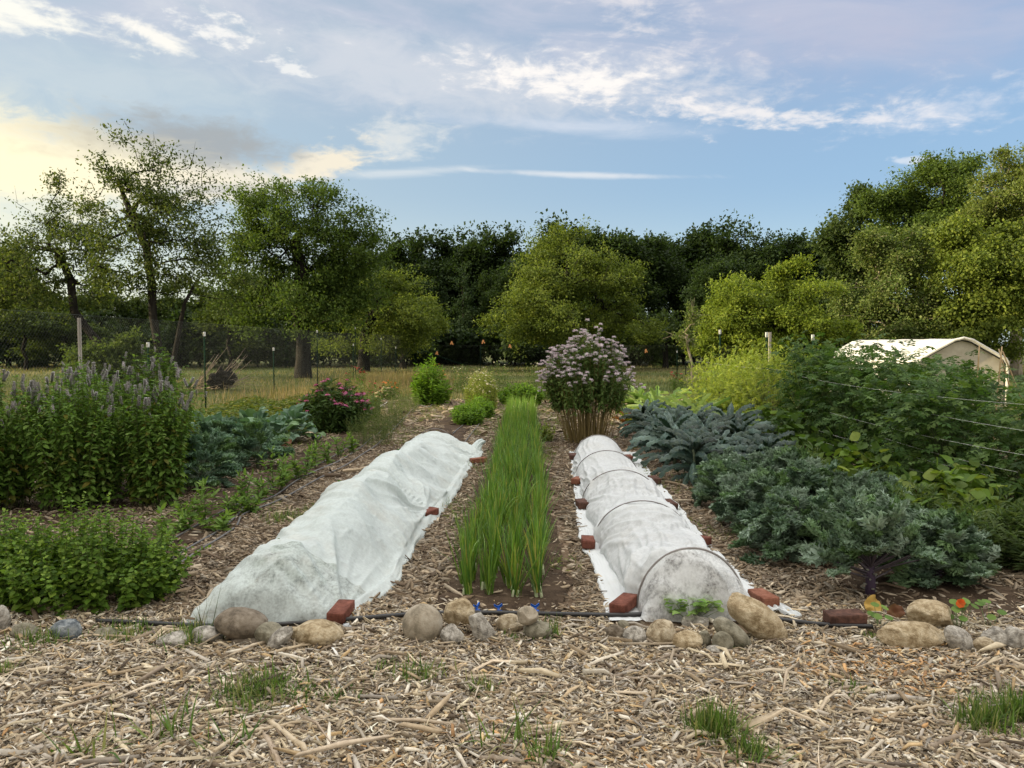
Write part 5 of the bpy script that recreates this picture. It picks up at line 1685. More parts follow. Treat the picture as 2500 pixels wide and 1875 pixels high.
def herb(name, label, cat, loc, rng, base_xy, tip_xyz, n_nodes, T, L, W, cols, group=None, r=(0.003, 0.0015), tmin=0.25, pitch=0.2, bow=0.05, pairs=2, topk=0.5,
         scol=(0.10, 0.13, 0.04), bend=0.6, mat=None, wts=None, var=0.13, lowcols=None, lowk=0.0, prof=None):
    """bushy plant: arrays of stems with leaves in whorls up each stem. loc = root"""
    ns = len(base_xy)
    b = np.concatenate([base_xy, np.full((ns, 1), -0.01)], 1)
    m = b * 0.5 + tip_xyz * 0.5 + rng.normal(0, bow, (ns, 3)); m[:, 2] = b[:, 2] * .4 + tip_xyz[:, 2] * .6
    C = qbez(b, m, tip_xyz, 7)
    root = empty(name, tuple(loc), label, cat, group)
    mb = MB(); stems_mesh(mb, C, r[0], r[1], scol, 3); mb.build('stem', M_stem, root)
    mb = MB()
    tt = np.linspace(tmin, 1.0, n_nodes)
    Ts = T if isinstance(T, list) else [T]
    for k, t in enumerate(tt):
        p = (1 - t) ** 2 * b + 2 * t * (1 - t) * m + t * t * tip_xyz
        d = unit(2 * (1 - t) * (m - b) + 2 * t * (tip_xyz - m))
        for q in range(pairs):
            a = rng.uniform(0, .8, ns) + q * 2 * np.pi / pairs + (k % 2) * (np.pi / 2) + np.arange(ns)
            h = np.stack([np.cos(a), np.sin(a), np.zeros(ns)], 1)
            pt = pitch + 0.6 * max(0, (t - 0.85) / 0.15) + rng.normal(0, .18, ns)
            ax = h * np.cos(pt)[:, None] + d * np.sin(pt)[:, None]
            nr = unit(d + rng.normal(0, .25, (ns, 3)))
            sc_ = (1 - topk * ((t - tmin) / (1 - tmin)) ** 1.5) if prof is None else prof(t)
            LL = L * sc_ * rng.uniform(0.7, 1.25, ns)
            col = pal(rng, ns, lowcols if (lowcols is not None and rng.random() < lowk * (1 - t) * 2) else cols, var, wts)
            leaves(mb, Ts[(k + q) % len(Ts)], p + rng.normal(0, 0.007, (ns, 3)) + d * rng.normal(0, .012, (ns, 1)), unit(ax + rng.normal(0, .12, (ns, 3))), nr, LL, LL * W, col, bend=bend * rng.uniform(.5, 1.5, ns))
    mb.build('foliage', mat or M_herb, root)
    return root, C


def disc(rng, n, rx, ry, p=0.5):
    a = rng.uniform(0, 6.28, n); r = rng.random(n) ** p
    return np.stack([np.cos(a) * r * rx, np.sin(a) * r * ry], 1)


def dome_tips(rng, base, rx, ry, H, spread=1.0, hvar=0.12, flat=0.5):
    """tips above the bases, splayed outwards, lower towards the rim"""
    u = base / np.array([rx, ry]); rr = np.clip(np.linalg.norm(u, axis=1), 0, 1)
    tip = np.concatenate([base * (1 + spread) + rng.normal(0, .04, base.shape), (H * (1 - flat * rr ** 2) * (1 + rng.normal(0, hvar, len(base))))[:, None]], 1)
    return tip


def flower_parts(root, name, me, pos, rng, scale=(0.8, 1.2), maxn=100, tilt=0.2, stuff_mat=None, dirs=None):
    """flower copies as parts; past 100 the rest merged as one stuff part"""
    pos = np.asarray(pos); order = np.argsort(pos[:, 1] + root.location.y - 0.6 * pos[:, 2])
    for i, k in enumerate(order[:maxn]):
        o = bpy.data.objects.new(name, me); COL.objects.link(o); o.parent = root
        s = rng.uniform(*scale)
        o.location = tuple(pos[k]); o.scale = (s, s, s)
        o.rotation_euler = (rng.normal(0, tilt), rng.normal(0, tilt), rng.uniform(0, 6.28))
    rest = order[maxn:]
    if len(rest):
        n = len(me.vertices); co = np.zeros(n * 3, np.float32); me.vertices.foreach_get('co', co); co = co.reshape(-1, 3)
        cc = np.zeros(n * 4, np.float32); me.attributes['col'].data.foreach_get('color', cc); cc = cc.reshape(-1, 4)[:, :3]
        faces = [list(p.vertices) for p in me.polygons]
        q = [f for f in faces if len(f) == 4]; t = [f for f in faces if len(f) == 3]
        mb = MB()
        for k in rest:
            a = rng.uniform(0, 6.28); s = rng.uniform(*scale); ca, sa = math.cos(a) * s, math.sin(a) * s
            v = np.stack([co[:, 0] * ca - co[:, 1] * sa, co[:, 0] * sa + co[:, 1] * ca, co[:, 2] * s], 1) + pos[k]
            mb.add(v, q or None, t or None, cc)
        o = mb.build(name + '_mass', me.materials[0], root)
        o['kind'] = 'stuff'


def spike_mesh():
    """hyssop flower spike: dense whorls of little mauve-white florets"""
    rng = np.random.default_rng(4); mb = MB()
    n = 170; z = rng.random(n); a = rng.uniform(0, 6.28, n); r = 0.0105 * (1 - 0.55 * z ** 2.5)
    p = np.stack([np.cos(a) * r, np.sin(a) * r, z * 0.082], 1)
    ax = np.stack([np.cos(a), np.sin(a), np.full(n, 0.5)], 1)
    leaves(mb, TQ, p * np.array([.5, .5, 1]), ax, np.tile([0, 0, 1.0], (n, 1)), 0.014, 0.009, pal(rng, n, [(0.72, 0.68, 0.72), (0.84, 0.81, 0.82), (0.50, 0.46, 0.54), (0.34, 0.38, 0.26)], .15))
    polytube(mb, [(0, 0, -.01), (0, 0, .04), (0, 0, .084)], [.006, .009, .003], (0.20, 0.20, 0.17), k=6)
    return mb.mesh('flower_spike', M_petal)


def bergamot_mesh():
    rng = np.random.default_rng(5); mb = MB(); n = 34
    a = rng.uniform(0, 6.28, n); el = rng.uniform(0.0, 1.2, n)
    ax = np.stack([np.cos(a) * np.cos(el), np.sin(a) * np.cos(el), np.sin(el)], 1)
    leaves(mb, TQ, np.zeros((n, 3)), ax, np.tile([0, 0, 1.0], (n, 1)), 0.034, 0.009, pal(rng, n, [(0.86, 0.78, 0.82), (0.93, 0.90, 0.89), (0.74, 0.62, 0.70)], .1), bend=.7)
    b = 5; a = np.arange(b) * 6.28 / b
    ax = np.stack([np.cos(a), np.sin(a), np.full(b, -.1)], 1)
    leaves(mb, TQ, np.tile([0, 0, -.004], (b, 1)), ax, np.tile([0, 0, 1.0], (b, 1)), 0.022, 0.012, np.tile([0.16, 0.20, 0.12], (b, 1)))
    return mb.mesh('flower', M_petal)


def cone_mesh():
    rng = np.random.default_rng(6); mb = MB(); n = 14
    a = np.arange(n) * 6.28 / n + rng.normal(0, .05, n)
    ax = np.stack([np.cos(a), np.sin(a), np.full(n, -.35)], 1)
    leaves(mb, TOV, np.stack([np.cos(a) * .008, np.sin(a) * .008, 0 * a], 1), ax, np.tile([0, 0, 1.0], (n, 1)), 0.045, 0.016, pal(rng, n, [(0.50, 0.12, 0.26), (0.60, 0.20, 0.36), (0.42, 0.08, 0.20)], .1), bend=.5)
    V = ICO1_V * np.array([.016, .016, .014]) + np.array([0, 0, .006]); mb.add(V, None, ICO1_F, (0.16, 0.05, 0.02))
    return mb.mesh('flower', M_petal)


def daisy_mesh(name, c, cc, r=0.018, n=10):
    rng = np.random.default_rng(8); mb = MB()
    a = np.arange(n) * 6.28 / n
    ax = np.stack([np.cos(a), np.sin(a), np.full(n, .1)], 1)
    leaves(mb, TQ, np.zeros((n, 3)), ax, np.tile([0, 0, 1.0], (n, 1)), r, r * .5, pal(rng, n, [c], .08))
    V = ICO1_V * r * .32; mb.add(V, None, ICO1_F, cc)
    return mb.mesh(name, M_petal)


ME_SPIKE, ME_BERG, ME_CONE = spike_mesh(), bergamot_mesh(), cone_mesh()
ME_DAISY = daisy_mesh('flower', (0.70, 0.68, 0.58), (0.55, 0.45, 0.08))
ME_ORANGE = daisy_mesh('flower', (0.65, 0.22, 0.05), (0.3, 0.12, 0.03), 0.028)
ME_RED = daisy_mesh('flower', (0.34, 0.05, 0.05), (0.12, 0.04, 0.02), 0.035)

C_HERB = [(0.060, 0.120, 0.024), (0.090, 0.165, 0.036), (0.042, 0.085, 0.020), (0.125, 0.20, 0.050)]
C_MINT = [(0.10, 0.19, 0.024), (0.15, 0.26, 0.036), (0.055, 0.115, 0.016), (0.23, 0.34, 0.055)]


def build_hyssop():
    spots = [(-4.75, 6.9, .52, 1.22, 'leftmost tall anise hyssop clump, cut by the left edge'), (-3.98, 7.0, .50, 1.18, 'tall anise hyssop clump with grey mauve spikes, second from the left edge'),
             (-3.62, 7.75, .46, 1.36, 'tallest anise hyssop clump in front of the sparse apple tree trunk'), (-4.4, 7.9, .5, 1.25, 'anise hyssop clump behind the others near the left edge'), (-3.30, 7.05, .32, 1.08, 'rightmost slender anise hyssop clump beside the blue green broccoli')]
    for i, (x, y, R, H, lab) in enumerate(spots):
        rng = np.random.default_rng(300 + i)
        ns = int(86 * R / .5)
        b = disc(rng, ns, R * .62, R * .62); t = dome_tips(rng, b, R * .62, R * .62, H, .55, .07, .28)
        root, C = herb('hyssop_plant', lab, 'herb plant', (x, y, 0), rng, b, t, 25, TOV, 0.074, 0.52, [(0.11, 0.21, 0.034), (0.155, 0.27, 0.05), (0.07, 0.145, 0.026), (0.20, 0.31, 0.075)], 'anise hyssop plants in the left bed', (.004, .002), .12, .05, .06, 3, .45, bend=.9,
                       lowcols=[(0.20, 0.17, 0.03), (0.13, 0.15, 0.03), (0.10, 0.12, 0.03)], lowk=.12)
        tp = t[rng.random(ns) < .42]
        tp = np.concatenate([tp, tp[rng.integers(0, len(tp), int(ns * .3))] + rng.normal(0, .06, (int(ns * .3), 3)) - [0, 0, .08]])
        flower_parts(root, 'flower_spike', ME_SPIKE, tp, rng, (.6, 1.25), 100, .2)


def build_mint():
    for i, (x, y, rx, ry, H, lab) in enumerate([(-2.50, 4.46, .56, .40, .50, 'bushy bright green lemon balm right at the front of the left bed'), (-3.25, 4.62, .52, .44, .46, 'bright green lemon balm at the left edge behind the pale stones')]):
        rng = np.random.default_rng(320 + i)
        ns = 170
        b = disc(rng, ns, rx * .8, ry * .8); t = dome_tips(rng, b, rx * .8, ry * .8, H, .28, .13, .55)
        herb('lemon_balm', lab, 'herb plant', (x, y, 0), rng, b, t, 12, TOV, 0.048, 0.75, C_MINT, 'lemon balm bushes', (.0025, .0015), .15, .15, .03, 3, .55, bend=.8)


def build_onions():
    variants = []
    oc = [(0.105, 0.22, 0.030), (0.155, 0.30, 0.042), (0.065, 0.165, 0.032), (0.25, 0.37, 0.055), (0.46, 0.40, 0.10)]
    for v in range(6):
        rng = np.random.default_rng(340 + v)
        root = empty('onion_plant', (0, -50, 0), 'green onion plant', 'onion', 'green onions in the middle bed')
        mb = MB(); polytube(mb, [(0, 0, -.01), (0, 0, .03), (0, 0, .08)], [.012, .010, .008], (0.40, 0.48, 0.26), k=7)
        polytube(mb, [(.02, .012, -.01), (.024, .012, .03), (.02, .012, .08)], [.010, .008, .006], (0.45, 0.50, 0.30), k=6)
        mb.build('bulb', M_stem, root)
        mb = MB(); n = 17
        a = rng.uniform(0, 6.28, n); lean = np.abs(rng.normal(0, .20, n)) + .03
        d = np.stack([np.cos(a) * lean, np.sin(a) * lean, np.ones(n)], 1)
        col = pal(rng, n, oc,   .12, [.3, .3, .15, .2, .05])
        base = np.stack([rng.normal(0, .010, n), rng.normal(0, .010, n), np.full(n, .05)], 1)
        Ls = rng.uniform(.22, .37, n); bd = np.abs(rng.normal(0, .35, n)) + .02; bd[:1] = 1.5
        for w_ in (0, 1):          # two crossed ribbons make a tubular leaf
            r2 = np.random.default_rng(900 + v)
            blades(mb, r2, base + (w_ * 0.0015), d if w_ == 0 else d + 1e-4, Ls, rng.uniform(.006, .009, n), bd, col * np.where(rng.random((n, 1)) < .08, 1.3, 1), seg=6)
        mb.build('leaf_tuft', M_onion, root)
        variants.append(root)
    rng = np.random.default_rng(360)
    lanes = [-.27, -.135, .005, .155]
    front = {(0, 0): 'leftmost front clump of green onions in the middle bed', (1, 0): 'front clump of green onions second from the left, above the mushroom stones', (2, 0): 'front clump of green onions third from the left, beside the blue valve', (3, 0): 'rightmost front clump of green onions above the egg shaped stone'}
    y = 4.42; k = 0; used = set(); count = 0
    rest = []
    while y < 16.6:
        for li, lx in enumerate(lanes):
            px = lx + rng.normal(0, .014) + 0.0187 * (y - 4.3) * 1.0 + (.04 if y > 6 else 0)
            py = y + rng.normal(0, .02)
            if count < 300:
                v = int(rng.integers(0, 6))
                o = variants[v] if v not in used else copy_tree(variants[v]); used.add(v)
                o.location = (px, py, 0); s = rng.uniform(.85, 1.12); o.scale = (s * 1.05, s * 1.05, s * rng.uniform(.9, 1.1)); o.rotation_euler = (rng.normal(0, .06), rng.normal(0, .06), rng.uniform(0, 6.28))
                tag(o, front.get((li, k), 'green onion in the %s row of the middle bed, %s' % (['leftmost', 'second', 'third', 'rightmost'][li], 'close to the stones' if k < 6 else 'in its near part' if k < 22 else 'level with the left tunnel middle' if k < 46 else 'in its far part')), 'onion', 'green onions in the middle bed')
                count += 1
            else:
                rest.append((px, py))
        y += .092; k += 1
    rest = np.array(rest); n = len(rest) * 11
    b = np.repeat(rest, 11, 0) + rng.normal(0, .014, (n, 2)); a = rng.uniform(0, 6.28, n); lean = np.abs(rng.normal(0, .18, n))
    mb = MB(); blades(mb, rng, np.concatenate([b, np.zeros((n, 1))], 1), np.stack([np.cos(a) * lean, np.sin(a) * lean, np.ones(n)], 1), rng.uniform(.3, .5, n), rng.uniform(.008, .012, n), np.abs(rng.normal(0, .4, n)), pal(rng, n, oc, .12, [.3, .3, .2, .17, .03]), 5)
    tag(mb.build('green_onions', M_onion), 'far half of the dense green onion rows running back to the flowering clump', 'onions', kind='stuff')


def build_lacinato():
    cols = [(0.026, 0.056, 0.048), (0.044, 0.084, 0.070), (0.10, 0.155, 0.135), (0.016, 0.036, 0.031)]
    protos = []
    for v in range(3):
        rng = np.random.default_rng(380 + v)
        root = empty('lacinato_kale', (0, -60, 0))
        mb = MB(); polytube(mb, [(0, 0, -.02), (0, 0, .12), (.01, 0, .30)], [.022, .020, .014], (0.16, 0.20, 0.12), k=8); mb.build('stem', M_stem, root)
        mb = MB(); n = 36
        i = np.arange(n); a = i * 2.4 + rng.normal(0, .2, n); f = i / n
        z = .08 + f * .24
        pitch = .35 + f * 1.0 + rng.normal(0, .08, n)
        ax = np.stack([np.cos(a) * np.cos(pitch), np.sin(a) * np.cos(pitch), np.sin(pitch)], 1)
        nr = np.stack([-np.cos(a) * np.sin(pitch), -np.sin(a) * np.sin(pitch), np.cos(pitch)], 1)
        L = (.54 - .20 * f) * rng.uniform(.85, 1.12, n)
        col = pal(rng, n, cols, .28)
        for k in range(4):
            m = (i % 4) == k
            leaves(mb, TLAC[k], np.stack([0 * z[m], 0 * z[m], z[m]], 1), ax[m], nr[m], L[m], .058 * rng.uniform(.8, 1.2, m.sum()), col[m], bend=rng.uniform(1.0, 1.8, m.sum()))
        mb.build('leaf_rosette', M_blister, root, smooth=True)
        protos.append(root)
    rng = np.random.default_rng(390)
    labs = []
    spots = [(2.02, 8.35), (2.42, 8.9), (2.0, 9.35), (2.72, 8.2), (2.5, 9.9), (2.1, 10.4), (2.85, 9.5), (2.12, 11.35), (2.65, 10.9), (2.55, 11.9), (2.2, 12.4), (3.0, 10.5)]
    labs = ['frontmost dark lacinato kale bending over the path', 'lacinato kale second from the front, right side of its row', 'lacinato kale on the path side above the frontmost one', 'lacinato kale touching the curly kale',
            'lacinato kale in the middle of the dark patch', 'lacinato kale on the path side halfway back', 'lacinato kale on the tomato side of the dark patch', 'lacinato kale on the path side near the flowering clump', 'lacinato kale in the back right of the dark patch',
            'upright lacinato kale near the back beside the silver leaves', 'farthest lacinato kale beside the chard', 'lacinato kale at the back against the sunlit plants']
    for i, (x, y) in enumerate(spots):
        o = protos[i % 3] if i < 3 else copy_tree(protos[i % 3])
        o.location = (x, y, 0); s = rng.uniform(.95, 1.2); o.scale = (s * 1.12, s * 1.12, s * 1.08); o.rotation_euler = (rng.normal(0, .06), rng.normal(0, .06), rng.uniform(0, 6.28))
        tag(o, labs[i], 'kale', 'dark lacinato kale plants')


def build_curly():
    cols = [(0.14, 0.21, 0.14), (0.20, 0.28, 0.20), (0.085, 0.145, 0.095), (0.29, 0.38, 0.30), (0.14, 0.24, 0.09)]
    protos = []
    for v in range(4):
        rng = np.random.default_rng(400 + v)
        root = empty('curly_kale', (0, -60, 0))
        mb = MB(); pc = (0.070, 0.045, 0.080)
        polytube(mb, [(0, 0, -.02), (0.005, 0, .07), (.0, .01, .15), (.01, 0, .26)], [.026, .030, .026, .016], pc, k=9)
        for k in range(14):       # leaf scars
            a = k * 2.4; z = .02 + k * .012
            polytube(mb, [(math.cos(a) * .02, math.sin(a) * .02, z), (math.cos(a) * .042, math.sin(a) * .042, z + .006)], [.007, .006], (0.26, 0.26, 0.22), k=6)
        mb.build('stalk', M_stem, root, smooth=True)
        mb = MB(); ms = MB(); n = 150
        i = np.arange(n); f = (i + .5) / n; a = i * 2.4 + rng.normal(0, .25, n)
        pitch = -.1 + 1.45 * f ** .8 + rng.normal(0, .13, n)
        z = .08 + .20 * f
        pet = (.27 - .06 * f) * rng.uniform(.45, 1.3, n)
        ax = np.stack([np.cos(a) * np.cos(pitch), np.sin(a) * np.cos(pitch), np.sin(pitch)], 1)
        nr = np.stack([-np.cos(a) * np.sin(pitch), -np.sin(a) * np.sin(pitch), np.cos(pitch)], 1)
        p0 = np.stack([0 * z, 0 * z, z], 1); p1 = p0 + ax * pet[:, None]
        ax0 = ax; ax = unit(ax + rng.normal(0, .38, (n, 3))); nr = unit(nr + rng.normal(0, .5, (n, 3)))
        L = rng.uniform(.10, .20, n)
        col = pal(rng, n, cols, .14)
        show = np.ones(n, bool) if v < 3 else ~(((ax0[:, 1] < -.15) & (np.abs(ax0[:, 0]) < .8) & (p1[:, 2] < .30)) | (pitch < .3))
        tubes(ms, p0[show], p1[show], .007, .0045, (np.tile([0.12, 0.13, 0.10] if v < 3 else [0.13, 0.11, 0.13], (n, 1)) * rng.uniform(.7, 1.2, (n, 1)))[show], k=4); ms.build('leaf_stalk', M_stem, root)
        for k in range(4):
            m = ((i % 4) == k) & show
            leaves(mb, TCUR[k], p1[m] - ax[m] * .05, ax[m], nr[m], L[m], L[m] * rng.uniform(.8, 1.15, m.sum()), col[m], bend=rng.uniform(-.6, 1.4, m.sum()))
        mb.build('foliage', M_waxy, root)
        protos.append(root)
    rng = np.random.default_rng(410)
    spots = [(2.15, 4.55, 1.0, 'nearest curly kale with a thick scarred purple stalk showing'), (2.72, 4.85, 1.0, 'curly kale at the far right leaning towards the edge of the picture'), (1.98, 5.35, .95, 'curly kale on the path side behind the nearest one'), (2.58, 5.6, 1.02, 'curly kale in the right middle of the frilly patch'),
             (1.98, 6.15, .95, 'curly kale on the path side level with the brown brick'), (2.55, 6.45, 1.0, 'curly kale in the middle of the frilly patch'), (2.0, 6.95, .92, 'curly kale bulging over the path in front of the dark kale'), (2.6, 7.3, 1.0, 'curly kale near the back beside the bean leaves'), (3.0, 6.4, .9, 'curly kale on the bean side of the frilly patch'), (2.15, 7.6, .85, 'curly kale touching the dark kale')]
    for i, (x, y, s, lab) in enumerate(spots):
        k_ = 3 if i == 0 else (i - 1) % 3
        o = protos[k_] if i < 4 else copy_tree(protos[k_])
        s *= rng.uniform(.95, 1.08)
        o.location = (x, y, 0); o.scale = (s, s, s * (.92 if i == 0 else .70 if i == 1 else .80)); o.rotation_euler = (rng.normal(0, .04), rng.normal(0, .04), 0 if i == 0 else rng.uniform(0, 6.28))
        tag(o, lab, 'kale', 'frilly curly kale plants')


def bush_cloud(name, label, cat, loc, rng, n, rx, ry, H, Ts, L, W, cols, group=None, mat=None, bend=.8, stems=30, droop=.4, upf=.3, wts=None, low=.06, sprigs=0, scol=(0.09, 0.12, 0.04)):
    """vine-like plant: compound leaves spread through a tall volume, carried on branching stems"""
    root = empty(name, tuple(loc), label, cat, group)
    nc = max(8, n // 9)
    a = rng.uniform(0, 6.28, nc); rr = rng.random(nc) ** .45; zz = rng.uniform(low, 1, nc)
    wd = np.sqrt(np.clip(1 - (np.abs(zz - .5) * 1.75) ** 3, .15, 1))
    cc = np.stack([np.cos(a) * rr * rx * wd, np.sin(a) * rr * ry * wd, zz * H], 1)
    if sprigs:
        b = rng.integers(0, nc, sprigs); extra = cc[b].copy(); extra[:, 2] = H * rng.uniform(.95, 1.14, sprigs); cc = np.concatenate([cc, extra])
    mb = MB()
    m = cc * np.array([.35, .35, .55])
    C = qbez(m * np.array([.06, .06, 0]), m + rng.normal(0, .03, m.shape), cc, 5)
    stems_mesh(mb, C[:max(stems, 1) * 4], .005, .002, scol, 3); mb.build('stem', M_stem, root)
    mb = MB(); k = rng.poisson(9, len(cc)) + 1
    p = np.repeat(cc, k, 0); nn = len(p); sg = min(rx, ry) * .17 + .02
    p = p + rng.normal(0, 1, (nn, 3)) * sg
    out = unit(p - np.array([0, 0, H * .45]))
    ax = unit(out * .7 + rdir(rng, nn) * .8 + np.array([0, 0, upf - droop]))
    nr = unit(out * .5 + np.array([0, 0, 1.0]) + rng.normal(0, .4, (nn, 3)))
    LL = L * rng.uniform(.65, 1.25, nn); col = pal(rng, nn, cols, .14, wts)
    for j, T in enumerate(Ts):
        s = slice(j, None, len(Ts))
        leaves(mb, T, p[s], ax[s], nr[s], LL[s], LL[s] * W, col[s], bend=rng.uniform(.3, 1.6, len(p[s])) * bend)
    mb.build('foliage', mat or M_herb, root)
    return root, cc


def build_tomatoes():
    cols = [(0.052, 0.115, 0.028), (0.088, 0.165, 0.042), (0.14, 0.22, 0.066), (0.030, 0.070, 0.018)]
    protos = []
    for v in range(3):
        rng = np.random.default_rng(420 + v)
        root, cc = bush_cloud('tomato_plant', None, None, (0, -70, 0), rng, 700, .52, .50, 1.36, TCOMP, .155, 1.0, cols, bend=1.0, stems=40, sprigs=7, droop=.5)
        for k in range(7):
            c = cc[rng.integers(0, len(cc))] * np.array([1.05, 1.05, .9]); mb = MB(); mb.add(ICO1_V * .028, None, ICO1_F)
            o = mb.build('fruit', M_berry, root, smooth=True, usecol=False); o.location = tuple(c)
        protos.append(root)
    rng = np.random.default_rng(430)
    spots = [(4.55, 6.6, 1.0, 'nearest tomato plant at the right edge of the picture'), (4.25, 7.5, .97, 'tomato plant behind the yellow green bean leaves'), (4.85, 8.2, 1.0, 'tomato plant in front of the right end of the white shelter'), (4.35, 8.7, 1.0, 'tomato plant with fruit tied to the lowest strings'),
             (4.9, 9.4, 1.03, 'tomato plant in front of the middle of the white shelter'), (4.4, 9.9, 1.02, 'dense dark tomato plant facing the path'), (4.9, 10.7, 1.03, 'tall tomato plant reaching over the shelter roof'), (4.45, 11.2, 1.0, 'tomato plant behind the lacinato kale'),
             (4.9, 12.0, .98, 'tomato plant left of the shelter roof'), (5.5, 7.6, .95, 'tomato plant in the second row near the right edge'), (5.6, 9.9, 1.0, 'tomato plant in the second row behind the strings'), (5.3, 6.2, .9, 'low tomato plant cut off by the right edge')]
    for i, (x, y, s, lab) in enumerate(spots):
        o = protos[i % 3] if i < 3 else copy_tree(protos[i % 3])
        hz = float(np.interp(y, [6, 7.5, 9.6, 10.8, 11.2, 13], [.68, .77, .85, .87, .96, .96]))
        o.location = (x, y, 0); s *= rng.uniform(.96, 1.04); o.scale = (s * 1.05, s * 1.1, s * hz); o.rotation_euler = (0, 0, rng.uniform(0, 6.28))
        tag(o, lab, 'tomato plant', 'tomato plants along the strings')
    lit = [(0.24, 0.30, 0.04), (0.31, 0.36, 0.055), (0.16, 0.23, 0.035)]  # leaf colours raised to carry the sunlight on these bushes
    for i, (x, y, H, lab) in enumerate([(4.35, 12.75, 1.2, 'half shaded feathery bush where the dark tomatoes end'), (3.95, 14.3, .85, 'low sunlit feathery bush spilling towards the silver leaves'), (4.35, 13.6, 1.22, 'sunlit yellow green asparagus fern just past the dark tomatoes'), (4.8, 14.6, 1.2, 'sunlit feathery bush by the left trellis post'), (4.3, 15.2, 1.05, 'sunlit low feathery bush beside the silver leaves'), (4.5, 16.6, 1.15, 'farthest sunlit feathery bush in the right bed'), (5.1, 13.2, 1.2, 'sunlit bush behind the dark tomatoes')]):
        rng = np.random.default_rng(440 + i)
        bush_cloud('feathery_bush', lab, 'bush', (x, y, 0), rng, 1100, .60, .60, H, TFERN, .13, .9, lit, 'sunlit feathery bushes', bend=.6, droop=.1, sprigs=8)


def build_beans():
    cols = [(0.11, 0.19, 0.030), (0.15, 0.24, 0.040), (0.075, 0.14, 0.025), (0.22, 0.28, 0.06)]
    spots = [(3.55, 6.25, .40, 'yellow green bean plant nearest the right edge'), (3.35, 6.9, .40, 'bean plant with broad heart shaped leaves below the lowest strings'), (3.95, 6.45, .42, 'bean plant at the right edge under the tomatoes'), (3.45, 7.7, .40, 'bean plant between the curly kale and the dark tomatoes'),
             (3.5, 8.6, .38, 'bean plant in the shade farther back'), (3.6, 9.8, .55, 'climbing bean at the foot of the dark tomatoes'), (3.8, 10.9, .5, 'dark bean plant behind the lacinato kale'), (3.35, 5.6, .30, 'bright bean plant low at the right edge')]
    for i, (x, y, H, lab) in enumerate(spots):
        rng = np.random.default_rng(460 + i)
        c = cols if i not in (4, 5, 6) else [(0.05, 0.10, 0.022), (0.07, 0.13, 0.03)]  # rear plants use a darker palette, shade put into the leaf colour
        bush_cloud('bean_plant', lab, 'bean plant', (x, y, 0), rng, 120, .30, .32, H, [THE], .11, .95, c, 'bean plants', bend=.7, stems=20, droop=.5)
    c2 = [(0.10, 0.155, 0.06), (0.15, 0.20, 0.09), (0.07, 0.12, 0.045)]
    for i, (x, y, lab) in enumerate([(3.18, 5.15, 'grey green shrubby herb at the right edge behind the kale'), (3.5, 5.0, 'grey green herb cut by the right edge'), (3.05, 5.75, 'pointed leaved grey green herb between kale and beans'), (2.95, 8.3, 'pale feathery herb behind the curly kale'), (2.9, 7.6, 'grey green herb between the two kinds of kale')]):
        rng = np.random.default_rng(480 + i)
        b = disc(rng, 40, .18, .18); t = dome_tips(rng, b, .18, .18, .42, .5, .12, .4)
        herb('sage_plant', lab, 'herb plant', (x, y, 0), rng, b, t, 13, TQ, .10, .22, c2, 'grey green herbs among the kale', (.003, .0015), .15, .5, .03, 3, .3, bend=.6)


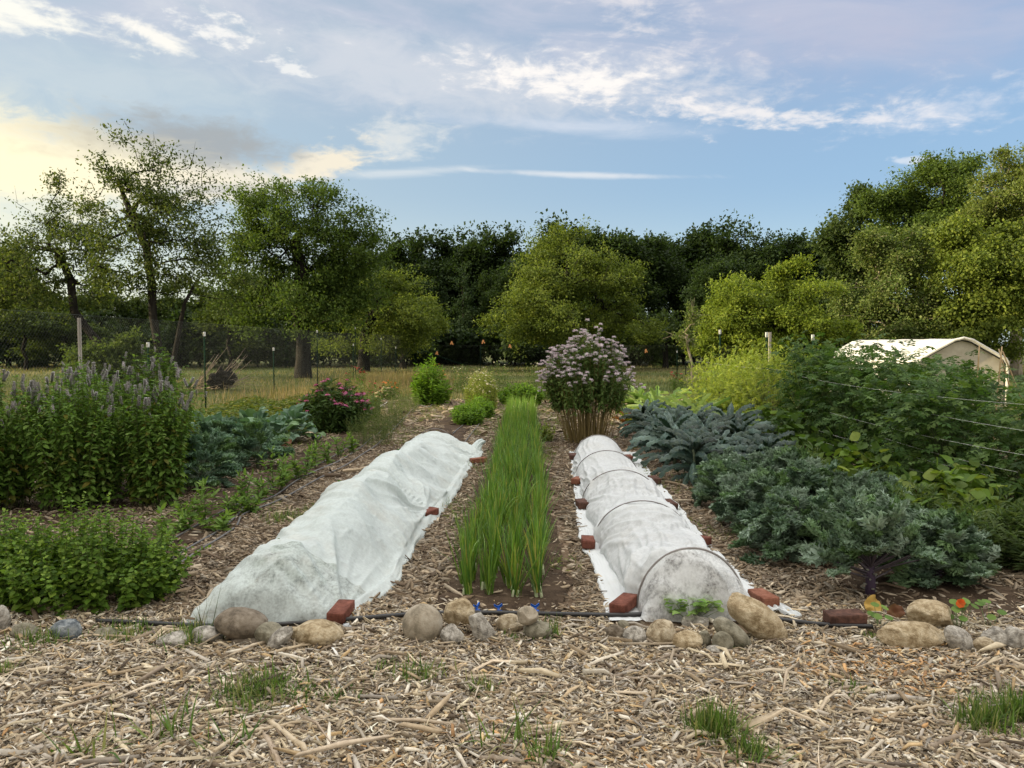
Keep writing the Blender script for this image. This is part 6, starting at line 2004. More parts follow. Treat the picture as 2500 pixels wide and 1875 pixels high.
def build_broccoli():
    cols = [(0.15, 0.25, 0.17), (0.21, 0.32, 0.23), (0.10, 0.18, 0.115), (0.16, 0.26, 0.10)]
    TB = T_grid(6, 8, lambda t: 0.5 * (0.12 + 0.88 * math.sin(math.pi * min(1, t * 1.02)) ** .7) if t < 1 else .05, lambda s, t: .12 * math.sin(7 * t + 4 * s) * abs(s) + .08 * abs(s), lambda s, t: .03 * math.sin(40 * t) * s)
    spots = [(-3.25, 7.95, .42, 'nearest pale blue green broccoli plant beside the hyssop'), (-3.45, 8.7, .42, 'frilly blue green broccoli plant, second from the front'), (-3.1, 9.3, .45, 'broccoli plant with a yellow leaf beside it'), (-3.65, 9.9, .45, 'broccoli plant hidden behind the nearer ones'), (-3.3, 10.4, .52, 'tall blue green cabbage leaves in the middle of the row'), (-3.75, 11.1, .52, 'dark blue green collard plant'), (-3.35, 11.7, .55, 'tallest broad leaved collard next to the coneflowers'), (-4.2, 10.6, .5, 'collard plant at the back on the fence side')]
    for i, (x, y, H, lab) in enumerate(spots):
        rng = np.random.default_rng(500 + i)
        root = empty('broccoli_plant', (x, y, 0), lab, 'broccoli', 'blue green broccoli and collard plants')
        n = 46; j = np.arange(n); f = j / n; a = j * 2.4 + rng.normal(0, .2, n)
        pitch = .15 + 1.1 * f + rng.normal(0, .15, n)
        ax = np.stack([np.cos(a) * np.cos(pitch), np.sin(a) * np.cos(pitch), np.sin(pitch)], 1)
        nr = np.stack([-np.cos(a) * np.sin(pitch), -np.sin(a) * np.sin(pitch), np.cos(pitch)], 1)
        p0 = np.stack([0 * f, 0 * f, .06 + .16 * f], 1); pet = rng.uniform(.10, .24, n); p1 = p0 + ax * pet[:, None]
        ms = MB(); polytube(ms, [(0, 0, -.02), (0, 0, .22)], [.02, .014], (.2, .24, .15), k=7); tubes(ms, p0, p1, .006, .004, (0.22, 0.28, 0.18), k=4); ms.build('stem', M_stem, root)
        mb = MB(); L = rng.uniform(.13, .24, n) * (1.0 if i < 4 else 1.15)
        leaves(mb, TB if i >= 4 else TCUR[i], p1, ax, nr, L, L * rng.uniform(.75, 1.0, n), pal(rng, n, cols, .12), bend=rng.uniform(.1, 1.3, n), vj=.02, rng=rng)
        mb.build('foliage', M_waxy, root)
    # withered leaves lying on the mulch
    def dead_leaf(px, py, L, label, c, seed, z=.0):
        rng = np.random.default_rng(seed); p = G(px, py)
        T = T_grid(8, 10, lambda t: 0.5 * (0.1 + .9 * math.sin(math.pi * min(1, t)) ** .6) if t < 1 else .05)
        v = T[0].copy()
        off = rng.uniform(0, 50)
        for q in v: q[2] = .30 * mnoise.noise(Vector((q[0] * 3, q[1] * 3, off))) + .5 * q[0] ** 2
        mb = MB(); leaves(mb, (v, T[1], None), np.array([[0, 0, 0.0]]), np.array([[rng.uniform(-1, 1), rng.uniform(-.6, .3), .45]]), np.array([[0.2, -.8, .6]]), L, L * .75, pal(rng, 1, [c], .05), bend=1.0)
        V = mb.V[0]; V[:, 2] -= V[:, 2].min() - .012
        return tag(mb.build('withered_leaf', mat_leaf('leaf_dry', .2, .7, .2, tr=(1, .9, .7)), smooth=True, loc=(p[0], p[1], z)), label, 'dead leaf', 'withered leaves by the broccoli')
    dead_leaf(440, 1180, .17, 'crinkled reddish brown leaf lying left below the broccoli', (0.34, 0.13, 0.08), 1)
    dead_leaf(468, 1184, .20, 'larger pinkish brown withered leaf beside the first one', (0.42, 0.20, 0.13), 2)
    dead_leaf(577, 1128, .17, 'torn brown orange leaf under the blue green collards', (0.40, 0.17, 0.06), 3)
    dead_leaf(632, 1118, .26, 'big yellow and orange leaf hanging at the front of the collards', (0.42, 0.28, 0.07), 4, .05)
    dead_leaf(682, 1098, .20, 'dull red brown leaf at the right end of the collards', (0.22, 0.10, 0.06), 5, .04)
    dead_leaf(490, 1090, .14, 'small bright yellow leaf among the broccoli', (0.60, 0.50, 0.06), 6, .30)
    dead_leaf(2113, 1502, .13, 'yellow withered leaf standing beside the purple kale stalk', (0.55, 0.36, 0.10), 7)
    dead_leaf(2165, 1512, .10, 'shrivelled brown leaf at the foot of the nearest kale', (0.20, 0.09, 0.05), 8)


def build_flowers():
    # bergamot clump
    rng = np.random.default_rng(520)
    ns = 230
    b = disc(rng, ns, .33, .26, .5)
    u = b / np.array([.33, .26])
    H = 1.62 * (1 - .42 * np.linalg.norm(u, axis=1) ** 2.2) * (1 + rng.normal(0, .05, ns))
    tip = np.concatenate([u * np.array([.72, .56]) + rng.normal(0, .04, (ns, 2)), H[:, None]], 1)
    root, C = herb('bergamot_plant', 'tall clump of pale lilac wild bergamot on bare brown stems, behind the right tunnel', 'flowering plant', (1.17, 11.7, 0), rng, b, tip, 13, TOV, .085, .40, [(0.11, 0.18, 0.05), (0.155, 0.23, 0.07), (0.075, 0.13, 0.035)], None, (.0045, .002), .50, -.15, .02, 3, .3,
                   scol=(0.30, 0.23, 0.09), bend=.9)
    ex = tip[rng.integers(0, ns, 200)] + rng.normal(0, .06, (200, 3)) * [1, 1, 1.2] - [0, 0, .06]
    flower_parts(root, 'flower', ME_BERG, np.concatenate([tip + [0, 0, .03], ex]) + unit(np.concatenate([tip, ex]) * [1, 1, 0]) * .03, rng, (1.0, 1.5), 100, .25)
    # pink coneflowers
    rng = np.random.default_rng(530); ns = 120
    b = disc(rng, ns, .40, .40); t = dome_tips(rng, b, .40, .40, .80, .5, .08, .5)
    root, C = herb('coneflower_plant', 'dark leafy clump topped with pink coneflowers beside the left fence', 'flowering plant', (-3.1, 13.3, 0), rng, b, t, 12, TOV, .15, .28, [(0.035, 0.075, 0.020), (0.055, 0.10, 0.028), (0.07, 0.13, 0.032)], None, (.004, .002), .12, .2, .04, 3, .2, bend=1.0)
    k = rng.permutation(ns)[:62]
    flower_parts(root, 'flower', ME_CONE, t[k] + np.array([0, 0, .06]), rng, (.9, 1.4), 100, .3)
    rng = np.random.default_rng(531); ns = 50
    b = disc(rng, ns, .35, .5); t = dome_tips(rng, b, .35, .5, .72, .4, .12, .4)
    root, C = herb('coneflower_plant', 'looser coneflower clump with dark seed heads, right of the pink one', 'flowering plant', (-3.0, 15.0, 0), rng, b, t, 9, TOV, .12, .25, C_HERB, None, (.004, .002), .12, .3, .04, 2, .3, bend=.8)
    flower_parts(root, 'flower', ME_RED, t[:26] + np.array([0, 0, .05]), rng, (.6, .9), 100, .3)
    # far bright bushes
    def bush(name, lab, cat, x, y, rx, ry, H, cols, seed, L=.07, W=.35, flow=None, nf=0, fs=(1, 1.4), ns=110, nodes=12, group=None, flat=.5, spread=.25, T=TQ):
        rng = np.random.default_rng(seed)
        b = disc(rng, ns, rx * .75, ry * .75); t = dome_tips(rng, b, rx * .75, ry * .75, H, spread, .10, flat)
        root, C = herb(name, lab, cat, (x, y, 0), rng, b, t, nodes, T, L, W, cols, group, (.003, .0015), .12, .3, .03, 3, .35, bend=.6)
        if flow is not None:
            tp = t[rng.integers(0, ns, nf)] + rng.normal(0, .03, (nf, 3)) * [1, 1, .5] + [0, 0, .02]
            flower_parts(root, 'flower', flow, tp, rng, fs, 100, .4)
        return root
    bright = [(0.13, 0.25, 0.025), (0.18, 0.31, 0.035), (0.09, 0.19, 0.02)]
    yel = [(0.28, 0.34, 0.07), (0.38, 0.42, 0.13), (0.20, 0.26, 0.05)]
    bush('cosmos_plant', 'tall cone shaped bright green bush at the end of the seedling row', 'bush', -2.05, 19.2, .42, .42, 1.15, bright, 540, L=.17, W=.30, flat=.7, spread=.55, ns=80, nodes=12)
    bush('parsley_plant', 'bright green parsley clump beyond the left tunnel', 'herb plant', -.83, 14.6, .36, .55, .36, bright, 541, L=.06, W=.7, flat=.4, ns=150, nodes=8)
    bush('parsley_plant', 'second bright parsley clump right behind the first', 'herb plant', -.66, 15.8, .32, .5, .40, bright, 561, L=.06, W=.7, flat=.4, ns=110, nodes=8)
    bush('chamomile_plant', 'feathery pale yellow flowering bush beyond the parsley', 'flowering plant', -.72, 18.2, .46, .9, .85, yel, 542, L=.07, W=.16, flow=ME_DAISY, nf=260, fs=(1.0, 1.7), ns=320, nodes=14, spread=.1)
    bush('lovage_plant', 'low bright green mound behind the far end of the onion rows', 'herb plant', .22, 19.4, .62, .5, .48, bright, 543, L=.10, W=.5, ns=160, nodes=8, flat=.5)
    bush('basil_plant', 'small bright yellow green plant left of the bergamot stems', 'herb plant', .55, 12.0, .12, .12, .28, yel, 544, L=.05, W=.6, ns=30, nodes=6)
    # chard with red stalks
    rng = np.random.default_rng(550)
    for i, (x, y, c) in enumerate([(2.25, 13.9, [(0.22, 0.30, 0.03), (0.32, 0.38, 0.05), (0.40, 0.42, 0.08)]), (2.05, 13.3, [(0.20, 0.26, 0.03), (0.30, 0.06, 0.03), (0.36, 0.12, 0.04)])]):
        root = empty('chard_plant', (x, y, 0), ['sunlit yellow green chard right of the bergamot stems', 'red leaved chard low beside the bergamot stems'][i], 'chard', 'chard plants')
        n = 26; a = np.arange(n) * 2.4; pit = rng.uniform(.7, 1.35, n); ax = np.stack([np.cos(a) * np.cos(pit), np.sin(a) * np.cos(pit), np.sin(pit)], 1)
        ms = MB(); p1 = ax * rng.uniform(.12, .22, n)[:, None]; tubes(ms, p1 * 0, p1, .008, .006, [(0.35, 0.35, 0.2), (0.4, 0.03, 0.05)][i], k=5); ms.build('stem', M_stem, root)
        mb = MB(); leaves(mb, TOV, p1, ax, np.stack([-np.cos(a), -np.sin(a), np.full(n, .5)], 1), rng.uniform(.18, .28, n), .13, pal(rng, n, c, .1), bend=.8); mb.build('foliage', M_herb, root)
    # silver-leaved artichokes behind the kale
    sc_ = [(0.22, 0.32, 0.13), (0.32, 0.41, 0.20), (0.15, 0.25, 0.08)]
    TS = T_grid(6, 12, lambda t: 0.5 * (0.12 + .88 * abs(math.sin(t * 19)) ** .5 * math.sin(math.pi * min(1, t + .02)) ** .5) if t < 1 else .03, lambda s, t: .25 * abs(s))
    for i, (x, y, lab) in enumerate([(2.95, 12.6, 'silvery artichoke just behind the dark kale'), (3.35, 13.9, 'silvery artichoke in the patch of sun'), (2.85, 15.0, 'pale artichoke beside the chard'), (3.35, 16.4, 'pale artichoke near the far end of its bed'), (2.9, 17.6, 'farthest pale artichoke before the meadow'), (3.5, 11.7, 'silvery artichoke in shade next to the tomatoes')]):
        rng = np.random.default_rng(560 + i)
        root = empty('artichoke_plant', (x, y, 0), lab, 'artichoke', 'silver leaved artichoke plants')
        n = 38; a = np.arange(n) * 2.4; pit = rng.uniform(.5, 1.35, n); ax = np.stack([np.cos(a) * np.cos(pit), np.sin(a) * np.cos(pit), np.sin(pit)], 1)
        nr = np.stack([-np.cos(a) * np.sin(pit), -np.sin(a) * np.sin(pit), np.cos(pit)], 1)
        mb = MB(); leaves(mb, TS, np.zeros((n, 3)) + [0, 0, .04], ax, nr, rng.uniform(.55, .90, n), .17, pal(rng, n, sc_, .1), bend=rng.uniform(.7, 1.7, n)); mb.build('foliage', M_herb, root)
    # stalky flowers by the far fence
    frng = np.random.default_rng(570)
    fl = [(-5.0, 24.5, .8, 'dark zinnia stalks by the corner post', ME_RED), (-2.4, 24, .8, 'leafy stalks behind the bright cone shaped bush', ME_ORANGE), (-1.6, 23, .85, 'pale umbel flowers left of the feathery bush', ME_DAISY), (-.4, 22.5, .95, 'tall daisies just behind the feathery bush', ME_DAISY), (.7, 23.5, .9, 'tall white flowers in the far border', ME_DAISY),
          (1.2, 22, .85, 'reddish stalks left of the bergamot heads', ME_RED), (2.5, 20, .6, 'low daisies half hidden by the bergamot', ME_DAISY), (5.4, 25, .55, 'dark stalks in the meadow edge right of the bergamot', ME_RED), (-1.0, 21.5, .5, 'orange flowers low in the far border', ME_ORANGE), (.9, 20.8, .5, 'white flowers near the low green mound', ME_DAISY), (-3.3, 21, .5, 'green weeds left of the cone shaped bush', ME_ORANGE)]
    for i, (x, y, H, lab, me) in enumerate(fl):
        bush('border_flower', lab, 'flowering plant', x, y, .38, .3, H, C_HERB, 580 + i, L=.10, W=.22, flow=me, nf=16, fs=(1.0, 1.7), ns=20, nodes=9, group='flowers in the far border', flat=.3)


def build_seedlings():
    cols = [(0.15, 0.26, 0.05), (0.21, 0.33, 0.075), (0.09, 0.17, 0.035)]
    pts = [(380, 1395, .25), (408, 1332, .25), (445, 1300, .20), (504, 1292, .33), (560, 1262, .18), (597, 1240, .28), (640, 1222, .22), (669, 1206, .34), (690, 1200, .24), (705, 1186, .30), (730, 1176, .24), (745, 1168, .34), (768, 1148, .34), (800, 1135, .28), (828, 1122, .26), (350, 1440, .18), (540, 1300, .12), (470, 1268, .2), (620, 1255, .14), (860, 1112, .22)]
    for i, (px, py, H) in enumerate(pts):
        rng = np.random.default_rng(600 + i); p = G(px, py)
        ns = 4; b = disc(rng, ns, .03, .03); t = dome_tips(rng, b, .035, .035, H, 1.2, .15, .2)
        c = 'frontmost' if i == 0 else None
        lab = {3: 'tall branching seedling in front of where the drip lines fork', 7: 'tallest seedling in the middle of the drip line row', 0: 'seedling at the edge of the lemon balm bush', 11: 'tall leafy seedling near the far end of its row', 19: 'farthest seedling before the wispy dill'}.get(i, 'small seedling near the lemon balm end of the drip lines' if i in (1, 2, 15, 17) else 'small seedling beside the middle of the drip lines' if i in (4, 5, 6, 16, 18) else 'seedling in the leafy group towards the far end of the drip lines')
        herb('seedling', lab, 'seedling', (p[0], p[1], 0), rng, b, t, 8, TOV, .09, .34, cols, 'seedlings between the drip lines', (.004, .002), .2, .55, .015, 2, .2, bend=.6)
    # wispy dill farther along
    for i, (px, py, H, lab) in enumerate([(905, 1085, .42, 'wispy grey green dill patch nearest the left tunnel'), (945, 1045, .45, 'wispy dill patch in the middle of the far seedling row'), (985, 1010, .42, 'farthest wispy dill patch by the cone shaped bush')]):
        rng = np.random.default_rng(640 + i); p = G(px, py)
        b = disc(rng, 130, .30, .75); t = dome_tips(rng, b, .30, .75, H, .15, .2, .3)
        herb('dill_plant', lab, 'herb plant', (p[0], p[1], 0), rng, b, t, 9, TQ, .045, .12, [(0.10, 0.14, 0.05), (0.14, 0.18, 0.07)], 'wispy dill patches', (.002, .001), .25, .5, .04, 3, .3, bend=.4)


def build_small():
    # lettuce behind the pointed stone
    rng = np.random.default_rng(650); p = G(1695, 1528)
    root = empty('lettuce_plant', (p[0], p[1] + .05, 0), 'small bright green lettuce behind the pointed stone', 'lettuce')
    n = 90; b = disc(rng, n, .11, .05); a = rng.uniform(0, 6.28, n)
    p0 = np.concatenate([b, np.zeros((n, 1))], 1); p1 = p0 + np.stack([b[:, 0] * .4, b[:, 1] * .4, rng.uniform(.06, .13, n)], 1)
    ms = MB(); tubes(ms, p0 * [.1, .1, 1], p1, .002, .0015, (.25, .33, .15), k=3); ms.build('stem', M_stem, root)
    mb = MB(); leaves(mb, THE, p1, np.stack([np.cos(a), np.sin(a), np.full(n, .5)], 1), np.tile([0, 0, 1.0], (n, 1)) + rng.normal(0, .3, (n, 3)), rng.uniform(.035, .06, n), .048, pal(rng, n, [(0.18, 0.33, 0.08), (0.30, 0.44, 0.15)], .1), bend=1.0); mb.build('foliage', M_herb, root)
    # nasturtium
    rng = np.random.default_rng(651); p = G(2358, 1545)
    TR = T_grid(4, 6, lambda t: .5 * math.sin(math.pi * min(.985, max(.02, t))) ** .5)
    for k, (dx, n, lab, fl) in enumerate([(0, 11, 'nasturtium with an orange red flower above the far right stones', True), (.16, 5, 'small nasturtium with round leaves right of the flowering one', False), (-.42, 6, 'round leaved seedling at the foot of the purple kale stalk', False)]):
        root = empty('nasturtium_plant', (p[0] + dx, p[1] + .06, 0), lab, 'nasturtium')
        a = rng.uniform(0, 6.28, n); r = rng.uniform(.02, .07, n); h = rng.uniform(.05, .15, n)
        p1 = np.stack([np.cos(a) * r, np.sin(a) * r, h], 1)
        ms = MB(); tubes(ms, p1 * [.2, .2, 0], p1, .002, .0015, (.2, .3, .12), k=3); ms.build('stem', M_stem, root)
        mb = MB(); leaves(mb, TR, p1 - np.array([0, .02, 0]), np.stack([rng.normal(0, .3, n), np.ones(n), rng.normal(.3, .2, n)], 1), np.tile([0, -.5, 1.0], (n, 1)) + rng.normal(0, .2, (n, 3)), .045, .045, pal(rng, n, [(0.12, 0.22, 0.05), (0.18, 0.28, 0.07)], .1)); mb.build('foliage', M_herb, root)
        if fl:
            m3 = MB(); q = 7; aa = np.arange(q) * .9
            leaves(m3, TR, np.tile([-.02, -.03, .15], (q, 1)), np.stack([np.cos(aa), np.full(q, -.5), np.sin(aa)], 1), np.tile([0, -1.0, .3], (q, 1)), .028, .028, pal(rng, q, [(0.75, 0.14, 0.03), (0.80, 0.22, 0.04)], .08)); m3.build('flower', M_petal, root)
    # grass tufts in the chips
    def tuft(px, py, wpx, n, L, label, seed, cols=((0.095, 0.175, 0.035), (0.14, 0.24, 0.05), (0.06, 0.115, 0.026), (0.30, 0.30, 0.13)), w=.0058, bend=1.2, dpx=14):
        rng = np.random.default_rng(seed); p = G(px, py); k = p[1] / F; n = int(n * 1.8) if n > 28 else n; w = w * 1.25
        b = np.stack([rng.normal(0, wpx * k * .28, n), rng.normal(0, wpx * k * .28 * .9, n), np.full(n, -.005)], 1)
        a = rng.uniform(0, 6.28, n); lean = np.abs(rng.normal(0, .75, n))
        mb = MB(); blades(mb, rng, b, np.stack([np.cos(a) * lean, np.sin(a) * lean, np.ones(n)], 1), rng.uniform(.35, 1, n) * L, rng.uniform(.6, 1.3, n) * w, np.abs(rng.normal(0, bend, n)), pal(rng, n, cols, .12), 5)
        return tag(mb.build('grass_tuft', M_grass, loc=(p[0], p[1], 0)), label, 'grass tuft', 'grass tufts in the wood chips')
    tuft(635, 1700, 190, 330, .13, 'wide low grass tuft in the left foreground', 1)
    tuft(800, 1705, 170, 230, .07, 'low dark clover and grass patch right of the wide tuft', 2, ((0.07, 0.14, 0.028), (0.11, 0.19, 0.04)), w=.009)
    tuft(1023, 1662, 100, 90, .11, 'sparse grass tuft left of centre behind the clover patch', 3)
    tuft(1176, 1695, 70, 60, .10, 'small grass tuft left of centre nearest the middle', 4)
    tuft(418, 1800, 110, 22, .22, 'few broad grass blades in the lower left', 5, w=.009, bend=.8)
    tuft(205, 1850, 110, 24, .20, 'broad bladed grass near the bottom left corner', 6, w=.010, bend=.9)
    tuft(500, 1830, 60, 9, .16, 'thin single shoots beside the broad blades at lower left', 7, w=.007)
    tuft(588, 1840, 80, 10, .28, 'two tall bent grass leaves in the lower left centre', 8, w=.008, bend=.6)
    tuft(1230, 1830, 120, 26, .26, 'broad bladed grass at the bottom right of the middle', 9, w=.008, bend=1.0)
    tuft(1340, 1862, 90, 40, .18, 'grass tuft on the bottom edge right of centre', 10)
    tuft(1745, 1800, 110, 260, .16, 'dense upright grass tuft at the bottom right of centre', 11, bend=.5, w=.0062)
    tuft(1830, 1860, 100, 110, .14, 'grass tuft on the bottom edge below the dense upright one', 12)
    tuft(2082, 1690, 70, 50, .08, 'small flat grass tuft behind the pale stalk', 13)
    tuft(2400, 1780, 110, 170, .16, 'grass tuft beside the long bent branch at far right', 14, bend=.6)
    tuft(2490, 1760, 90, 220, .16, 'dense grass tuft cut by the right edge', 15, bend=.7)
    tuft(2120, 1560, 60, 60, .05, 'fine grass on the pipe left of the long golden stone', 17)
    tuft(468, 1568, 110, 190, .13, 'dense grass in front of the left tunnel corner stones', 16, bend=.7)
    tuft(500, 1560, 40, 16, .30, 'tall seeding grass stems against the left cloth corner', 18, ((0.06, 0.09, 0.03), (0.12, 0.11, 0.06)), w=.003, bend=.3)
    tuft(300, 1560, 130, 150, .12, 'grass growing between the slate stone and the flat stone', 19)
    tuft(110, 1580, 120, 160, .13, 'grass around the low tan stone at left', 20)
    tuft(8, 1660, 50, 90, .12, 'grass tuft at the left edge below the stones', 21)
    tuft(1335, 1555, 50, 30, .16, 'thin grass blades crossing the egg shaped stone', 22, bend=.3)
    tuft(1265, 1560, 50, 45, .05, 'small weeds in front of the small tan stone', 23, w=.007)
    tuft(960, 1640, 110, 60, .09, 'sparse blades below the white rag', 24)
    tuft(700, 1268, 110, 120, .12, 'grass on the path beside the left tunnel', 25)
    tuft(1790, 1590, 50, 30, .10, 'fine grass at the foot of the grey domed boulder', 26)
    # pale bindweed-like weeds across the far paths
    rng = np.random.default_rng(660); n = 17000
    y = 5.0 * (20.0 / 5.0) ** rng.random(n); x = rng.choice([-1.95, -.72, .62, 1.72, -2.1, -3.3, 3.9, .62, -.72], n) + rng.normal(0, .22, n) + .0187 * (y - 4.3)
    den = np.array([mnoise.noise(Vector((a * 1.7, b_ * .8, 5))) for a, b_ in zip(x, y)])
    k = (den + (y - 9) * .03 + np.where(x < -1.6, .10, 0) > .16) & ~((np.abs(x - 1.05) < .45) & (y < 11)) & ~((np.abs(x + 1.2) < .5) & (y < 11.2)); x, y = x[k], y[k]; n = len(x)
    a = rng.uniform(0, 6.28, n); mb = MB()
    pp = np.stack([x, y, gh(x, y) + .012], 1)
    leaves(mb, TOV, pp, np.stack([np.cos(a), np.sin(a), rng.uniform(.1, .9, n)], 1), np.tile([0, 0, 1.0], (n, 1)), rng.uniform(.025, .055, n), rng.uniform(.012, .03, n), pal(rng, n, [(0.09, 0.13, 0.03), (0.12, 0.17, 0.04), (0.20, 0.21, 0.05)], .15), bend=.8)
    blades(mb, rng, pp[::2], np.stack([rng.normal(0, .5, len(pp[::2])), rng.normal(0, .5, len(pp[::2])), np.ones(len(pp[::2]))], 1), .09, .004, 1.0, pal(rng, len(pp[::2]), [(0.09, 0.14, 0.03), (0.20, 0.21, 0.06)], .12), 3)
    tag(mb.build('path_weeds', M_herb), 'low green weeds creeping over the mulched paths', 'weeds', kind='stuff')
    # strawberry-like ground cover towards the left fence
    rng = np.random.default_rng(670); n = 15000
    y = rng.uniform(10.5, 20, n); x = rng.uniform(-6.6, -3.4, n)
    den = np.array([mnoise.noise(Vector((a * 1.2, b_ * .6, 9))) for a, b_ in zip(x, y)])
    z = np.clip(.14 + .12 * den, .03, .3) * rng.uniform(.4, 1.15, n)
    a = rng.uniform(0, 6.28, n); mb = MB()
    leaves(mb, TOV, np.stack([x, y, z], 1), np.stack([np.cos(a), np.sin(a), rng.uniform(-.3, .6, n)], 1), np.tile([0, 0, 1.0], (n, 1)) + rng.normal(0, .3, (n, 3)), rng.uniform(.07, .12, n), rng.uniform(.04, .06, n), pal(rng, n, [(0.065, 0.105, 0.025), (0.095, 0.13, 0.032), (0.14, 0.16, 0.04), (0.19, 0.17, 0.05)], .14, [.35, .35, .2, .1]), bend=.6)
    tag(mb.build('ground_cover', M_herb), 'low leafy ground cover between the coneflowers and the fence', 'ground cover', kind='stuff')
    # plants growing under the left cloth tunnel
    for i, (y, h) in enumerate([(4.9, .24), (5.5, .30), (6.2, .30), (7.2, .30), (8.1, .28), (9.2, .2)]):
        rng = np.random.default_rng(680 + i)
        bush_cloud('squash_plant', 'green plant growing hidden under the left cloth tunnel', 'vegetable plant', (-1.34 + .0187 * (y - 4.3), y, 0), rng, 150, .13, .3, h * .72, [TOV], .10, .8, C_HERB, 'plants under the left tunnel', stems=10)


def build_meadow():
    rng = np.random.default_rng(700)
    def field(n, region, label, hmin, hmax, cols, wts, wb, dens=None):
        y0, y1 = region
        y = y0 * (y1 / y0) ** rng.random(n); x = y * rng.uniform(-.72, .72, n)
        keep = ~((x > -6.4 + 0 * y) & (x < 7.6) & (y < 20.5))
        if dens is not None: keep &= dens(x, y)
        x, y = x[keep], y[keep]; m = len(x)
        pat = np.array([mnoise.noise(Vector((a * .10, b_ * .22, 3.3))) for a, b_ in zip(x, y)])
        tan = np.clip(-.15 + 1.1 * pat + np.interp(y, [32, 44, 55], [0, .35, .75]) + np.where((np.abs(y - 23) < 3.0) & (x > -6) & (x < 0), .4, 0), 0, 1)
        a = rng.uniform(0, 6.28, m); ln = np.abs(rng.normal(0, .35, m))
        g_ = pal(rng, m, [(0.075, 0.10, 0.028), (0.10, 0.125, 0.035), (0.055, 0.08, 0.02)], .12); t_ = pal(rng, m, [(0.25, 0.21, 0.12), (0.33, 0.28, 0.17), (0.18, 0.155, 0.08)], .12)
        pick = (rng.random(m) < tan)[:, None]
        L = (rng.uniform(hmin, hmax, m)) * np.where(pick[:, 0], 1.5, 1.0)
        mb = MB(); blades(mb, rng, np.stack([x, y, np.full(m, -.035)], 1), np.stack([np.cos(a) * ln, np.sin(a) * ln, np.ones(m)], 1), L, wb * y / 20 * rng.uniform(.7, 1.3, m), np.abs(rng.normal(0, .5, m)), np.where(pick, t_, g_), 3)
        tag(mb.build('meadow_grass', M_grass), label, 'grass', kind='stuff')
    field(95000, (10.5, 62), 'mown meadow grass with dry tan streaks beyond the garden', .05, .15, None, None, .012)
    # taller dry grass along the fence foot
    rng2 = np.random.default_rng(701); n = 9000
    y = rng2.uniform(19, 34, n); x = rng2.normal(-5.2, 1.3, n) * 1.0 + (y - 20) * .02; m = n
    k = np.array([mnoise.noise(Vector((a * .5, b_ * .3, 8))) for a, b_ in zip(x, y)]) > -.1; x, y = x[k], y[k]; m = len(x)
    a = rng2.uniform(0, 6.28, m); ln = np.abs(rng2.normal(0, .25, m)); mb = MB()
    blades(mb, rng2, np.stack([x, y, np.full(m, -.03)], 1), np.stack([np.cos(a) * ln, np.sin(a) * ln, np.ones(m)], 1), rng2.uniform(.2, .5, m), .014, np.abs(rng2.normal(0, .5, m)), pal(rng2, m, [(0.24, 0.17, 0.10), (0.30, 0.23, 0.14), (0.12, 0.13, 0.05)], .12), 3)
    tag(mb.build('dry_grass', M_grass), 'taller dry brown grass along the foot of the fence', 'grass', kind='stuff')
    # brush heap in the meadow
    rng = np.random.default_rng(710); p = G(540, 950)
    root = empty('brush_heap', (p[0], p[1], 0), 'heap of cut brush and an upturned root stump beyond the left fence', 'brush heap')
    mb = MB()
    for k in range(70):
        a = rng.normal(.35, .45); el = rng.uniform(.05, 1.0); L = rng.uniform(.5, 1.7)
        s = np.array([rng.uniform(-1.0, .1), rng.uniform(-.3, .3), .02]); d = np.array([math.cos(a) * math.cos(el), math.sin(a) * .5, math.sin(el)])
        polytube(mb, [s, s + d * L * .5 + rng.normal(0, .04, 3), s + d * L], [.014, .010, .004], k=4)
    mb.build('branches', M_stick, root, usecol=False)
    V = ICO_V.copy(); nz = np.array([mnoise.noise(Vector(v * 2)) + .5 * mnoise.noise(Vector(v * 6)) for v in V]); V = V * (1 + .45 * nz)[:, None] * [.42, .3, .36] + [.05, 0, .32]
    mb = MB(); mb.add(V, None, ICO_F); mb.build('stump', M_bark, root, smooth=True, usecol=False)


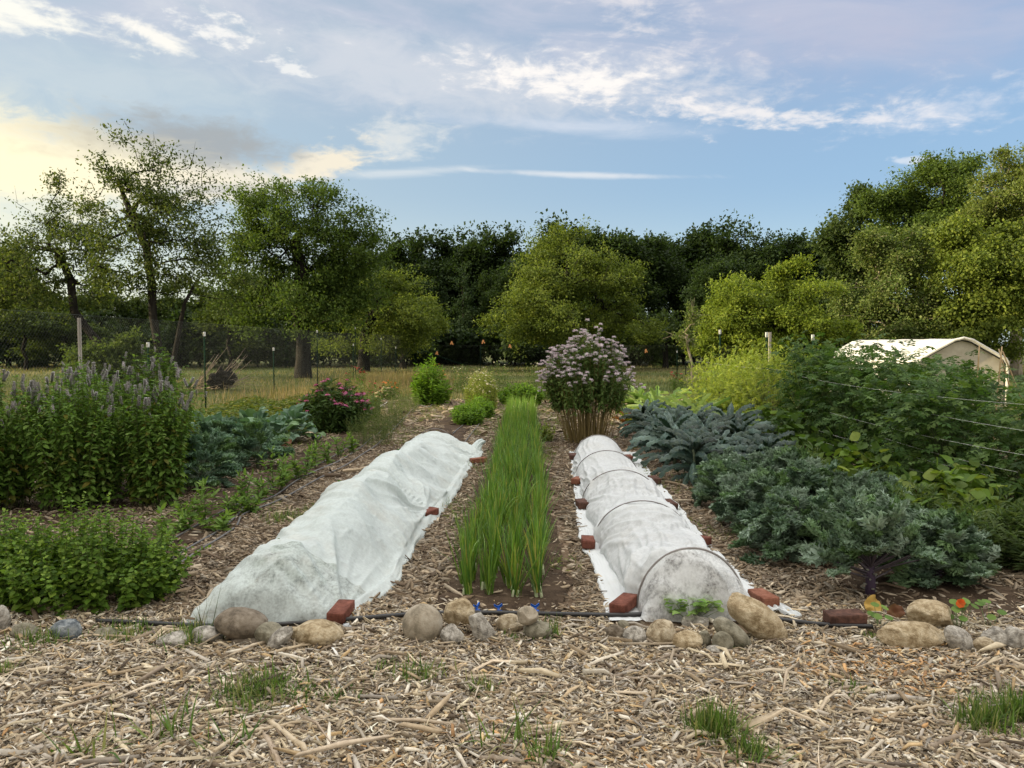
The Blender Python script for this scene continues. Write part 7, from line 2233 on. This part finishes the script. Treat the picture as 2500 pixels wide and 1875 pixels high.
def build_fence():
    X0 = -7.2
    root = empty('garden_fence', (X0, 12.9, 0), 'long wire netting garden fence on green steel posts around the garden', 'fence')
    loc = np.array([X0, 12.9, 0.0])
    def post(x, y, h, r=.018, capc=True, mat=None, lean=0.0):
        mb = MB(); d = np.array([x, y, 0]) - loc
        if mat is None:      # T-post: flat flange plus spine
            box(mb, d + [0, 0, h / 2 - .1], (r * 2, .006, h + .2)); box(mb, d + [0, .014, h / 2 - .1], (.006, .026, h + .2))
            for q in np.arange(.15, h, .12): box(mb, d + [0, -.006, q], (.012, .008, .02))
        else:
            box(mb, d + [0, 0, h / 2 - .1], (.048, .04, h + .2), bev=.004)
        o = mb.build('post', mat or M_post, root, usecol=False)
        if capc and mat is None:
            mb = MB(); box(mb, d + [0, .006, h - .05], (r * 2 + .012, .045, .10), bev=.004); box(mb, d + [0, -.020, h - .03], (.02, .006, .03))
            mb.build('cap', M_cap, o, usecol=False)
        return o
    post(-7.25, 12.9, 1.95, mat=M_wood)
    left = [(-7.2, 15.2, 1.55), (-7.12, 17.8, 1.8), (-7.2, 23.2, 1.42), (-7.35, 29.0, 2.05), (-7.0, 33.9, 1.55), (-7.05, 34.6, 2.3), (-6.55, 38.5, 1.85), (-6.2, 41.0, 1.4), (-5.55, 44, 1.65)]
    for (x, y, h) in left: post(x, y, h)
    back = [(-1.8, 44, 1.5), (2.0, 43.5, 1.5), (5.6, 43, 1.5), (8.6, 38, 1.4), (7.75, 36, 1.35)]
    for (x, y, h) in back: post(x, y, h, capc=False)
    # diagonal braces at the corner
    mb = MB(); tubes(mb, np.array([[-5.55, 44, 1.5], [-5.5, 43.9, 1.3]]) - loc, np.array([[-6.2, 41, .3], [-2.6, 44, .3]]) - loc, .02, .02, k=5); mb.build('brace', M_post, root, usecol=False)
    # netting
    def net(path, h0, h1, sp, r):
        mb = MB()
        path = np.array(path, float)
        seg = np.linalg.norm(np.diff(path[:, :2], axis=0), axis=1); S = np.concatenate([[0], np.cumsum(seg)])
        def at(s): return np.stack([np.interp(s, S, path[:, 0]), np.interp(s, S, path[:, 1])], 1)
        H = h1 - h0
        s = np.arange(-H, S[-1], sp)
        for sg in (1, -1):
            n = 5
            for k in range(n):
                a0, a1 = k / n, (k + 1) / n
                sa = s + a0 * H if sg > 0 else s + H - a0 * H
                sb = s + a1 * H if sg > 0 else s + H - a1 * H
                ok = (sa > 0) & (sb > 0) & (sa < S[-1]) & (sb < S[-1])
                A = np.concatenate([at(sa[ok]), np.full((ok.sum(), 1), h0 + a0 * H)], 1); B = np.concatenate([at(sb[ok]), np.full((ok.sum(), 1), h0 + a1 * H)], 1)
                tubes(mb, A - loc, B - loc, r, r, k=3)
        pts = np.concatenate([path[:, :2], np.full((len(path), 1), h1)], 1) - loc
        for i in range(len(pts) - 1): tubes(mb, pts[i], pts[i + 1], r * 1.6, r * 1.6, k=4)
        mb.build('netting', M_wire, root, usecol=False)
    net([(-7.25, 8), (-7.2, 17.8), (-7.2, 23.2), (-7.3, 29), (-7.0, 34), (-6.5, 38.5), (-5.6, 44)], 0.05, 2.0, .075, .0009)
    net([(-5.6, 44), (-1.8, 44), (2.0, 43.5), (5.6, 43), (8.6, 38), (8.8, 30)], 0.05, 1.45, .16, .0011)
    # orange flagging tape tied along the back wire
    for i, (px, py, lab) in enumerate([(1018, 826, 'orange ribbon on the corner fence post'), (1067, 863, 'orange ribbon hanging above the cone shaped bush'), (1103, 838, 'orange ribbon on the back wire, second from the corner post'), (1180, 835, 'orange ribbon on the back wire in front of the dark wood'), (1245, 846, 'orange ribbon on the back wire left of the bergamot'), (1577, 857, 'orange ribbon on the back wire right of the bergamot')]):
        p = P(px, py, 43.6); mb = MB(); rng = np.random.default_rng(720 + i)
        t = np.linspace(0, 1, 5); w = .035
        for s in (-1, 1):
            c = np.stack([s * .06 * t + rng.normal(0, .01, 5), .01 * s + 0 * t, -.22 * t * rng.uniform(.7, 1.1)], 1)
            V = np.concatenate([c - [w / 1, 0, 0], c + [w / 1, .006, 0]]); Q = [[k, k + 1, k + 6, k + 5] for k in range(4)]
            mb.add(V, Q)
        tag(mb.build('ribbon', M_ribbon, loc=(p[0], p[1] - .05, p[2] + .12), usecol=False), lab, 'ribbon', 'orange ribbons along the back wire')
    # trellis posts and strings of the tomato bed
    def tpost(px, top, D, lab, wood=False):
        p = P(px, top, D); h = p[2]; r2 = empty('trellis_post', (p[0], D, 0), lab, 'post', 'posts of the tomato trellis'); mb = MB()
        if wood:
            box(mb, (0, 0, h / 2), (.05, .035, h), bev=.004); mb.build('post_shaft', M_wood, r2, usecol=False)
        else:
            box(mb, (0, 0, h / 2), (.035, .006, h)); box(mb, (0, .014, h / 2), (.006, .026, h)); mb.build('post_shaft', M_post, r2, usecol=False)
            mb = MB(); box(mb, (0, .006, h - .05), (.045, .045, .10), bev=.004); mb.build('cap', M_cap, r2, usecol=False)
    tpost(1758, 805, 17.0, 'tall dark steel post with white top left of the sunlit bush')
    tpost(1872, 811, 15.0, 'steel post tied beside a wooden stake behind the sunlit bush')
    tpost(1880, 811, 15.1, 'pale wooden stake beside the middle steel post', True)
    tpost(1985, 817, 13.4, 'steel post with a wide white top in front of the dark wood')
    tpost(2184, 858, 11.5, 'weathered wooden stake top poking out in front of the shelter', True)
    tpost(1653, 856, 36.0, 'short dark post in the meadow right of the bergamot')
    for i, (px0, top, px1, bot, D, lab) in enumerate([(2391, 843, 2386, 930, 9.0, 'bamboo cane in front of the right end of the shelter'), (2446, 846, 2436, 955, 9.2, 'left bamboo cane of the three at the right edge'), (2438, 852, 2470, 960, 9.4, 'middle bamboo cane of the three, leaning right'), (2448, 858, 2486, 955, 9.3, 'right bamboo cane of the three, leaning most')]):
        a = P(px0, top, D); b = P(px1, bot, D); b2 = a + (b - a) * (a[2] / max(.05, (a[2] - b[2])))
        mb = MB(); polytube(mb, np.linspace(a, b2, 9), .009 * np.array([.8, 1, .95, 1.03, .97, 1.04, 1, 1.03, 1.05]), k=7)
        tag(mb.build('bamboo_cane', M_bamboo, usecol=False, smooth=True), lab, 'bamboo cane', 'bamboo canes near the shelter')
    strings = [((4.0, 5.2), (4.0, 10.6), 1.06, .05, 'uppermost white string across the tomato plants'), ((3.95, 5.6), (3.95, 9.5), .66, .03, 'middle white string along the tomato plants'), ((3.95, 6.3), (3.95, 11.2), .42, .03, 'lower white string sagging below the tomatoes'),
               ((3.9, 6.6), (3.9, 10.4), .30, .02, 'lowest white string behind the bean leaves'), ((4.25, 10.6), (4.3, 17.0), 1.12, .03, 'white string running back to the sunlit bush'), ((4.0, 5.2), (4.0, 7.3), .84, .01, 'short white string at the right edge'), ((4.0, 8.2), (3.98, 6.0), .50, .02, 'slanting string at the right edge above the beans')]
    for (a, b, z, sag, lab) in strings:
        t = np.linspace(0, 1, 16); x = a[0] + (b[0] - a[0]) * t; y = a[1] + (b[1] - a[1]) * t
        mb = MB(); polytube(mb, np.stack([x, y, z - sag * 4 * t * (1 - t)], 1), .0011, k=5)
        tag(mb.build('string', M_twine, usecol=False), lab, 'string', 'white strings of the tomato trellis')


def build_shelter():
    m = bpy.data.materials.new('shelter_canvas'); m.use_nodes = True; t = NT(m.node_tree); t.n.clear()
    out = t.add('ShaderNodeOutputMaterial'); d = t.add('ShaderNodeBsdfPrincipled'); tr = t.add('ShaderNodeBsdfTranslucent'); tc = t.add('ShaderNodeTexCoord')
    n = t.noise(tc.outputs['Object'], 2.5, 5, .6, .5)
    c = t.mix(t.ramp(n, .35, .7), (0.74, 0.73, 0.70), (0.60, 0.58, 0.53)); t.l.new(c, d.inputs['Base Color']); d.inputs['Roughness'].default_value = .6
    tr.inputs[0].default_value = (.8, .74, .6, 1); mx = t.add('ShaderNodeMixShader'); mx.inputs[0].default_value = .25
    b = t.add('ShaderNodeBump'); b.inputs['Strength'].default_value = .5; b.inputs['Distance'].default_value = .03; t.l.new(t.noise(tc.outputs['Object'], 5, 3, .5, 1.0), b.inputs['Height']); t.l.new(b.outputs[0], d.inputs['Normal'])
    t.l.new(d.outputs[0], mx.inputs[1]); t.l.new(tr.outputs[0], mx.inputs[2]); t.l.new(mx.outputs[0], out.inputs[0])
    m2 = mat_noise('shelter_end_cloth', [(0.50, 0.45, 0.36), (0.62, 0.57, 0.47)], 4, .8, .1, .3, 12)
    y0, y1, xc, hw = 18.6, 24.2, 10.92, 1.08
    root = empty('garden_shelter', (xc, y0, 0), 'white canvas garden shelter with a peaked roof behind the tomatoes', 'shelter')
    zr, ze = 1.66, 1.16
    prof = [(-hw, -.02), (-hw, .6), (-hw, ze - .08), (-hw + .05, ze), (-hw * .5, (ze + zr) / 2 + .02), (-.22, zr - .05), (0, zr), (.22, zr - .05), (hw * .5, (ze + zr) / 2 + .02), (hw - .05, ze), (hw, ze - .08), (hw, .6), (hw, -.02)]
    ny = 26; V = []
    for i in range(ny + 1):
        y = (y1 - y0) * i / ny; s = -.012 * abs(math.sin(i / ny * math.pi * 4))
        for (x, z) in prof: V.append([x * (1 + s * .5), y, z + s * (z > 1.0)])
    k = len(prof); Q = [[i * k + j, i * k + j + 1, (i + 1) * k + j + 1, (i + 1) * k + j] for i in range(ny) for j in range(k - 1)]
    mb = MB(); mb.add(V, Q); mb.build('canopy', m, root, smooth=True, usecol=False)
    pr = [(x * .985, z * .99) for x, z in prof]
    for y, nm in ((.10, 'end_wall'), (y1 - y0 - .1, 'end_wall')):
        mb = MB(); c = len(pr); mb.add([[x, y, z] for x, z in pr] + [[0, y, .6]], None, [[i, (i + 1) % c, c] for i in range(c)]); mb.build(nm, m2, root, usecol=False)
    mb = MB()
    for y in (.05, (y1 - y0) / 2, y1 - y0 - .05):
        polytube(mb, [(x * .97, y, z * .97) for x, z in prof[1:-1]], .018, k=6)
        for s in (-1, 1): tubes(mb, np.array([[s * hw * .97, y, 0]]), np.array([[s * hw * .97, y, .7]]), .018, .018, k=6)
    mb.build('frame', M_pipe, root, usecol=False)
    # rolled white hem round the front edge
    mb = MB(); polytube(mb, [(x, -.01, z + .005) for x, z in prof], .035, k=8); mb.build('hem', m, root, smooth=True, usecol=False)


build_hyssop(); build_mint(); build_onions(); build_lacinato(); build_curly(); build_tomatoes(); build_beans(); build_broccoli()
build_flowers(); build_seedlings(); build_small(); build_meadow(); build_fence(); build_shelter()
